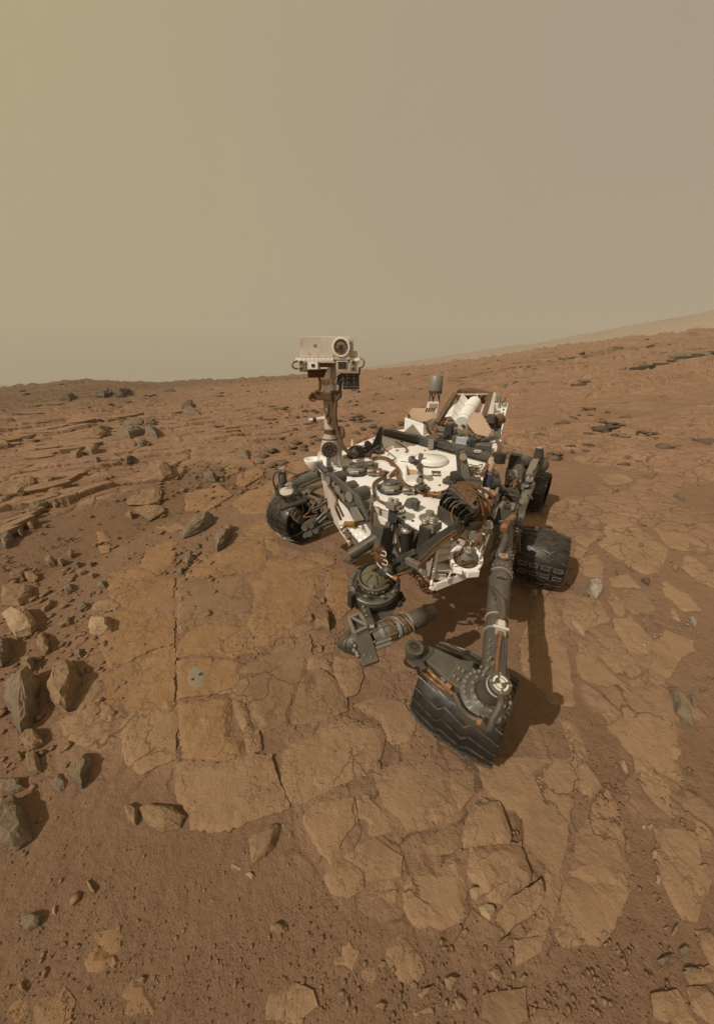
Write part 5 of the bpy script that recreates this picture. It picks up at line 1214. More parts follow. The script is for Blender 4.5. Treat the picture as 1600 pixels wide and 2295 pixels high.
# mast-side small camera post
P('small_post', up_cyl(738.5, 1050, .007, .12), 'steel'); P('post_foot', MB().box(DK(740, 1052, .02), .04, .04, .05), 'grey', bevel=.003)
P('edge_damper', MB().cyl(DK(714, 1040, .02), DK(735, 1062, .03), .028).cyl(DK(735, 1062, .03), DK(740, 1068, .03), .02), 'navy')
# two sample inlets with hinged covers
def inlet(x, y, k, two):
    c = DK(x, y, .004)
    P('inlet_plate', MB().prism([c + Vector((math.cos(t) * .13 * k, math.sin(t) * .13 * k, 0)) for t in np.linspace(0, 5.8, 9)], UP * .012), 'grey', bevel=.003)
    P('inlet_body', MB().lathe(c + UP * .01, UP, [(0, .10 * k), (.012, .105 * k), (.030, .095 * k), (.036, .08 * k)], 22), 'palegrey')
    for q, (dx, dy) in enumerate([(0, 0), (.085 * k, .03 * k)][:1 + two]):
        e = c + Vector((dx, dy, .052))
        cup = P('inlet_cup', MB().lathe(e, UP, [(-.016, .062 * k), (.014, .070 * k), (.014, .062 * k), (.0, .058 * k), (.0, .0001)], 26), 'midgrey')
    P('inlet_arm', MB().bar(c + Vector((.05, -.02, .06)) * k, c + Vector((.16, -.07, .05)) * k, .045 * k, .016).box(c + Vector((.18, -.075, .035)) * k, .07 * k, .06 * k, .035 * k), 'grey', bevel=.004)
    P('inlet_motor', MB().cyl(c + Vector((.10, -.10, .03)) * k, c + Vector((.20, -.13, .03)) * k, .030 * k).cyl(c + Vector((-.06, -.10, .02)) * k, c + Vector((.02, -.11, .03)) * k, .02 * k), 'steel')
    P('inlet_spring', MB().tube([c + Vector((.12, -.09, .06)) * k, c + Vector((.16, -.15, .05)) * k, c + Vector((.10, -.16, .04)) * k], .01 * k), 'copper')
    P('inlet_lug', MB().box(c + Vector((-.10, -.02, .03)) * k, .05 * k, .04 * k, .05 * k).box(c + Vector((-.03, .09, .03)) * k, .05 * k, .03 * k, .04 * k), 'grey', bevel=.003)
inlet(799, 1057, .92, 1); inlet(875, 1097, .80, 0)
P('inlet_cover', MB().box(DK(834, 1040, .02), .12, .07, .03, E_DIR), 'palegrey', bevel=.004)
w0 = [DK(850, 1040), DK(884, 1052), DK(884, 1062), DK(868, 1070), DK(840, 1055)]
P('inlet_well', MB().prism([DK(848, 1044, .002), DK(886, 1054, .002), DK(868, 1070, .002), DK(838, 1052, .002)], UP * .004), 'tan')
for a, b in (((848, 1044), (886, 1054)), ((886, 1054), (868, 1070))): P('well_wall', MB().bar(DK(*a, .022), DK(*b, .022), .008, .044), 'white', bevel=.002)
P('well_motor', MB().cyl(DK(846, 1056, .03), DK(862, 1064, .03), .026).cyl(DK(862, 1064, .03), DK(866, 1066, .03), .034), 'brown')
# small round gauge and tray
tr = [DK(908, 1052), DK(938, 1055), DK(936, 1078), DK(910, 1080)]
tray = P('sample_tray', MB().prism(tr, UP * .008), 'tan')
for i in range(4): P('tray_wall', MB().bar(tr[i] + UP * .024, tr[(i + 1) % 4] + UP * .024, .010, .05), 'white', tray, .002)
P('tray_mast', MB().bar(DK(943, 1090), DK(942, 1030), .03, .03).bar(DK(944, 1092, .0), DK(944, 1092, .10), .035), 'grey', bevel=.003)
P('tray_foot', MB().box(DK(944, 1094, .012), .11, .07, .024, L_DIR), 'grey', bevel=.003)
P('tray_post', up_cyl(941, 1046, .02, .11), 'steel'); P('tray_post_cap', MB().cyl(DK(941, 1046, .11), DK(941, 1046, .15), .028, .02), 'grey')
P('tray_spacer', MB().cyl(DK(941, 1060, .03), DK(941, 1060, .06), .022), 'steel'); P('tray_spacer', MB().cyl(DK(939, 1077, .03), DK(939, 1077, .06), .022), 'steel')
P('tray_stack', MB().cyl(DK(921, 1037, .03), DK(929, 1034, .04), .035).cyl(DK(931, 1037, .03), DK(931, 1037, .07), .03, .02), 'black')
P('tray_stack', MB().ring(DK(923, 1030, .05), Vector((.6, -.6, .3)), .018, .032, .03), 'steel')
P('tray_box', MB().box(DK(915, 1025, .025), .12, .11, .05, L_DIR), 'white', bevel=.004)
P('sundial_disc', MB().lathe(DK(966, 1036, .0), UP, [(0, .135), (.03, .135), (.045, .128), (.046, .0001)], 36), 'white')
# dark square plate with a stepped emblem
pl = P('emblem_plate', MB().prism([DK(967, 1056), DK(987, 1057), DK(988, 1068), DK(968, 1067)], UP * .006), 'black', bevel=.001)
e0 = DK(977, 1062, .008); eu = (DK(987, 1057) - DK(967, 1056)).normalized(); ev = UP.cross(eu)
def ebar(u0, v0, u1, v1): P('emblem_bar', MB().bar(e0 + eu * u0 + ev * v0, e0 + eu * u1 + ev * v1, .007, .002), 'mark', pl)
for b in ((-.03, .024, .03, .024), (-.03, -.024, .03, -.024), (-.03, -.024, -.03, .024), (.03, -.024, .03, .024), (-.012, -.012, .015, -.012), (-.012, .012, .015, .012), (-.012, -.012, -.012, .012), (-.002, 0, .012, 0)): ebar(*b)
# tall antenna fin
fy = DK(1042, 1078).y
P('antenna_fin', MB().hexa([DK(1026, 1080), DK(1050, 1076), DK(1054, 1066), DK(1030, 1070)], [AY(1020, 1007, fy + .03), AY(1040, 1003, fy + .03), AY(1041, 1003, fy + .09), AY(1022, 1007, fy + .09)]), 'midgrey', bevel=.004)
P('fin_cheek', MB().prism([AY(1030, 1012, fy), AY(1040, 1008, fy), AY(1054, 1074, fy), AY(1034, 1078, fy)], Vector((.012, .012, 0))), 'palegrey', bevel=.003)
c = AY(1037.5, 1024, fy - .008); P('fin_disc', MB().cyl(c, c - Vector((0, .01, 0)), .024), 'tan')
P('fin_motor', MB().cyl(DK(1014, 1072, .055), DK(1027, 1070, .055), .052), 'black'); P('fin_base', MB().box(DK(1036, 1080, .012), .26, .13, .024, L_DIR), 'grey', bevel=.004)
P('fin_rib', MB().prism([DK(1053, 1074), DK(1064, 1074), AY(1047, 1040, fy + .02)], Vector((.01, .02, 0))), 'grey'); P('fin_lug', MB().box(DK(1064, 1075, .02), .07, .06, .035, L_DIR), 'grey', bevel=.003)
for x, y in ((1016, 1086), (1030, 1090), (1062, 1080)): P('fin_bolt', up_cyl(x, y, .012, .03), 'steel')
# spindly pressure sensor
P('sensor_frame', MB().box(DK(1063, 1048, .03), .07, .05, .008).cyl(DK(1061, 1050), DK(1061, 1050, .07), .007).cyl(DK(1067, 1046), DK(1067, 1046, .1), .007), 'palegrey', bevel=.002)
P('sensor_wire', MB().tube([DK(1050, 1040, .03), DK(1058, 1042, .06), DK(1070, 1044, .05), DK(1080, 1040, .05), DK(1078, 1048, .02), DK(1065, 1052, .02)], .004), 'copper')
P('sensor_wire', MB().tube([DK(1056, 1058, .02), DK(1068, 1060, .03), DK(1078, 1064, .01), DK(1082, 1058, .0)], .005), 'copper')
# little grey angled box and stout post at the nose
nb = [DK(903, 1134), DK(918, 1142), DK(938, 1136), DK(940, 1126), DK(926, 1122), DK(908, 1126)]
P('angled_box', MB().hexa(nb, [p + UP * .035 + (sum(nb, Vector()) / 6 - p) * .25 for p in nb]), 'midgrey', bevel=.004)
P('box_tower', MB().box(DK(931, 1131, .045), .05, .04, .06, E_DIR), 'midgrey', bevel=.008)
P('nose_plate', up_cyl(961, 1162, .062, .008), 'palegrey'); P('nose_post', up_cyl(962, 1163, .026, .052), 'palegrey', bevel=.003)
survey_mark(DK(962, 1163, .053), UP, .018, root)
# amber cable runs on the deck
def run(pts, r, n=3, h=.02, sp=.010, m='copper', name='deck_cable'):
    rnd = random.Random(int(pts[0][0])); 
    for i in range(n):
        o = Vector((rnd.uniform(-1, 1), rnd.uniform(-1, 1), rnd.uniform(0, .8))) * sp
        P(name, MB().tube([DK(x, y, h) + o + Vector((rnd.uniform(-1, 1), rnd.uniform(-1, 1), 0)) * sp * .5 for x, y in pts], r), m)
run([(832, 1030), (850, 1026), (868, 1031), (882, 1045), (891, 1058), (893, 1070), (905, 1088), (930, 1100), (955, 1107), (985, 1108), (1010, 1100), (1022, 1092)], .009, 5, .018, .014)
run([(888, 1062), (870, 1068), (850, 1075), (838, 1088), (840, 1110), (850, 1122), (868, 1131)], .009, 2, .014, .008)
run([(882, 1040), (874, 1034), (885, 1030)], .006, 2, .02, .006)
run([(885, 990), (900, 998), (912, 1008), (906, 1018), (900, 1030)], .004, 2, .012, .006, 'brown')
run([(1000, 1040), (985, 1040), (960, 1040)], .003, 1, .006, .002, 'brown')
run([(960, 1107), (990, 1112), (1015, 1104)], .011, 2, .03, .012)
for x, y in ((952, 1106), (972, 1109), (990, 1108)): P('cable_tie', MB().ring(DK(x, y, .024), E_DIR, .018, .026, .006, 14), 'gold')
# ------------------------------------------------------------------ rear cross beam
b0, b1, b2, b3 = DK(868, 967, .030), DK(950, 986, .04), DK(985, 994, .04), DK(1112, 1028, .030)
bm_ = P('cross_beam', MB().bar(b0, b1, .085, .055).bar(b1, b2, .14, .07).bar(b2, b3, .095, .055), 'grey', bevel=.006)
bt = Vector((0, 0, .046))
P('beam_pivot', MB().lathe((b1 + b2) / 2 + UP * .036, D_N, [(0, .07), (.010, .07), (.013, .058), (.013, .0001)], 32), 'midgrey', bm_)
for k in range(10): c = (b1 + b2) / 2 + Vector((math.cos(k * .628) * .058, math.sin(k * .628) * .058, .046)); P('pivot_bolt', MB().cyl(c, c + UP * .006, .007, n=8), 'steel', bm_)
P('beam_clamp', MB().box((b1 + b2) / 2 + Vector((-.03, -.11, 0)), .05, .02, .09, Vector((1, -.3, 0))), 'palegrey', bm_, .003)
survey_mark(DK(1070, 1012, .062), D_N, .030, bm_, dark='black')
P('beam_flange', MB().bar(b0 - UP * .035 + N_DIR * .03, b3 - UP * .035 + N_DIR * .03, .06, .012), 'grey', bm_, .003)
P('beam_print', MB().box(DK(1027, 1001, .062), .06, .016, .002, (b3 - b0), D_N), 'red', bm_)
for k in range(12):
    t = .05 + k * .08; c = b0.lerp(b3, t) + UP * (.029 if not .28 < t < .5 else .037) + Vector((0, .03, 0)); P('beam_rivet', MB().cyl(c, c + UP * .005, .006, n=8), 'steel', bm_)
P('beam_end', MB().cyl(b3 + L_DIR * .02 - UP * .03, b3 + L_DIR * .02 + UP * .05, .05), 'black', bm_, .004)
P('beam_hinge', MB().box(b0 + Vector((-.05, .02, 0)), .10, .06, .06), 'olive', bm_, .006)
# ------------------------------------------------------------------ rear: instrument box, can antenna, power unit, dish
bb = [DK(905, 970), DK(948, 977), DK(976, 962), DK(970, 948), DK(922, 946)]
h = UP * .155
ib = P('instrument_box', MB().hexa(bb, [bb[0] + h, bb[1] + h * .78 - Vector((0, -.03, 0)), bb[2] + h * .80, bb[3] + h, bb[4] + h]), 'white', bevel=.006)
tp = [bb[0] + h, bb[3] + h, bb[4] + h]; tc_ = sum([bb[0], bb[1], bb[2], bb[3], bb[4]], Vector()) / 5 + h
P('dusty_lid', MB().prism([tc_ + (p + h - tc_) * .94 - UP * (.03 if i in (1, 2) else -.003) for i, p in enumerate(bb)], UP * .004), 'tan', ib)
P('lid_pin', MB().cyl(AY(916, 938, bb[0].y), AY(916, 928, bb[0].y), .012), 'grey', ib)
P('box_cable', MB().tube([AY(948, 946, bb[1].y - .05), AY(956, 950, bb[1].y - .05), AY(958, 962, bb[1].y - .06), AY(965, 972, bb[1].y - .04), AY(980, 978, bb[1].y)], .014), 'brown', ib)
UY = DK(966, 958).y + .12
can = P('can_antenna', MB().lathe(AY(975, 881, UY), UP, [(0, .066), (.01, .070), (.175, .070), (.18, .065), (.165, .062)], 28), 'palegrey')
P('can_band', MB().lathe(AY(975, 881, UY), UP, [(.0, .072), (.025, .072)], 28), 'grey', can)
for a in range(5):
    t = a * 1.257; d = Vector((math.cos(t), math.sin(t), 0)) * .05; P('can_leg', MB().bar(AY(975, 881, UY) + d, AY(974, 900, UY) + d * .9 + Vector((math.cos(t + 1.2), math.sin(t + 1.2), 0)) * .03, .010), 'black', can)
P('can_stand', MB().hexa([AY(950, 936, UY - .06), AY(978, 938, UY - .06), AY(978, 938, UY + .08), AY(950, 936, UY + .08)], [AY(959, 900, UY - .06), AY(984, 900, UY - .06), AY(984, 900, UY + .08), AY(959, 900, UY + .08)]), 'white', can, .004)
for r_ in range(3):
    for k in range(4): c = AY(954 + r_ * 1.5 + k * 5.5, 922 - r_ * 3.4, UY - .063); P('stand_hole', MB().cyl(c + Vector((0, .004, 0)), c - Vector((0, .002, 0)), .009, n=8), 'grey', can)
P('stand_pocket', rect(MB(), 962, 904, 980, 914, UY - .064, .006), 'tan', can)
RY = 3.38
def R_(x, y, d=0.0): return AY(x, y, RY + d)
pu = P('power_unit', MB().cyl(R_(1036, 948, -.1), R_(1063, 902, .25), .072, n=28), 'white')
for k in (0, 3): a = R_(1036, 948, -.1).lerp(R_(1063, 902, .25), .12 + k * .15); d = (R_(1063, 902, .25) - R_(1036, 948, -.1)).normalized(); P('unit_band', MB().ring(a, d, .070, .0730, .006), 'palegrey', pu)
P('unit_cap', MB().lathe(R_(1063, 902, .25), R_(1063, 902, .25) - R_(1036, 948, -.1), [(0, .073), (.025, .06), (.035, .025)], 24), 'silver', pu)
for q in ([(1035, 882), (1049, 899), (1027, 953), (1010, 934)], [(1018, 899), (1025, 903), (1010, 933), (996, 935)], [(1083, 906), (1090, 909), (1083, 932), (1075, 926)]):
    A = [R_(x, y, .22 if y < 915 else -.08) for x, y in q]; f = P('radiator_fin', MB().prism(A, Vector((.012, .012, .006))), 'white', pu, .002)
    for k in (1, 2, 3):
        t = k / 4; a_, b_ = A[0].lerp(A[3], t), A[1].lerp(A[2], t); P('fin_seam', MB().bar(a_ - Vector((.004, .004, .0)), b_ - Vector((.004, .004, 0)), .005), 'palegrey', pu)
for a_, b_ in (((979, 948), (1020, 882)), ((985, 952), (1014, 905)), ((1084, 934), (1099, 880))): P('side_rail', MB().bar(R_(*a_, -.1), R_(*b_, .25), .05, .035), 'brown', pu, .004)
P('rear_shroud', MB().tube([R_(1030, 886, .35), R_(1050, 884, .4), R_(1072, 886, .4), R_(1092, 892, .35)], .07), 'brown', pu)
P('top_rod', MB().cyl(R_(1020, 884, .26), R_(1097, 884, .3), .010).cyl(R_(1066, 905, .2), R_(1070, 882, .28), .008), 'cream', pu)
for x in (1098, 1103, 1108): P('side_rail', MB().bar(R_(x - 6, 935, -.1), R_(x, 882, .25), .022, .03), 'cream', pu, .003)
P('rail_frame', MB().hexa([R_(1112, 984, -.15), R_(1121, 984, -.15), R_(1123, 960, -.05), R_(1114, 960, -.05)], [R_(1124, 912, .1), R_(1137, 911, .1), R_(1138, 905, .15), R_(1125, 906, .15)]), 'white', pu, .004)
P('rail_frame', MB().bar(R_(1106, 912, .1), R_(1137, 911, .1), .02, .08).bar(R_(1106, 935, 0), R_(1130, 937, 0), .02, .08).bar(R_(1107, 935, .05), R_(1108, 912, .12), .02, .06), 'white', pu, .003)
for y in (918, 926, 950, 965, 975): P('rail_bolt', MB().cyl(R_(1119 + (980 - y) * .15, y, -.16), R_(1119 + (980 - y) * .15, y, -.17), .012, n=8), 'palegrey', pu)
P('rail_mast', MB().cyl(R_(1118, 912, .1), R_(1118, 889, .12), .02).cyl(R_(1128, 902, .1), R_(1133, 889, .1), .010).bar(R_(1110, 900, .1), R_(1113, 880, .14), .02), 'palegrey', pu)
P('rail_tie', MB().tube([R_(1124, 905, .08), R_(1129, 898, .06), R_(1133, 892, .08)], .008), 'copper', pu)
for x, y in ((1115, 925), (1122, 928), (1112, 932)): P('rail_fitting', MB().cyl(R_(x, y, .0), R_(x, y + 8, .0), .025), 'cream', pu)
# hexagonal dish
HYY = 2.98
hx = [(1058, 923), (1080, 927), (1101.5, 963), (1094.5, 980), (1065, 973), (1044, 948)]
nv = Vector((-.30, -.75, .55)).normalized(); h0 = AY(1074, 952, HYY)
hp = [to_plane(x, y, h0, nv) for x, y in hx]; hc = sum(hp, Vector()) / 6
dish = P('hexagonal_dish', MB().hexa([hc + (p - hc) * .90 - nv * .085 for p in hp], hp), 'palegrey', bevel=.004)
P('dish_face', MB().prism([hc + (p - hc) * .93 + nv * .001 for p in hp], nv * .004), 'tan', dish)
for i in range(6):
    for k in range(7): c = hp[i].lerp(hp[(i + 1) % 6], (k + .5) / 7); c = c + (hc - c) * .035; P('dish_rivet', MB().cyl(c, c + nv * .005, .006, n=6), 'steel', dish)
P('dish_gimbal', MB().box(AY(1103, 945, HYY + .08), .09, .12, .12).cyl(AY(1105, 948, HYY + .1), AY(1122, 938, HYY + .12), .045), 'midgrey', dish, .005)
P('gimbal_box', MB().box(AY(1100, 938, HYY), .07, .05, .08, Vector((1, -.4, 0))), 'grey', dish, .004)
P('gimbal_wrap', MB().cyl(AY(1112, 944, HYY + .02), AY(1124, 937, HYY + .04), .05), 'brown', dish)
P('dish_post', MB().cyl(DK(1085, 1004), AY(1090, 975, HYY + .05), .04, .035).box(DK(1083, 1003, .035), .13, .10, .07, L_DIR), 'midgrey', dish, .005)
c = DK(1078, 1006, .04) - Vector((0, .07, 0)); P('post_hole', MB().cyl(c, c + N_DIR * .01, .02), 'black', dish)
P('dish_strut', MB().bar(AY(1112, 985, HYY), AY(1118, 940, HYY + .1), .06, .05), 'midgrey', dish, .004)
# plumbing and motors between the beam and the dish
for pts, r, mm in (([(975, 960), (980, 964), (1000, 966), (1030, 970), (1050, 974), (1064, 978)], .028, 'midgrey'), ([(990, 952), (1005, 958), (1015, 956), (1028, 950), (1040, 955)], .018, 'midgrey'),
                   ([(1000, 975), (1012, 965), (1016, 950)], .02, 'grey'), ([(1062, 990), (1080, 988), (1095, 982), (1115, 980)], .022, 'midgrey'), ([(1112, 985), (1118, 1000), (1114, 1015)], .016, 'copper'), ([(1116, 988), (1122, 1002), (1117, 1018)], .014, 'brown')):
    P('coolant_pipe', MB().tube([DK(x, y, .06) for x, y in pts], r * .8), mm)
P('pump_block', MB().box(DK(1006, 966, .08), .07, .07, .15, L_DIR), 'black', bevel=.006)
P('pump_block', MB().cyl(DK(1000, 972, .03), DK(1000, 962, .1), .03).cyl(DK(1014, 972, .05), DK(1024, 966, .08), .025), 'grey')
P('bright_box', MB().box(DK(1042, 987, .04), .15, .07, .06, E_DIR), 'blueglass', bevel=.004)
P('box_motor', MB().cyl(DK(1052, 990, .05), DK(1063, 993, .05), .045).box(DK(1064, 995, .05), .05, .09, .09, E_DIR), 'black', bevel=.004)
P('beam_bracket', MB().box(DK(1022, 984, .03), .06, .05, .06, E_DIR), 'midgrey', bevel=.005)
P('beam_bracket', MB().box(DK(985, 982, .04), .12, .06, .06, E_DIR), 'grey', bevel=.005)
for x, y in ((1067, 982), (1072, 986), (976, 966), (1030, 978), (1046, 976)): P('pipe_clamp', MB().box(DK(x, y, .07), .03, .03, .05), 'copper', bevel=.002)
# ------------------------------------------------------------------ front of the body
FX = FP
# leaning grey plate with discs and three capped drums behind it
pp = [FX(723, 1063, .10), FX(739, 1060, .10), FX(772, 1086, .10), FX(803, 1113, .10), FX(825, 1167, .12), FX(796, 1174, .13), FX(779, 1142, .12), FX(752, 1112, .11)]
plate = P('tool_plate', MB().prism(pp, N_DIR * -.022), 'midgrey', bevel=.004)
for x, y, r in ((736, 1076, .030), (757, 1098, .036), (783, 1113, .038), (767, 1116, .034), (748, 1085, .018)):
    c = FX(x, y, .112); P('plate_disc', MB().cyl(c, c + N_DIR * .006, r, n=28), 'palegrey', plate)
for x, y, r in ((760, 1070, .052), (786, 1092, .050), (812, 1106, .055)):
    c = FX(x, y, .02) ; a = c + N_DIR * .07; P('tool_drum', MB().cyl(a, c - N_DIR * .035, r * .92, n=26), 'midgrey', plate, .006)
    P('drum_clip', MB().box(a + UP * -.05 + E_DIR * .02, .05, .04, .03, E_DIR), 'black', plate, .003)
for x, y in ((742, 1078), (752, 1084), (765, 1100), (776, 1122), (792, 1120), (797, 1132), (803, 1140), (786, 1140), (774, 1104), (812, 1150)):
    c = FX(x, y, .112); P('plate_bolt', MB().cyl(c, c + N_DIR * .008, .007, n=8), 'black', plate)
q = [FX(786, 1138, .135), FX(800, 1135, .135), FX(818, 1165, .14), FX(797, 1169, .14)]
P('plate_pad', MB().prism(q, N_DIR * .012), 'palegrey', plate, .004)
P('plate_lip', MB().bar(FX(797, 1174, .13), FX(826, 1166, .11), .04, .03), 'midgrey', plate, .005)
P('plate_strut', MB().cyl(FX(826, 1160, .05), FX(834, 1126, .03), .012).cyl(FX(812, 1108, 0), FX(798, 1092, .02), .012), 'steel', plate)
P('plate_lead', MB().tube([FX(748, 1105, .12), FX(755, 1120, .16), FX(752, 1135, .2), FX(758, 1150, .18), FX(764, 1165, .16)], .010), 'copper', plate)
P('plate_lead', MB().tube([FX(735, 1088, .12), FX(750, 1108, .16), FX(756, 1128, .18), FX(770, 1158, .16)], .008), 'brown', plate)
# white grid panel and its bundle
gp = [FX(772, 1166, .14), FX(792, 1172, .14), FX(833, 1204, .17), FX(812, 1218, .20)]
g = P('grid_panel', MB().prism(gp, N_DIR * .012), 'white', bevel=.002)
for t in (.0, .25, .5, .75, 1.0): P('grid_rib', MB().bar(gp[0].lerp(gp[3], t) + N_DIR * .018, gp[1].lerp(gp[2], t) + N_DIR * .018, .008, .014), 'white', g)
for t in (0, .5, 1.0): P('grid_rib', MB().bar(gp[0].lerp(gp[1], t) + N_DIR * .019, gp[3].lerp(gp[2], t) + N_DIR * .019, .008, .014), 'white', g)
P('panel_wrap', MB().cyl(FX(775, 1174, .18), FX(798, 1176, .18), .020), 'gold', g)
P('panel_flap', MB().prism([FX(771, 1166, .17), FX(782, 1162, .17), FX(790, 1172, .17), FX(776, 1178, .17)], N_DIR * .006), 'white', g)
rnd = random.Random(4)
for k in range(7):
    t = k / 6; c = FX(768, 1183, .20).lerp(FX(808, 1232, .24), t); P('harness_coil', MB().ring(c, Vector((.5, -.6, -.4)), .014, .024, .014, 14), ('silver', 'steel', 'brown')[k % 3], g)
P('harness_bundle', MB().tube([FX(766, 1180, .19), FX(778, 1196, .22), FX(792, 1212, .24), FX(806, 1230, .25)], .016), 'hose', g)
P('harness_plate', MB().prism([FX(762, 1190, .20), FX(768, 1186, .20), FX(786, 1212, .24), FX(782, 1218, .24)], N_DIR * .006), 'cream', g)
for x, y in ((788, 1221), (782, 1206)): c = FX(x, y, .26); P('orange_cap', MB().cyl(c, c + N_DIR * .02 + UP * .01, .012, n=14), 'orange', g)
# dark tube with crank
tb = P('dark_tube', MB().cyl(FX(787, 1243, .32), FX(848, 1204, .20), .036, n=26), 'grey', bevel=.004)
P('tube_head', MB().box(FX(852, 1200, .19), .09, .08, .12, E_DIR, Vector((.2, .3, 1))), 'grey', tb, .006)
P('crank', MB().bar(FX(770, 1257, .33), FX(783, 1259, .33), .020, .014).bar(FX(783, 1259, .33), FX(790, 1252, .33), .02, .014).bar(FX(783, 1259, .33), FX(794, 1262, .33), .028, .02), 'grey', tb, .003)
P('tube_band', MB().ring(FX(843, 1207, .205), FX(787, 1243, .32) - FX(848, 1204, .20), .035, .040, .012), 'steel', tb)
P('tube_wire', MB().tube([FX(772, 1254, .33), FX(785, 1240, .33), FX(800, 1225, .3)], .004), 'palegrey', tb)
# dark brackets that hold the arm
br = P('front_bracket', MB().hexa([FX(871, 1138, .05), FX(892, 1138, .05), FX(892, 1138, -.02), FX(871, 1138, -.02)], [FX(868, 1174, .08), FX(888, 1172, .08), FX(888, 1172, .0), FX(868, 1174, .0)]), 'black', bevel=.004)
P('bracket_leg', MB().bar(FX(873, 1170, .06), FX(861, 1226, .12), .035, .05).bar(FX(880, 1172, .05), FX(872, 1232, .12), .02, .03), 'grey', br, .003)
P('bracket_web', MB().prism([FX(869, 1176, .05), FX(882, 1174, .05), FX(876, 1228, .10), FX(862, 1226, .10)], N_DIR * -.012), 'black', br)
P('bracket_head', MB().box(FX(882, 1132, .06), .07, .07, .04, E_DIR), 'palegrey', br, .003)
for x, y in ((876, 1120), (888, 1122)):
    for k in range(3): c = FX(x, y + 8 - k * 4.5, .06); P('spring_washer', MB().lathe(c, UP, [(0, .014), (.004, .018), (.008, .014)], 16), 'silver', br)
P('bracket_head', MB().box(FX(893, 1136, .05), .05, .05, .02, E_DIR), 'palegrey', br, .002)
rb = P('front_bracket', MB().box(FX(957, 1200, .08), .075, .06, .12, E_DIR), 'black', bevel=.004)
P('bracket_head', MB().prism([FX(944, 1181, .10), FX(970, 1178, .10), FX(970, 1196, .10), FX(944, 1199, .10)], N_DIR * -.08), 'palegrey', rb, .003)
P('bracket_slot', MB().prism([FX(948, 1189, .102), FX(966, 1187, .102), FX(966, 1191, .102), FX(948, 1193, .102)], N_DIR * .003), 'black', rb)
for x, y in ((952, 1176), (969, 1172)):
    for k in range(3): c = FX(x, y - k * 4.5, .07); P('spring_washer', MB().lathe(c, UP, [(0, .016), (.004, .020), (.009, .015)], 16), 'silver', rb)
P('bracket_leg', MB().bar(FX(956, 1200, .06), FX(958, 1250, .06), .06, .05), 'black', rb, .003)
P('shelf_bracket', MB().prism([FX(886, 1160, .02), FX(944, 1192, .02), FX(944, 1235, .02), FX(915, 1262, .03), FX(900, 1225, .02)], N_DIR * .012), 'grey', bevel=.004)
P('shelf_brace', MB().prism([FX(893, 1172, .05), FX(938, 1194, .05), FX(926, 1222, .05), FX(898, 1198, .05)], N_DIR * .01), 'midgrey', bevel=.003)
ac = P('black_actuator', MB().cyl(FX(908, 1240, .10), FX(909, 1192, .10), .028, n=22), 'black', bevel=.003)
P('actuator_cap', MB().lathe(FX(910, 1191, .10), UP, [(0, .030), (.015, .030), (.022, .02), (.022, .0001)], 20), 'silver', ac)
P('actuator_eye', MB().ring(FX(911, 1184, .10), N_DIR, .010, .024, .02, 18), 'midgrey', ac)
# long curved beam
tops = [(1030, 1166), (1008, 1178), (985, 1192), (958, 1212), (931, 1232), (912, 1245)]; bots = [(1030, 1190), (1010, 1203), (990, 1220), (962, 1246), (934, 1264), (914, 1274)]
offs = [.0, .04, .09, .13, .16, .17]
T = [FX(x, y, o) for (x, y), o in zip(tops, offs)]; B_ = [FX(x, y, o) for (x, y), o in zip(bots, offs)]
bmv = MB()
n = len(T); V = []
for t, b in zip(T, B_): V += [t, b, b - N_DIR * .014, t - N_DIR * .014]
bmv.add(V, [[4 * i + k, 4 * (i + 1) + k, 4 * (i + 1) + (k + 1) % 4, 4 * i + (k + 1) % 4] for i in range(n - 1) for k in range(4)] + [[3, 2, 1, 0], [4 * n - 4, 4 * n - 3, 4 * n - 2, 4 * n - 1]])
cb = P('curved_beam', bmv, 'grey', bevel=.002)
P('beam_end_frame', MB().bar(FX(930, 1235, .17), FX(878, 1262, .2), .016, .03).bar(FX(932, 1256, .17), FX(885, 1280, .2), .016, .03).bar(FX(880, 1262, .2), FX(872, 1276, .2), .03, .03).bar(FX(900, 1250, .19), FX(905, 1268, .19), .012, .03), 'grey', cb, .003)
P('beam_box', MB().box(FX(925, 1262, .20), .09, .03, .035, FX(930, 1250, .2) - FX(905, 1266, .2)), 'steel', cb, .003)
P('lower_gusset', MB().prism([FX(845, 1222, .12), FX(880, 1215, .10), FX(905, 1262, .14), FX(875, 1285, .2), FX(862, 1262, .18)], N_DIR * .012), 'black', bevel=.004)
P('gusset_panel', MB().prism([FX(868, 1225, .06), FX(892, 1215, .05), FX(905, 1245, .08), FX(880, 1258, .1)], N_DIR * .006), 'cream')
for pts in ([(1022, 1196), (1000, 1212), (970, 1240), (945, 1262), (915, 1282), (890, 1292)], [(1020, 1190), (995, 1206), (968, 1228), (938, 1258), (910, 1276), (875, 1290)]): P('beam_wire', MB().tube([FX(x, y, .17) for x, y in pts], .005), 'copper')
for x, y, x2, y2 in ((845, 1228, 862, 1240), (848, 1248, 864, 1262)):
    P('capped_plug', MB().cyl(FX(x, y, .24), FX(x + 8, y + 5, .26), .026).cyl(FX(x + 8, y + 5, .26), FX(x + 12, y + 7, .27), .018), 'brown')
    P('plug_wire', MB().tube([FX(x + 12, y + 7, .27), FX(x + 19, y + 10, .28), FX(x + 19, y + 19, .28), FX(x + 8, y + 15, .27)], .0032), 'mark')
P('sling_wire', MB().tube([FX(845, 1262, .25), FX(856, 1275, .27), FX(870, 1288, .28), FX(885, 1297, .28)], .004), 'mark'); c = FX(882, 1294, .28)
P('orange_sleeve', MB().cyl(c, FX(891, 1299, .28), .012), 'orange')
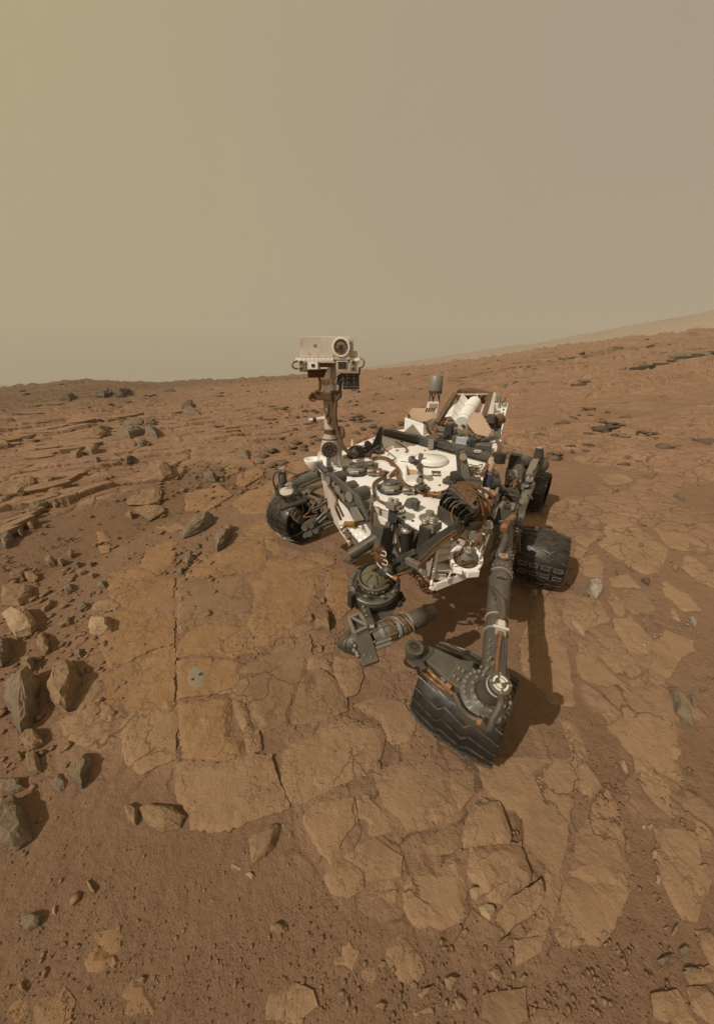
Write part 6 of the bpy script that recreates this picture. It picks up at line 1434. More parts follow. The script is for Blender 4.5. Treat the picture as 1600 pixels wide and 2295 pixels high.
# louvred radiator, disc camera ring and its tray
LY = 1.52
def L_(x, y, d=0.0): return AY(x, y, LY + d)
lo = [L_(984, 1218, .10), L_(1012, 1218, .12), L_(1064, 1274, .05), L_(1060, 1283, .03), L_(976, 1316, -.05), L_(966, 1312, -.05)]
lv = P('louvre_back', MB().prism([p + Vector((0, .05, .0)) for p in lo], Vector((0, .012, 0))), 'tan')
for a, b in ((0, 5), (1, 2), (3, 4), (4, 5)): P('louvre_rim', MB().bar(lo[a], lo[b], .012, .05), 'white', lv, .002)
for k in range(5):
    t = (k + .6) / 5.4; a = lo[0].lerp(lo[5], t); b = lo[1].lerp(lo[2], t) if t < .5 else lo[2].lerp(lo[4], (t - .5) * 2)
    P('louvre_slat', MB().hexa([a, b, b + Vector((0, .01, -.006)), a + Vector((0, .01, -.006))], [a + Vector((0, .05, .03)), b + Vector((0, .05, .03)), b + Vector((0, .06, .024)), a + Vector((0, .06, .024))]), 'cream', lv)
P('louvre_stay', MB().cyl(L_(1018, 1268, -.02), L_(1000, 1304, -.05), .005).cyl(L_(1012, 1235, .05), L_(1018, 1268, -.02), .005), 'mark', lv)
P('louvre_wedge', MB().prism([L_(935, 1280, .05), L_(959, 1279, .05), L_(957, 1300, .0)], Vector((0, .01, 0))), 'white', lv)
P('wire_tuft', MB().tube([L_(925, 1284, .05), L_(938, 1292, .02), L_(944, 1304, 0), L_(948, 1318, .02), L_(962, 1326, .03), L_(978, 1322, .03)], .018), 'brown', lv)
for k in range(9):
    t = k / 8; a = L_(926 + 50 * t, 1285 + 40 * t ** .8, -.02); P('tuft_strand', MB().tube([a, a + Vector((rnd.uniform(-.02, .03), -.01, -.02)), a + Vector((rnd.uniform(-.03, .04), 0, -.045))], .003, 5), 'copper', lv)
P('orange_sleeve', MB().cyl(L_(955, 1298, -.02), L_(962, 1303, -.02), .012), 'orange', lv)
ty = [L_(1030, 1215, .10), L_(1050, 1186, .20), L_(1098, 1180, .22), L_(1100, 1194, .18), L_(1074, 1264, -.02), L_(1066, 1276, -.03), L_(1045, 1278, -.02)]
tray2 = P('ring_tray', MB().hexa([p + Vector((0, .07, -.02)) for p in ty], [p + Vector((0, .03, 0)) for p in ty]), 'cream', bevel=.003)
for a, b in ((1, 2), (2, 3), (3, 4)): P('tray_side', MB().bar(ty[a] + UP * .02, ty[b] + UP * .02, .010, .05), 'palegrey', tray2, .003)
P('tray_rib', MB().bar(L_(1050, 1200, .16), L_(1090, 1210, .14), .008, .05), 'palegrey', tray2)
P('tray_pin', MB().cyl(L_(1091, 1193, .14), L_(1091, 1183, .14), .020), 'midgrey', tray2)
rc = L_(1045, 1250, -.0); ra = Vector((-.12, -.42, .90)).normalized(); s = pxm(rc)
ring2 = P('white_ring', MB().lathe(rc, ra, [(-.09, 31 * s), (-.06, 35 * s), (.0, 36 * s), (.005, 35 * s), (.005, 29 * s), (-.06, 28 * s)], 40), 'white')
P('ring_block', MB().box(rc + Vector((.015, -.085, -.05)), .07, .02, .04, Vector((1, .15, 0))), 'white', ring2, .004)
P('ring_block', MB().box(rc + Vector((-.06, -.06, -.045)), .05, .02, .035, Vector((1, -.6, 0))), 'white', ring2, .004)
P('ring_floor', MB().cyl(rc - ra * .062, rc - ra * .055, 27.5 * s, n=36), 'palegrey', ring2)
dm = P('metal_dome', MB().lathe(rc - ra * .04 + Vector((.005, .01, 0)), ra, [(0, 22 * s), (.03, 21 * s), (.065, 15 * s), (.085, 8 * s), (.10, 6 * s), (.115, 6 * s)], 32), 'palegrey', ring2)
P('dome_cap', MB().lathe(rc + ra * .07, ra, [(0, 9 * s), (.012, 9 * s), (.014, 6 * s), (.03, 5 * s)], 18), 'silver', ring2)
for r_, z_ in ((20, .01), (23, -.005), (18, .02)): P('coil_wire', MB().tube([rc + ra * z_ + Vector((math.cos(t) * r_ * s, math.sin(t) * r_ * s * .9, math.sin(t) * r_ * s * .35)) for t in np.linspace(.4 + z_ * 9, 5.6, 9)], .004), 'copper', ring2)
for dx, dy in ((.0, .02), (.05, .03), (.075, .04)): c = rc + ra * .085 + Vector((dx, dy, 0)); P('wire_plug', MB().cyl(c, c + UP * .03, .010, n=12).cyl(c + UP * .03, c + UP * .04, .006, n=10), 'copper', ring2)
P('lead_wire', MB().tube([rc + ra * .07, L_(1055, 1225, .05), L_(1068, 1212, .08), L_(1078, 1195, .12), L_(1085, 1178, .18)], .008), 'copper', ring2)
P('lead_wire', MB().tube([L_(1020, 1212, .05), L_(1030, 1205, .0), L_(1045, 1215, -.02), rc + ra * .02 + Vector((-.06, 0, 0))], .006), 'copper', ring2)
# ribbed cable guide with fins and amber loops
u0, u1 = DK(1000, 1128), DK(1044, 1150)
gd = P('cable_guide', MB().bar(DK(1008, 1098, .085), DK(1066, 1146, .085), .03, .04), 'grey', bevel=.004)
P('guide_base', MB().prism([DK(985, 1150, .0), DK(1008, 1112, .0), DK(1062, 1150, -.0), DK(1036, 1178, -.0)], UP * .012), 'black', gd)
for k in range(7):
    t = k / 6; a = DK(1006, 1112, 0).lerp(DK(1062, 1152, 0), t); b = DK(982, 1146, 0).lerp(DK(1024, 1176, 0), t)
    P('guide_fin', MB().prism([a, b, b + UP * .070, a + UP * .095], (DK(1062, 1152) - DK(1006, 1112)).normalized() * .006), 'black', gd)
for k in range(8):
    t = (k + .5) / 8; b = DK(982, 1147, .04).lerp(DK(1025, 1177, .04), t); P('comb_tooth', MB().box(b, .026, .014, .085, DK(1024, 1176) - DK(982, 1146)), 'grey', gd, .002)
for k, (x, y) in enumerate(((992, 1128), (1005, 1138), (1018, 1147), (1032, 1150))): c = DK(x, y, .05); P('ribbon_loop', MB().tube([c + Vector((-.03, .0, .03)), c + Vector((0, .01, .06)), c + Vector((.05, .02, .055)), c + Vector((.08, .03, .03))], .006), 'hose', gd)
P('guide_wire', MB().tube([DK(1014, 1170, .09), DK(1012, 1150, .10), DK(1018, 1136, .11), DK(1034, 1128, .11), DK(1044, 1130, .1)], .005), 'copper', gd)
P('guide_wire', MB().tube([DK(1014, 1168, .10), DK(1022, 1176, .08), DK(1028, 1190, .05)], .006), 'copper', gd)
P('guide_cheek', MB().prism([DK(1046, 1160, 0), DK(1064, 1152, 0), DK(1066, 1146, .10), DK(1040, 1158, .09)], Vector((.008, .012, 0))), 'grey', gd, .003)
P('guide_cheek', MB().prism([DK(1040, 1182, -.10), DK(1058, 1170, -.10), DK(1060, 1154, .06), DK(1038, 1162, .06)], Vector((.01, .01, 0))), 'grey', gd, .003)
for k in range(13):
    t = k / 12; a = DK(1020 + 36 * t, 1096 + 34 * t, .10); rr = random.Random(k); w = 1072 + rr.uniform(-6, 22) - 6 * t; hh = 1112 + 38 * t
    P('cable_loop', MB().tube([a, a + Vector((.05, .05, .03)), DK(w + 8, hh - 8, .04), DK(w + 10, hh + 8, .0) - UP * .04, DK(w - 8, hh + 14, .0) - UP * .10, DK(1050 + 10 * t, 1150 + 8 * t, 0) - UP * .10], .0062), ('copper', 'brown', 'copper')[k % 3])
run([(1012, 1092), (1030, 1092), (1048, 1098), (1062, 1108)], .010, 3, .05, .014); run([(1025, 1086), (1040, 1085), (1055, 1092), (1064, 1104)], .007, 2, .03, .008)
# left flank: dark blue pivot, small boxes, gold can
pv = P('pivot_housing', MB().box(DK(1092, 1082, -.09), .075, .15, .20, L_DIR), 'navy', bevel=.012)
P('pivot_cap', MB().cyl(DK(1100, 1080, -.05), DK(1116, 1078, -.05), .05).cyl(DK(1104, 1066, .0), DK(1114, 1064, .0), .03), 'grey', pv, .004)
P('pivot_rod', MB().cyl(DK(1085, 1058, .0), DK(1104, 1026, .04), .022).cyl(DK(1090, 1060, .0), DK(1100, 1040, .02), .034), 'tan', pv)
P('edge_rail', MB().bar(DK(1082, 1064, .02), DK(1098, 1036, .02), .03, .05), 'brown', pv)
P('flank_tag', MB().box(DK(1084, 1104, -.06), .07, .05, .07, L_DIR), 'cream', bevel=.004)
P('gold_can', MB().cyl(DK(1102, 1112, -.20), DK(1102, 1106, -.11), .030), 'copper'); P('silver_plate', MB().box(DK(1112, 1108, -.15), .02, .05, .14), 'silver')

# ------------------------------------------------------------------ wheels
def chevron(w, r, seedk):
    """One raised zigzag cleat across the wheel, lying round angle 0 (axis X, radius +Z)."""
    xs = [-.5, -.17, -.10, .14, .21, .5]; ang = [0.10, -.02, .10, -.04, .08, -.06]
    V = []; hgt = .009; th = .0036
    for x, a in zip(xs, ang):
        rr = r - .026 * (2 * x) ** 2
        for d in (-th, th):
            for k in (-.004, hgt): t = a + d / r; V.append((x * w, math.sin(t) * (rr + k), math.cos(t) * (rr + k)))
    Fc = []
    for i in range(len(xs) - 1):
        o = 4 * i; Fc += [[o + 1, o + 3, o + 7, o + 5], [o, o + 1, o + 5, o + 4], [o + 3, o + 2, o + 6, o + 7]]
    Fc += [[0, 2, 3, 1], [4 * len(xs) - 4, 4 * len(xs) - 3, 4 * len(xs) - 1, 4 * len(xs) - 2]]
    return mesh_py('tread', V, Fc)
def wheel(c, axang, r=.26, w=.42, slots=None, label=None, n=24, phase=0.0):
    ax = Vector((math.cos(axang), math.sin(axang), 0)); hw = w / 2
    prof = [(-hw, r - .030), (-hw + .012, r - .023), (-hw * .7, r - .010), (-hw * .35, r - .003), (0, r), (hw * .35, r - .003), (hw * .7, r - .010), (hw - .012, r - .023), (hw, r - .030),
            (hw, r - .046), (hw - .012, r - .042), (hw - .014, r - .034), (0, r - .016), (-hw + .014, r - .034), (-hw + .012, r - .042), (-hw, r - .046)]
    wo_ = P('wheel', MB().lathe(c, ax, prof, 72, True), 'tyre')
    if label: wo_['label'] = label
    me = chevron(w, r, 0); me.materials.append(M['tread'])
    for k in range(n):
        o = bpy.data.objects.new('tread', me); COL.objects.link(o); o.location = c; o.rotation_mode = 'XYZ'
        o.rotation_euler = (Matrix.Rotation(axang, 4, 'Z') @ Matrix.Rotation(phase + k * 2 * math.pi / n, 4, 'X')).to_euler(); put_under(o, wo_)
    P('wheel_web', MB().lathe(c, ax, [(-.012, .06), (-.03, r * .5), (-.012, r - .03), (-.004, r - .03), (-.022, r * .5), (-.004, .06)], 40, True), 'black', wo_)
    P('wheel_hub', MB().lathe(c, ax, [(-.09, .05), (-.07, .075), (.05, .075), (.07, .06), (.08, .03)], 24), 'grey', wo_)
    u, v, _ = basis(ax)
    for k in range(5):
        a = k * 1.2566 + .3; d0 = u * math.cos(a) + v * math.sin(a); d1 = u * math.cos(a + .55) + v * math.sin(a + .55)
        P('spoke', MB().tube([c + d0 * .06, c + d0 * .12 + ax * .03, (c + d1 * .19), c + d1 * (r - .022) - ax * .02], .012, 6), 'steel', wo_)
    for (x, a) in (slots or []):
        dr = math.cos(a) * UP + math.sin(a) * ax.cross(UP); t = ax.cross(dr)
        cc = c + ax * x + dr * (r - .004)
        P('odometry_slot', MB().box(cc + dr * .003, .056, .030, .006, ax, dr), 'black', wo_)
        for sg in (-1, 1):
            P('slot_edge', MB().bar(cc + dr * .007 + t * .017 * sg - ax * .03, cc + dr * .007 + t * .017 * sg + ax * .03, .004), 'steel', wo_)
            P('slot_edge', MB().bar(cc + dr * .007 + ax * .03 * sg - t * .017, cc + dr * .007 + ax * .03 * sg + t * .017, .004), 'steel', wo_)
    return wo_
R30 = math.radians(-30)
def gz(x, y, r): return Vector((x, y, float(zbase(x, y)) + r + .012))
w_lm = wheel(gz(1.66, 2.43, .25), R30, .255, .38, [(-.13, 1.42), (-.045, 1.42), (.045, 1.42), (.135, 1.42), (-.12, 1.72), (-.03, 1.72), (.05, 1.72), (.14, 1.72)], phase=.1)
w_lf = wheel(gz(.597, 1.165, .226), math.radians(-37), .240, .44, phase=.05)
w_rf = wheel(gz(-.755, 3.42, .28), math.radians(-43), .285, .40)
w_lr = wheel(gz(2.29, 3.85, .25), math.radians(-38), .26, .34, phase=.12)
# ------------------------------------------------------------------ suspension and steering, near front corner by the mast
WY = 3.25
def W_(x, y, d=0.0): return AY(x, y, WY + d)
P('rocker_leg', MB().cyl(W_(640, 1092), W_(662, 1082), .052, .055).cyl(W_(662, 1082), AY(722, 1062, 2.95), .060), 'midgrey', bevel=.003)
P('leg_wrap', MB().tube([W_(658, 1072, -.02), W_(675, 1068, -.05), W_(695, 1060, -.1), W_(715, 1050, -.25)], .025), 'brown')
for k in range(7): P('leg_strand', MB().tube([W_(655 + k * 8, 1072 - k * 3, -.08), W_(660 + k * 8, 1066 - k * 3, -.1), W_(666 + k * 8, 1070 - k * 3, -.08)], .009), ('copper', 'hose')[k % 2])
sa = P('steering_actuator', MB().lathe(W_(634, 1080), UP, [(0, .046), (.11, .044), (.115, .036), (.15, .036)], 24), 'midgrey')
P('actuator_cap', MB().cyl(W_(633.5, 1056), W_(633.5, 1050), .034), 'cream', sa)
survey_mark(W_(633.5, 1050) + UP * .001, UP, .022, sa)
kn = P('steering_knuckle', MB().lathe(W_(634, 1096), UP, [(-.06, .085), (-.02, .09), (.0, .088), (.02, .07), (.06, .06)], 26), 'grey')
for k in range(12): a = k * .5236; c = W_(634, 1096) + Vector((math.cos(a) * .083, math.sin(a) * .083, .0)); P('knuckle_bolt', MB().cyl(c, c + UP * .018, .012, n=8), 'black', kn)
P('hub_bracket', MB().tube([W_(632, 1100), W_(640, 1115, .02), W_(655, 1130, .05), W_(662, 1150, .1)], .04), 'midgrey')
P('brake_hose', MB().tube([W_(631, 1058, -.05), W_(618, 1058, -.06), W_(612, 1072, -.07), W_(614, 1086, -.07), W_(620, 1098, -.06)], .010), 'hose')
P('brake_hose', MB().tube([W_(640, 1055, -.05), W_(650, 1058, -.06), W_(662, 1063, -.08)], .010), 'hose')
SY = 2.75
def S_(x, y, d=0.0): return AY(x, y, SY + d)
rp = P('ribbed_cup', MB().lathe(S_(642, 1106), Vector((.1, -.3, .9)), [(0, .045), (.02, .062), (.03, .06)], 22), 'cream')
q = [S_(634, 1104), S_(655, 1085, .05), S_(668, 1100, .05), S_(648, 1112)]
P('ribbed_pad', MB().prism(q, UP * .015), 'cream')
for k in range(8): t = (k + .5) / 8; P('pad_rib', MB().bar(q[0].lerp(q[3], .05).lerp(q[1].lerp(q[2], .05), t) + UP * .018, q[3].lerp(q[2], t) + UP * .018, .005), 'palegrey', rp)
P('pad_frame', MB().bar(S_(656, 1084), S_(676, 1112), .02, .04).bar(S_(676, 1112), S_(660, 1122), .02, .04).bar(S_(645, 1115), S_(660, 1135), .03, .03), 'grey', bevel=.003)
P('flat_board', MB().prism([S_(621, 1140, -.05), S_(685, 1115, -.02), S_(688, 1122, -.02), S_(626, 1143, -.05)], Vector((0, .03, -.03))), 'midgrey', bevel=.002)
for a, b, w, d in (((672, 1092), (722, 1072), .030, .0), ((668, 1098), (735, 1086), .034, 0), ((684, 1108), (718, 1090), .03, .1), ((690, 1102), (728, 1118), .03, .05), ((665, 1105), (705, 1120), .02, 0), ((715, 1140), (745, 1108), .02, -.1),
                   ((700, 1135), (752, 1120), .025, -.1), ((720, 1148), (760, 1130), .02, -.15), ((712, 1165), (742, 1140), .03, -.2), ((730, 1165), (762, 1128), .02, -.2), ((722, 1170), (758, 1122), .02, -.15), ((736, 1175), (768, 1132), .018, -.2), ((690, 1128), (712, 1155), .03, -.05)):
    P('frame_strut', MB().bar(S_(*a, d), S_(*b, d), w, w * .8), ('grey', 'black', 'midgrey')[int(a[0]) % 3], bevel=.003)
for k in range(9):
    rr = random.Random(40 + k); x, y = rr.uniform(690, 745), rr.uniform(1110, 1165)
    P('frame_cable', MB().tube([S_(x, y, -.1), S_(x + rr.uniform(-15, 15), y + rr.uniform(5, 18), -.15), S_(x + rr.uniform(0, 30), y + rr.uniform(-12, 12), -.12)], .008), ('copper', 'hose', 'brown')[k % 3])
for k, (x, y, r) in enumerate(((662, 1150, .050), (668, 1160, .042), (655, 1143, .04))): P('hub_motor', MB().cyl(S_(x - 6, y - 3, .1), S_(x + 8, y + 6, .0), r), 'midgrey', bevel=.004)
bx = P('bit_holder', MB().box(S_(702, 1182, -.2), .13, .10, .12, Vector((.8, -.5, 0)), Vector((.2, -.3, 1))), 'grey', bevel=.008)
for x, y, r in ((687, 1178, .036), (701, 1172, .038), (697, 1190, .042), (712, 1184, .036), (688, 1196, .026)): P('holder_tube', MB().cyl(S_(x + 8, y - 5, -.2), S_(x - 3, y + 4, -.28), r).cyl(S_(x - 3, y + 4, -.28), S_(x - 5, y + 5.5, -.30), r * .8), 'midgrey', bx, .004)
P('holder_jaw', MB().hexa([S_(692, 1196, -.28), S_(712, 1196, -.25), S_(714, 1208, -.22), S_(704, 1212, -.26)], [S_(696, 1190, -.2), S_(716, 1188, -.18), S_(718, 1200, -.16), S_(708, 1206, -.2)]), 'grey', bx, .004)
for a, b in (((708, 1168), (735, 1142)), ((715, 1172), (742, 1148)), ((722, 1178), (750, 1168)), ((726, 1186), (756, 1172))): P('slim_rod', MB().cyl(S_(*a, -.24), S_(*b, -.2), .014), 'midgrey', bx)
P('cross_arm', MB().bar(S_(730, 1148, -.25), S_(752, 1170, -.25), .04, .03).bar(S_(750, 1172, -.25), S_(775, 1174, -.25), .03, .02), 'grey', bx, .004)
for x, y in ((690, 1100), (700, 1125), (712, 1132), (728, 1128), (735, 1150), (745, 1160), (720, 1120), (705, 1145), (742, 1128)): P('strut_joint', MB().cyl(S_(x - 2, y, -.05), S_(x + 2, y + 2, -.12), .018, n=12), 'steel')
# ------------------------------------------------------------------ left side suspension
K = lambda x, y, yy: AY(x, y, yy)
P('bogie_arm', MB().cyl(K(1136, 1160, 2.35), K(1150, 1100, 2.75), .055).cyl(K(1150, 1100, 2.75), K(1160, 1050, 3.25), .06), 'midgrey', bevel=.003)
P('bogie_arm', MB().cyl(K(1160, 1150, 2.3), K(1188, 1085, 2.9), .045).cyl(K(1150, 1095, 2.8), K(1185, 1110, 2.7), .04), 'palegrey', bevel=.003)
P('bogie_arm', MB().tube([K(1150, 1055, 3.3), K(1160, 1040, 3.4), K(1178, 1036, 3.5), K(1198, 1042, 3.6)], .075), 'midgrey')
P('bogie_box', MB().box(K(1152, 1040, 3.3), .11, .12, .22, L_DIR), 'black', bevel=.008)
P('drive_roller', MB().cyl(K(1138, 1062, 2.95), K(1162, 1062, 2.95), .042), 'palegrey'); P('drive_roller', MB().cyl(K(1138, 1072, 2.9), K(1162, 1073, 2.9), .042), 'palegrey')
P('roller_frame', MB().bar(K(1137, 1055, 2.95), K(1135, 1090, 2.8), .03, .05).bar(K(1163, 1055, 2.95), K(1164, 1085, 2.8), .03, .05), 'grey', bevel=.004)
s2 = P('steering_actuator', MB().cyl(K(1204, 1050, 3.55), K(1208, 1012, 3.55), .055, .05).cyl(K(1208, 1012, 3.55), K(1208.5, 1005, 3.55), .042), 'grey', bevel=.004)
c = K(1208.5, 1004.5, 3.55); survey_mark(c, UP, .028, s2)
P('actuator_strap', MB().bar(K(1198, 1030, 3.48), K(1182, 1070, 3.2), .06, .03).bar(K(1205, 1030, 3.48), K(1196, 1052, 3.3), .03, .03), 'palegrey', bevel=.004)
P('knuckle_dome', MB().lathe(K(1212, 1040, 3.6), Vector((.6, -.3, .5)), [(-.08, .09), (.0, .10), (.05, .08), (.08, .03)], 22), 'midgrey')
P('fork_leg', MB().tube([K(1200, 1045, 3.5), K(1190, 1065, 3.3), K(1180, 1080, 3.1), K(1178, 1095, 3.0)], .045), 'midgrey')
for k in range(10):
    rr = random.Random(70 + k); x, y = rr.uniform(1160, 1190), rr.uniform(1060, 1125)
    P('bogie_fitting', MB().cyl(K(x, y, 2.72), K(x + rr.uniform(-8, 8), y + rr.uniform(-8, 8), 2.66), rr.uniform(.014, .03)), ('midgrey', 'palegrey', 'grey', 'midgrey')[k % 4], bevel=.002)
for k in range(8):
    rr = random.Random(90 + k); x, y = rr.uniform(1135, 1180), rr.uniform(1060, 1140)
    P('bogie_cable', MB().tube([K(x, y, 2.65), K(x + rr.uniform(-14, 18), y + rr.uniform(4, 16), 2.55), K(x + rr.uniform(-10, 25), y + rr.uniform(14, 34), 2.5)], .010), ('copper', 'hose', 'brown', 'palegrey')[k % 4])
for pts, r in (([(1108, 1094), (1125, 1098), (1140, 1108), (1152, 1120), (1158, 1130), (1150, 1136)], .030), ([(1140, 1096), (1155, 1106), (1164, 1122), (1163, 1138), (1156, 1150), (1150, 1162)], .022), ([(1100, 1090), (1118, 1092), (1132, 1100)], .026)):
    P('thick_hose', MB().tube([K(x, y, 2.42) for x, y in pts], r), 'hose')
P('side_bracket', MB().bar(K(1158, 1165, 2.3), K(1152, 1205, 2.15), .03, .05).bar(K(1168, 1120, 2.4), K(1160, 1165, 2.3), .05, .05), 'midgrey', bevel=.004)
for y in (1168, 1180, 1192): P('bracket_tab', MB().box(K(1157 - (y - 1168) * .1, y, 2.2), .04, .03, .03), 'palegrey', bevel=.003)
P('wheel_motor', MB().cyl(K(1146, 1230, 2.12), K(1146, 1216, 2.15), .045).cyl(K(1146, 1216, 2.15), K(1147, 1214, 2.15), .034), 'grey', bevel=.003)
P('motor_wire', MB().tube([K(1155, 1195, 2.15), K(1162, 1205, 2.15), K(1164, 1222, 2.1), K(1163, 1235, 2.1)], .010), 'brown')
P('motor_leg', MB().cyl(K(1146, 1214, 2.2), K(1150, 1170, 2.35), .04), 'black')

# ------------------------------------------------------------------ robotic arm: shoulder, upper arm, elbow, forearm, wrist
SH = AZ(1131, 1160, .86); EL = AZ(1100, 1552, .74)
arm = P('arm_tube', MB().cyl(SH.lerp(EL, .10), SH.lerp(EL, .62), .066, .056, 32).cyl(SH.lerp(EL, .62), SH.lerp(EL, .97), .056, .045, 32), 'midgrey')
ad = (EL - SH).normalized(); au, av, _ = basis(ad); 
if av.z < 0: av = -av
def on_arm(t, lift=0.0, side=0.0): return SH.lerp(EL, t) + av * lift + au * side
for t, r in ((.12, .070), (.34, .0665), (.50, .064), (.80, .0525)): P('arm_ring', MB().lathe(on_arm(t), ad, [(-.006, r), (-.003, r + .004), (.003, r + .004), (.006, r)], 30), 'palegrey' if t > .4 else 'grey', arm)
P('arm_sleeve', MB().cyl(on_arm(.345), on_arm(.495), .067, .0635, 32, False), 'midgrey', arm)
for t in (.36, .385, .48):
    for k in range(7): a = -1.2 + k * .4; p = on_arm(t) + (av * math.cos(a) + au * math.sin(a)) * .066; P('arm_rivet', MB().cyl(p, p + (av * math.cos(a) + au * math.sin(a)) * .004, .007, n=8), 'palegrey', arm)
em = on_arm(.43, .0645); P('emblem_boss', MB().cyl(em, em + av * .012, .036, n=24), 'midgrey', arm, .002)
q = [em + av * .013 + au * a + ad * b for a, b in ((-.024, -.022), (.024, -.022), (.024, .012), (0, .030), (-.024, .012))]
P('emblem_shield', MB().prism(q, av * .002), 'tan', arm)
P('emblem_print', MB().ring(em + av * .0165 - ad * .006, av, .006, .014, .001, 18).bar(em + av * .016 + au * -.012 + ad * .012, em + av * .016 + au * .012 + ad * .012, .006, .001), 'red', arm)
sh = P('shoulder_block', MB().box(SH + UP * .01 - ad * .05, .17, .20, .15, L_DIR), 'midgrey', bevel=.015)
P('shoulder_drum', MB().cyl(SH - L_DIR * .13 + F_DIR * -.06, SH + L_DIR * .13 + F_DIR * -.06, .085, n=28), 'grey', sh, .006)
P('shoulder_cap', MB().cyl(SH - UP * .12, SH + UP * .10, .075, n=28), 'midgrey', sh, .01)
P('shoulder_plate', MB().box(SH + UP * .11 + F_DIR * .02, .11, .10, .03, L_DIR), 'palegrey', sh, .006)
P('shoulder_handle', MB().tube([SH + UP * .10 - L_DIR * .06 - F_DIR * .09, SH + UP * .15 - L_DIR * .05 - F_DIR * .10, SH + UP * .15 + L_DIR * .05 - F_DIR * .10, SH + UP * .10 + L_DIR * .06 - F_DIR * .09], .012), 'black', sh)
P('shoulder_valve', MB().box(SH + UP * .125 + F_DIR * .06, .05, .05, .03, L_DIR).cyl(SH + UP * .13 + F_DIR * .06, SH + UP * .16 + F_DIR * .06, .012), 'grey', sh, .003)
for k in range(3): c = SH + UP * .11 + L_DIR * (-.1 + .02 * k) + F_DIR * (.03 * k); P('shoulder_pipe', MB().tube([c, c + F_DIR * .08 - UP * .02, c + F_DIR * .16 - UP * .05], .010), 'steel', sh)
# cables along the arm
P('arm_hose', MB().tube([AZ(1148, 1160, .97), AZ(1136, 1176, .97), AZ(1130, 1190, .94), AZ(1132, 1205, .92), AZ(1124, 1230, .90), AZ(1114, 1245, .86), AZ(1108, 1262, .82)], .022), 'hose', arm)
for a, b in (((1150, 1158), (1134, 1172)), ((1131, 1178), (1128, 1188))): P('orange_sleeve', MB().cyl(AZ(*a, .985), AZ(*b, .97), .0225), 'orange', arm)
P('arm_hose', MB().tube([AZ(1104, 1258, .80), AZ(1102, 1275, .80), AZ(1101, 1300, .80), AZ(1104, 1318, .82), AZ(1115, 1334, .86), AZ(1124, 1345, .87), AZ(1128, 1362, .86), AZ(1127, 1385, .85), AZ(1124, 1395, .85)], .018, r2=.012), 'hose', arm)
for y in (1268, 1297): P('orange_band', MB().cyl(AZ(1102, y, .80), AZ(1102, y + 5, .80), .021), 'brown', arm)
for k, dx in enumerate((-5, 0, 5)): P('arm_wire', MB().tube([AZ(1120 + dx, 1340, .875), AZ(1124 + dx, 1362, .86), AZ(1124 + dx * .7, 1390, .85), AZ(1126 + dx * 1.4, 1420, .84), AZ(1127 + dx * 1.3, 1460, .83), AZ(1124 + dx * 1.2, 1500, .82), AZ(1122 + dx * 1.5, 1530, .81)], .007), 'hose', arm)
cx = AZ(1122, 1410, .85); cn = P('arm_connector', MB().box(cx, .045, .075, .02, au, av), 'silver', arm, .003)
P('connector_wing', MB().box(cx + av * .008, .066, .010, .012, au, av).box(cx + av * .012 - ad * .02, .03, .03, .02, au, av), 'cream', arm, .002)
P('connector_shell', MB().cyl(cx - ad * .07, cx - ad * .035, .012).cyl(cx - ad * .045, cx - ad * .03, .016), 'copper', arm)
P('connector_shell', MB().cyl(cx + ad * .03, cx + ad * .05, .018, .012), 'copper', arm)
P('amber_lead', MB().tube([cx + ad * .05, AZ(1117, 1455, .84), AZ(1114, 1480, .83), AZ(1113, 1510, .82)], .009), 'copper', arm)
P('tie_band', MB().lathe(on_arm(.74), ad, [(-.004, .056), (.004, .056)], 24), 'tan', arm)
# elbow
EN = Vector((.05, -.30, .95)).normalized(); EC = AZ(1088, 1560, .76); es = pxm(EC)
el = P('elbow_housing', MB().lathe(EC, EN, [(-.11, 50 * es), (-.03, 57 * es), (.0, 58 * es), (.008, 54 * es), (.012, 42 * es), (.03, 40 * es), (.034, .0001)], 44), 'midgrey')
for k in range(26):
    a = k * .2417; u, v, _ = basis(EN); d = u * math.cos(a) + v * math.sin(a)
    P('elbow_bolt', MB().cyl(EC + d * 50 * es, EC + d * 50 * es + EN * .016, .0065, n=10), 'palegrey', el)
    if k % 2 == 0: P('elbow_bolt', MB().cyl(EC + d * 36 * es + EN * .03, EC + d * 36 * es + EN * .040, .006, n=10), 'palegrey', el)
P('elbow_ring', MB().ring(EC + EN * .032, EN, 27 * es, 30 * es, .008, 40), 'grey', el)
hb = EC + EN * .03; ht = AZ(1121, 1533, .92)
P('elbow_motor', MB().lathe(hb, ht - hb, [(0, 26 * es), (.02, 25 * es), (.05, 22 * es), ((ht - hb).length * .6, 21 * es), ((ht - hb).length * .62, 24 * pxm(ht)), ((ht - hb).length, 24 * pxm(ht))], 32), 'midgrey', el)
td = (ht - hb).normalized(); P('motor_band', MB().lathe(ht - td * .035, td, [(0, 24.6 * pxm(ht)), (.012, 24.6 * pxm(ht))], 32), 'mark', el)
u, v, w_ = basis(Vector((-.12, -.35, .93)), L_DIR); tc2 = ht + w_ * .004; ts = pxm(ht)
P('target_face', MB().lathe(ht - w_ * .01, w_, [(0, 24.5 * ts), (.012, 24.5 * ts), (.014, 22 * ts), (.014, .0001)], 36), 'grey', el)
tc2 = ht + w_ * .006
for a0 in (.6, 2.17, 3.74, 5.31):
    V = [tc2 + (u * math.cos(a0 + t) + v * math.sin(a0 + t)) * rr * ts for rr in (12.5, 17) for t in (np.linspace(0, 1.2, 8) if rr < 15 else np.linspace(1.2, 0, 8))]
    P('target_arc', MB().hexa(V, [p + w_ * .0015 for p in V]), 'mark', el)
P('target_disc', MB().cyl(tc2 - w_ * .001, tc2 + w_ * .0012, 10.5 * ts, n=28), 'mark', el)
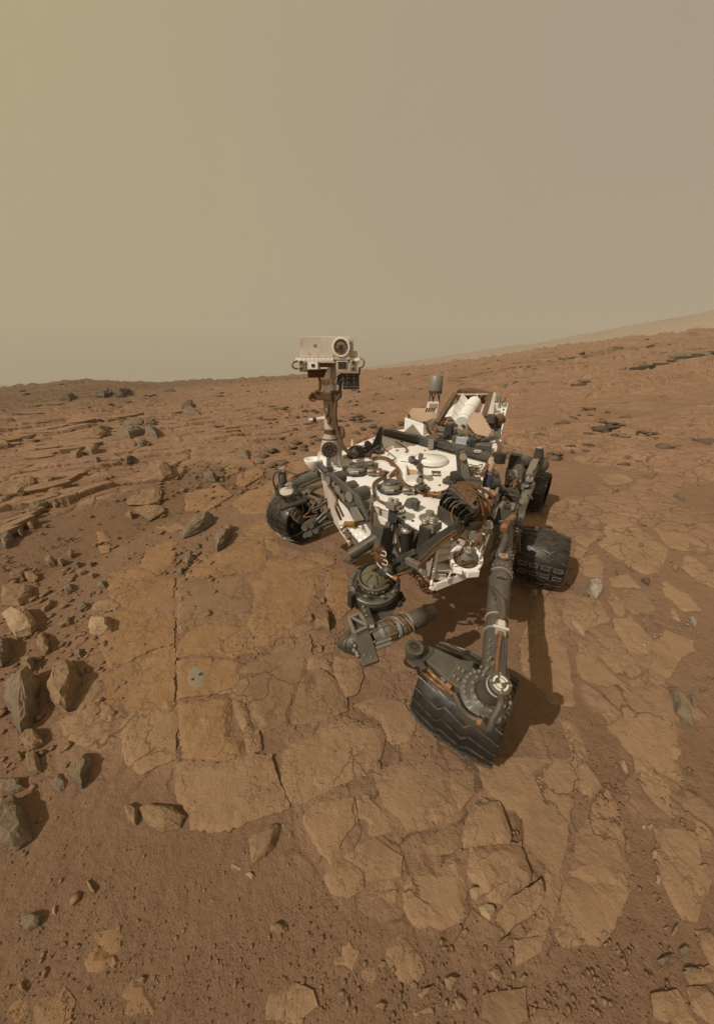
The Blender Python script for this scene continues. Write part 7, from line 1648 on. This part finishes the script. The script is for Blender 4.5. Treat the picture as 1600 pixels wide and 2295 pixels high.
for a0 in (.55, 3.69):
    V = [tc2 + w_ * .0018] + [tc2 + w_ * .0018 + (u * math.cos(a0 + t) + v * math.sin(a0 + t)) * 10.5 * ts for t in np.linspace(0, 1.57, 8)]
    P('target_sector', MB().hexa(V, [p + w_ * .001 for p in V]), 'grey', el)
for k in range(4): a = k * 1.57 + .2; c = tc2 + (u * math.cos(a) + v * math.sin(a)) * 20.5 * ts; P('target_screw', MB().cyl(c, c + w_ * .003, .0045, n=8), 'palegrey', el)
P('elbow_clevis', MB().hexa([AZ(1082, 1505, .74), AZ(1136, 1490, .74), AZ(1145, 1525, .74), AZ(1075, 1540, .74)], [AZ(1085, 1500, .80), AZ(1134, 1485, .80), AZ(1142, 1525, .80), AZ(1078, 1540, .80)]), 'midgrey', el, .006)
for x, y in ((1090, 1502), (1104, 1490), (1112, 1506), (1126, 1480), (1132, 1500), (1098, 1478), (1130, 1465)): c = AZ(x, y, .805); P('clevis_bolt', MB().cyl(c, c + UP * .012, .006, n=10), 'palegrey', el)
P('elbow_hose', MB().tube([AZ(1122, 1556, .90), AZ(1122, 1575, .90), AZ(1114, 1595, .88), AZ(1104, 1612, .86), AZ(1100, 1628, .84), AZ(1092, 1634, .82), AZ(1082, 1622, .80)], .0115), 'hose', el)
P('elbow_hose', MB().tube([AZ(1080, 1618, .79), AZ(1055, 1608, .78), AZ(1035, 1590, .77), AZ(1025, 1570, .77), AZ(1018, 1555, .77)], .0095), 'hose', el)
P('orange_sleeve', MB().cyl(AZ(1068, 1616, .80), AZ(1080, 1620, .80), .012), 'orange', el)
# forearm and wrist
fo = [AZ(944, 1483, .74), AZ(965, 1458, .74), AZ(1030, 1489, .74), AZ(1062, 1492, .74), AZ(1040, 1560, .74), AZ(1012, 1546, .74)]
fa = P('forearm', MB().hexa([p - UP * .07 for p in fo], [p + UP * .03 for p in fo]), 'midgrey', bevel=.006)
P('forearm_seam', MB().bar(AZ(1026, 1489, .771), AZ(1004, 1524, .771), .0025, .0015), 'palegrey', fa)
for x, y in ((1028, 1500), (1037, 1506), (1017, 1518), (1026, 1525), (1049, 1515), (1060, 1503), (1041, 1530), (1034, 1545), (1078, 1497)): c = AZ(x, y, .772); P('forearm_bolt', MB().cyl(c, c + UP * .008, .006, n=10), 'palegrey', fa)
P('forearm_lead', MB().tube([AZ(944, 1504, .74), AZ(958, 1500, .76), AZ(972, 1515, .76), AZ(990, 1530, .75), AZ(1005, 1545, .75), AZ(1015, 1558, .75)], .010), 'copper', fa)
P('forearm_lead', MB().tube([AZ(950, 1508, .73), AZ(966, 1522, .74), AZ(984, 1538, .73), AZ(1010, 1552, .74)], .008), 'copper', fa)
P('lead_clip', MB().box(AZ(992, 1526, .75), .022, .034, .02, AZ(1012, 1546, .74) - AZ(944, 1483, .74)), 'palegrey', fa, .003)
P('orange_sleeve', MB().cyl(AZ(1002, 1534, .765), AZ(1012, 1543, .765), .012), 'orange', fa)
WC = AZ(929, 1455, .80); wsx = pxm(WC)
wr = P('wrist_block', MB().hexa([AZ(913, 1486, .70), AZ(911, 1462, .70), AZ(912, 1440, .70), AZ(925, 1432, .70), AZ(950, 1438, .70), AZ(978, 1450, .70), AZ(976, 1462, .70), AZ(945, 1498, .70), AZ(928, 1500, .70)],
                                [AZ(910, 1482, .775), AZ(908, 1462, .775), AZ(909, 1444, .775), AZ(922, 1434, .775), AZ(947, 1442, .775), AZ(974, 1453, .775), AZ(972, 1464, .775), AZ(942, 1494, .775), AZ(926, 1496, .775)]), 'grey', bevel=.006)
P('wrist_ring', MB().ring(WC, Vector((0, -.15, 1)), 12 * wsx, 20 * wsx, .03, 36), 'grey', wr, .002)
P('wrist_plate', MB().cyl(WC - UP * .01, WC + UP * .008, 17 * wsx, n=32), 'palegrey', wr)
for k in range(8):
    a = k * .785; d = Vector((math.cos(a), math.sin(a), 0)); P('wrist_slot', MB().bar(WC + d * 7 * wsx + UP * .011, WC + d * 14 * wsx + UP * .011, .013 if k % 2 else .006, .004), 'black', wr)
P('wrist_bore', MB().cyl(WC, WC + UP * .014, 5 * wsx, n=20), 'black', wr)
P('wrist_step', MB().box(AZ(944, 1492, .77), .05, .025, .02, AZ(960, 1506, .77) - AZ(944, 1480, .77)), 'grey', wr, .003)

# ------------------------------------------------------------------ turret with the drill
TZ = .70
TC = AZ(838, 1308, TZ); ts = pxm(TC); TN = Vector((-.06, -.30, .95)).normalized()
tu = P('turret_drum', MB().lathe(TC, TN, [(-.12, 50 * ts), (-.10, 56 * ts), (-.02, 58 * ts), (.0, 57 * ts), (.006, 50 * ts), (.006, 38 * ts), (-.01, 36 * ts), (-.01, .0001)], 48), 'grey')
P('drum_step', MB().lathe(TC, TN, [(.004, 57 * ts), (.012, 56 * ts), (.012, 46 * ts), (.004, 45 * ts)], 48, True), 'midgrey', tu)
for k in range(9): a = 1.9 + k * .5; d = Vector((math.cos(a), math.sin(a), 0)); P('drum_seam', MB().bar(TC + d * 46 * ts + TN * .014, TC + d * 56 * ts + TN * .014, .004, .003), 'black', tu)
TB = AZ(842, 1300, TZ + .05)
P('turret_collar', MB().lathe(TC + Vector((.01, .02, 0)), TN, [(.0, 37 * ts), (.055, 39 * ts), (.06, 38 * ts), (.06, 34 * ts), (.02, 33 * ts)], 40), 'midgrey', tu)
P('olive_dome', MB().lathe(TC + Vector((.01, .02, .03)), TN, [(.0, 34 * ts), (.02, 33 * ts), (.045, 25 * ts), (.055, 13 * ts), (.057, .0001)], 36), 'olive', tu)
for k in range(8): a = k * .785; d = Vector((math.cos(a), math.sin(a), 0)); c0 = TC + Vector((.01, .02, .03)); P('dome_fold', MB().tube([c0 + d * 12 * ts + TN * .056, c0 + d * 24 * ts + TN * .046, c0 + d * 33 * ts + TN * .02], .003, 5), 'olive', tu)
P('collar_cheek', MB().prism([AZ(818, 1293, .74), AZ(838, 1312, .74), AZ(840, 1330, .70), AZ(815, 1305, .70)], Vector((-.012, -.012, 0))), 'palegrey', tu, .003)
P('side_latch', MB().box(AZ(787, 1345, .66), .04, .03, .10, Vector((.6, -.8, 0))), 'black', tu, .004)
P('drum_skirt', MB().lathe(TC - TN * .12, TN, [(-.09, 36 * ts), (-.05, 44 * ts), (0, 50 * ts)], 40), 'grey', tu)
for x, y in ((895, 1330), (900, 1340), (893, 1350)): P('drum_fitting', MB().cyl(AZ(x, y, .62), AZ(x + 3, y + 6, .60), .02), 'black', tu)
DZ = .56
def Z_(x, y, d=0.0): return AZ(x, y, DZ + d)
P('turret_web', MB().hexa([Z_(826, 1352, -.04), Z_(893, 1352, -.04), Z_(866, 1400, -.04), Z_(828, 1400, -.04)], [Z_(826, 1352, .02), Z_(893, 1352, .02), Z_(866, 1400, .02), Z_(828, 1400, .02)]), 'midgrey', tu, .004)
d0, d1 = Z_(830, 1430), Z_(972, 1372); dd = (d1 - d0).normalized(); L_n = (d1 - d0).length
dr = P('drill_body', MB().lathe(d0, dd, [(0, .058), (L_n * .30, .060), (L_n * .32, .052), (L_n * .62, .050)], 32), 'steel')
P('drill_nose', MB().lathe(d0 + dd * L_n * .60, dd, [(0, .048), (.01, .054), (L_n * .22, .054), (L_n * .225, .045), (L_n * .39, .044), (L_n * .40, .038)], 32), 'midgrey', dr)
for t, r, mm in ((.12, .066, 'silver'), (.20, .062, 'steel'), (.28, .066, 'copper'), (.36, .066, 'silver'), (.44, .060, 'palegrey'), (.50, .062, 'copper'), (.56, .058, 'silver')): P('drill_band', MB().ring(d0 + dd * L_n * t, dd, r - .012, r, .018, 32), mm, dr)
uu, vv, _ = basis(dd)
for k in range(14):
    rr = random.Random(200 + k); a = rr.uniform(-.6, 2.4); t = rr.uniform(.1, .55); o = (uu * math.cos(a) + vv * math.sin(a)); c = d0 + dd * L_n * t + o * .06
    P('drill_fitting', MB().box(c, rr.uniform(.012, .03), rr.uniform(.012, .025), .018, dd, o), ('silver', 'palegrey', 'grey', 'copper')[k % 4], dr, .002)
for k in range(4): a = k * .6; P('drill_wire', MB().tube([d0 + dd * L_n * (.25 + .08 * k) + (uu * math.cos(a) + vv * math.sin(a)) * .065, d0 + dd * L_n * (.3 + .08 * k) + (uu * math.cos(a + .9) + vv * math.sin(a + .9)) * .068, d0 + dd * L_n * (.34 + .08 * k) + (uu * math.cos(a + 1.8) + vv * math.sin(a + 1.8)) * .066], .006), ('copper', 'palegrey')[k % 2], dr)
for o in (.0, .02): P('guide_rod', MB().cyl(Z_(842, 1444 + o * 500, .05), Z_(876, 1432 + o * 500, .05), .010), 'palegrey', dr)
cl = P('clamp_plate', MB().hexa([Z_(791, 1418, -.10), Z_(826, 1408, -.10), Z_(852, 1484, -.10), Z_(815, 1498, -.10)], [Z_(791, 1418, .06), Z_(826, 1408, .06), Z_(850, 1480, .06), Z_(813, 1494, .06)]), 'midgrey', bevel=.006)
fr = [Z_(782, 1386, .07), Z_(806, 1376, .07), Z_(828, 1404, .07), Z_(794, 1420, .07)]
for i in range(4): P('frame_bar', MB().bar(fr[i], fr[(i + 1) % 4], .018, .02), 'palegrey', cl, .003)
P('frame_bar', MB().bar(fr[0].lerp(fr[1], .2), fr[2], .014, .016), 'palegrey', cl, .003); P('frame_back', MB().prism([p - UP * .03 for p in fr], UP * .012), 'grey', cl)
P('clamp_post', MB().bar(Z_(812, 1352, .04), Z_(832, 1408, .07), .045, .05), 'grey', cl, .004)
for k in range(5): c = Z_(814 + k * 3.5, 1362 + k * 10, .075); P('post_bolt', MB().cyl(c, c + UP * .012, .007, n=8), 'silver', cl)
P('post_bolt', MB().cyl(Z_(828, 1405, .08), Z_(838, 1404, .08), .012), 'silver', cl)
P('scoop_cone', MB().lathe(Z_(796, 1438, -.02), Z_(756, 1445, -.02) - Z_(796, 1438, -.02), [(-.02, .075), (.02, .070), (.07, .045), (.10, .015), (.105, .0001)], 28), 'grey', cl)
P('cone_seam', MB().bar(Z_(757, 1452, .03), Z_(785, 1415, .06), .004, .006), 'black', cl)
for x, y in ((788, 1438), (794, 1446), (792, 1456), (798, 1462), (800, 1468)): c = Z_(x, y, .06); P('cone_spring', MB().cyl(c, c + Vector((.01, -.015, .0)), .010, n=10), 'steel', cl)

# ------------------------------------------------------------------ finer fittings on the turret and arm
for k in range(16):
    a = k * .3927; d = Vector((math.cos(a), math.sin(a), 0)); d = (d - TN * d.dot(TN)).normalized()
    c = TC + d * 57 * ts - TN * .06; P('drum_rib', MB().bar(c - TN * .04, c + TN * .045, .006, .010, d), 'grey', tu)
    c = TC + Vector((.01, .02, 0)) + d * 38.5 * ts + TN * .03; P('collar_bolt', MB().cyl(c, c + d * .006, .0055, n=8), 'palegrey', tu)
for a, w in ((3.6, .03), (4.3, .022), (5.0, .026), (5.6, .018)):
    d = Vector((math.cos(a), math.sin(a), 0)); c = TC + d * 51 * ts + TN * .0135; P('drum_label', MB().box(c, w, .012, .0015, d.cross(TN), TN), 'palegrey', tu)
for k, (x0, y0, x1, y1) in enumerate(((858, 1262, 846, 1292), (872, 1280, 862, 1305), (884, 1290, 884, 1318), (850, 1255, 828, 1282))):
    a = FX(x0, y0, .26); b = AZ(x1, y1, .74); P('turret_lead', MB().tube([a, a.lerp(b, .35) + Vector((.02, -.03, .02)), a.lerp(b, .7) + Vector((.01, -.03, .015)), b], .009), ('hose', 'copper', 'hose', 'brown')[k], tu)
P('turret_neck', MB().tube([FX(872, 1268, .20), FX(866, 1282, .26), TC + Vector((.03, .09, .05)), TC + Vector((.02, .05, .0))], .035), 'grey', tu)
for k in range(7):
    a = k * .8976; o = uu * math.cos(a) + vv * math.sin(a); P('drill_rod', MB().cyl(d0 + dd * L_n * .02 + o * .064, d0 + dd * L_n * .31 + o * .064, .0055, n=8), 'steel', dr)
for k in range(10):
    a = k * .628; o = uu * math.cos(a) + vv * math.sin(a); c = d0 + dd * L_n * .335 + o * .058; P('drill_screw', MB().cyl(c, c + o * .012, .0055, n=8), 'silver', dr)
    c = d0 + dd * L_n * .615 + o * .052; P('drill_screw', MB().cyl(c, c + o * .006, .0045, n=8), 'palegrey', dr)
for t in (.18, .25, .56, .68):
    p = on_arm(t, .060 - .01 * t); P('hose_clamp', MB().box(p, .045, .014, .02, au, av), 'black', arm, .002)
    for sg in (-1, 1): q = p + au * .018 * sg + av * .010; P('clamp_screw', MB().cyl(q, q + av * .005, .004, n=8), 'silver', arm)
for k in range(8):
    p = on_arm(.86 + .012 * k, .048 - .0005 * k, .026 * (1 if k % 2 else -1)); P('arm_rivet', MB().cyl(p, p + av * .006, .005, n=8), 'palegrey', arm)
for k, (x, y) in enumerate(((835, 1418), (843, 1440), (802, 1424), (820, 1470), (836, 1474))): c = Z_(x - 4, y, .061); P('clamp_screw', MB().cyl(c, c + UP * .006, .006, n=8), 'palegrey', cl)
# ------------------------------------------------------------------ dusty air: one closed box of even haze round the camera and the ground
def build_haze():
    bm = bmesh.new(); bmesh.ops.create_cube(bm, size=1.0)
    for v in bm.verts: v.co = Vector((v.co.x * 2100, v.co.y * 2100, -60 if v.co.z < 0 else 128))
    me = bpy.data.meshes.new('haze'); bm.to_mesh(me); bm.free()
    m = bpy.data.materials.new('dusty_air'); m.use_nodes = True; n, l = m.node_tree.nodes, m.node_tree.links; n.clear()
    out = n.new('ShaderNodeOutputMaterial'); v = n.new('ShaderNodeVolumePrincipled')
    v.inputs['Color'].default_value = (1.0, 0.92, 0.76, 1); v.inputs['Density'].default_value = 0.0017; v.inputs['Anisotropy'].default_value = 0.0
    l.new(v.outputs[0], out.inputs['Volume'])
    tag(link('haze', me, m), 'thin dusty haze hanging over the whole plain', kind='stuff')
build_haze()
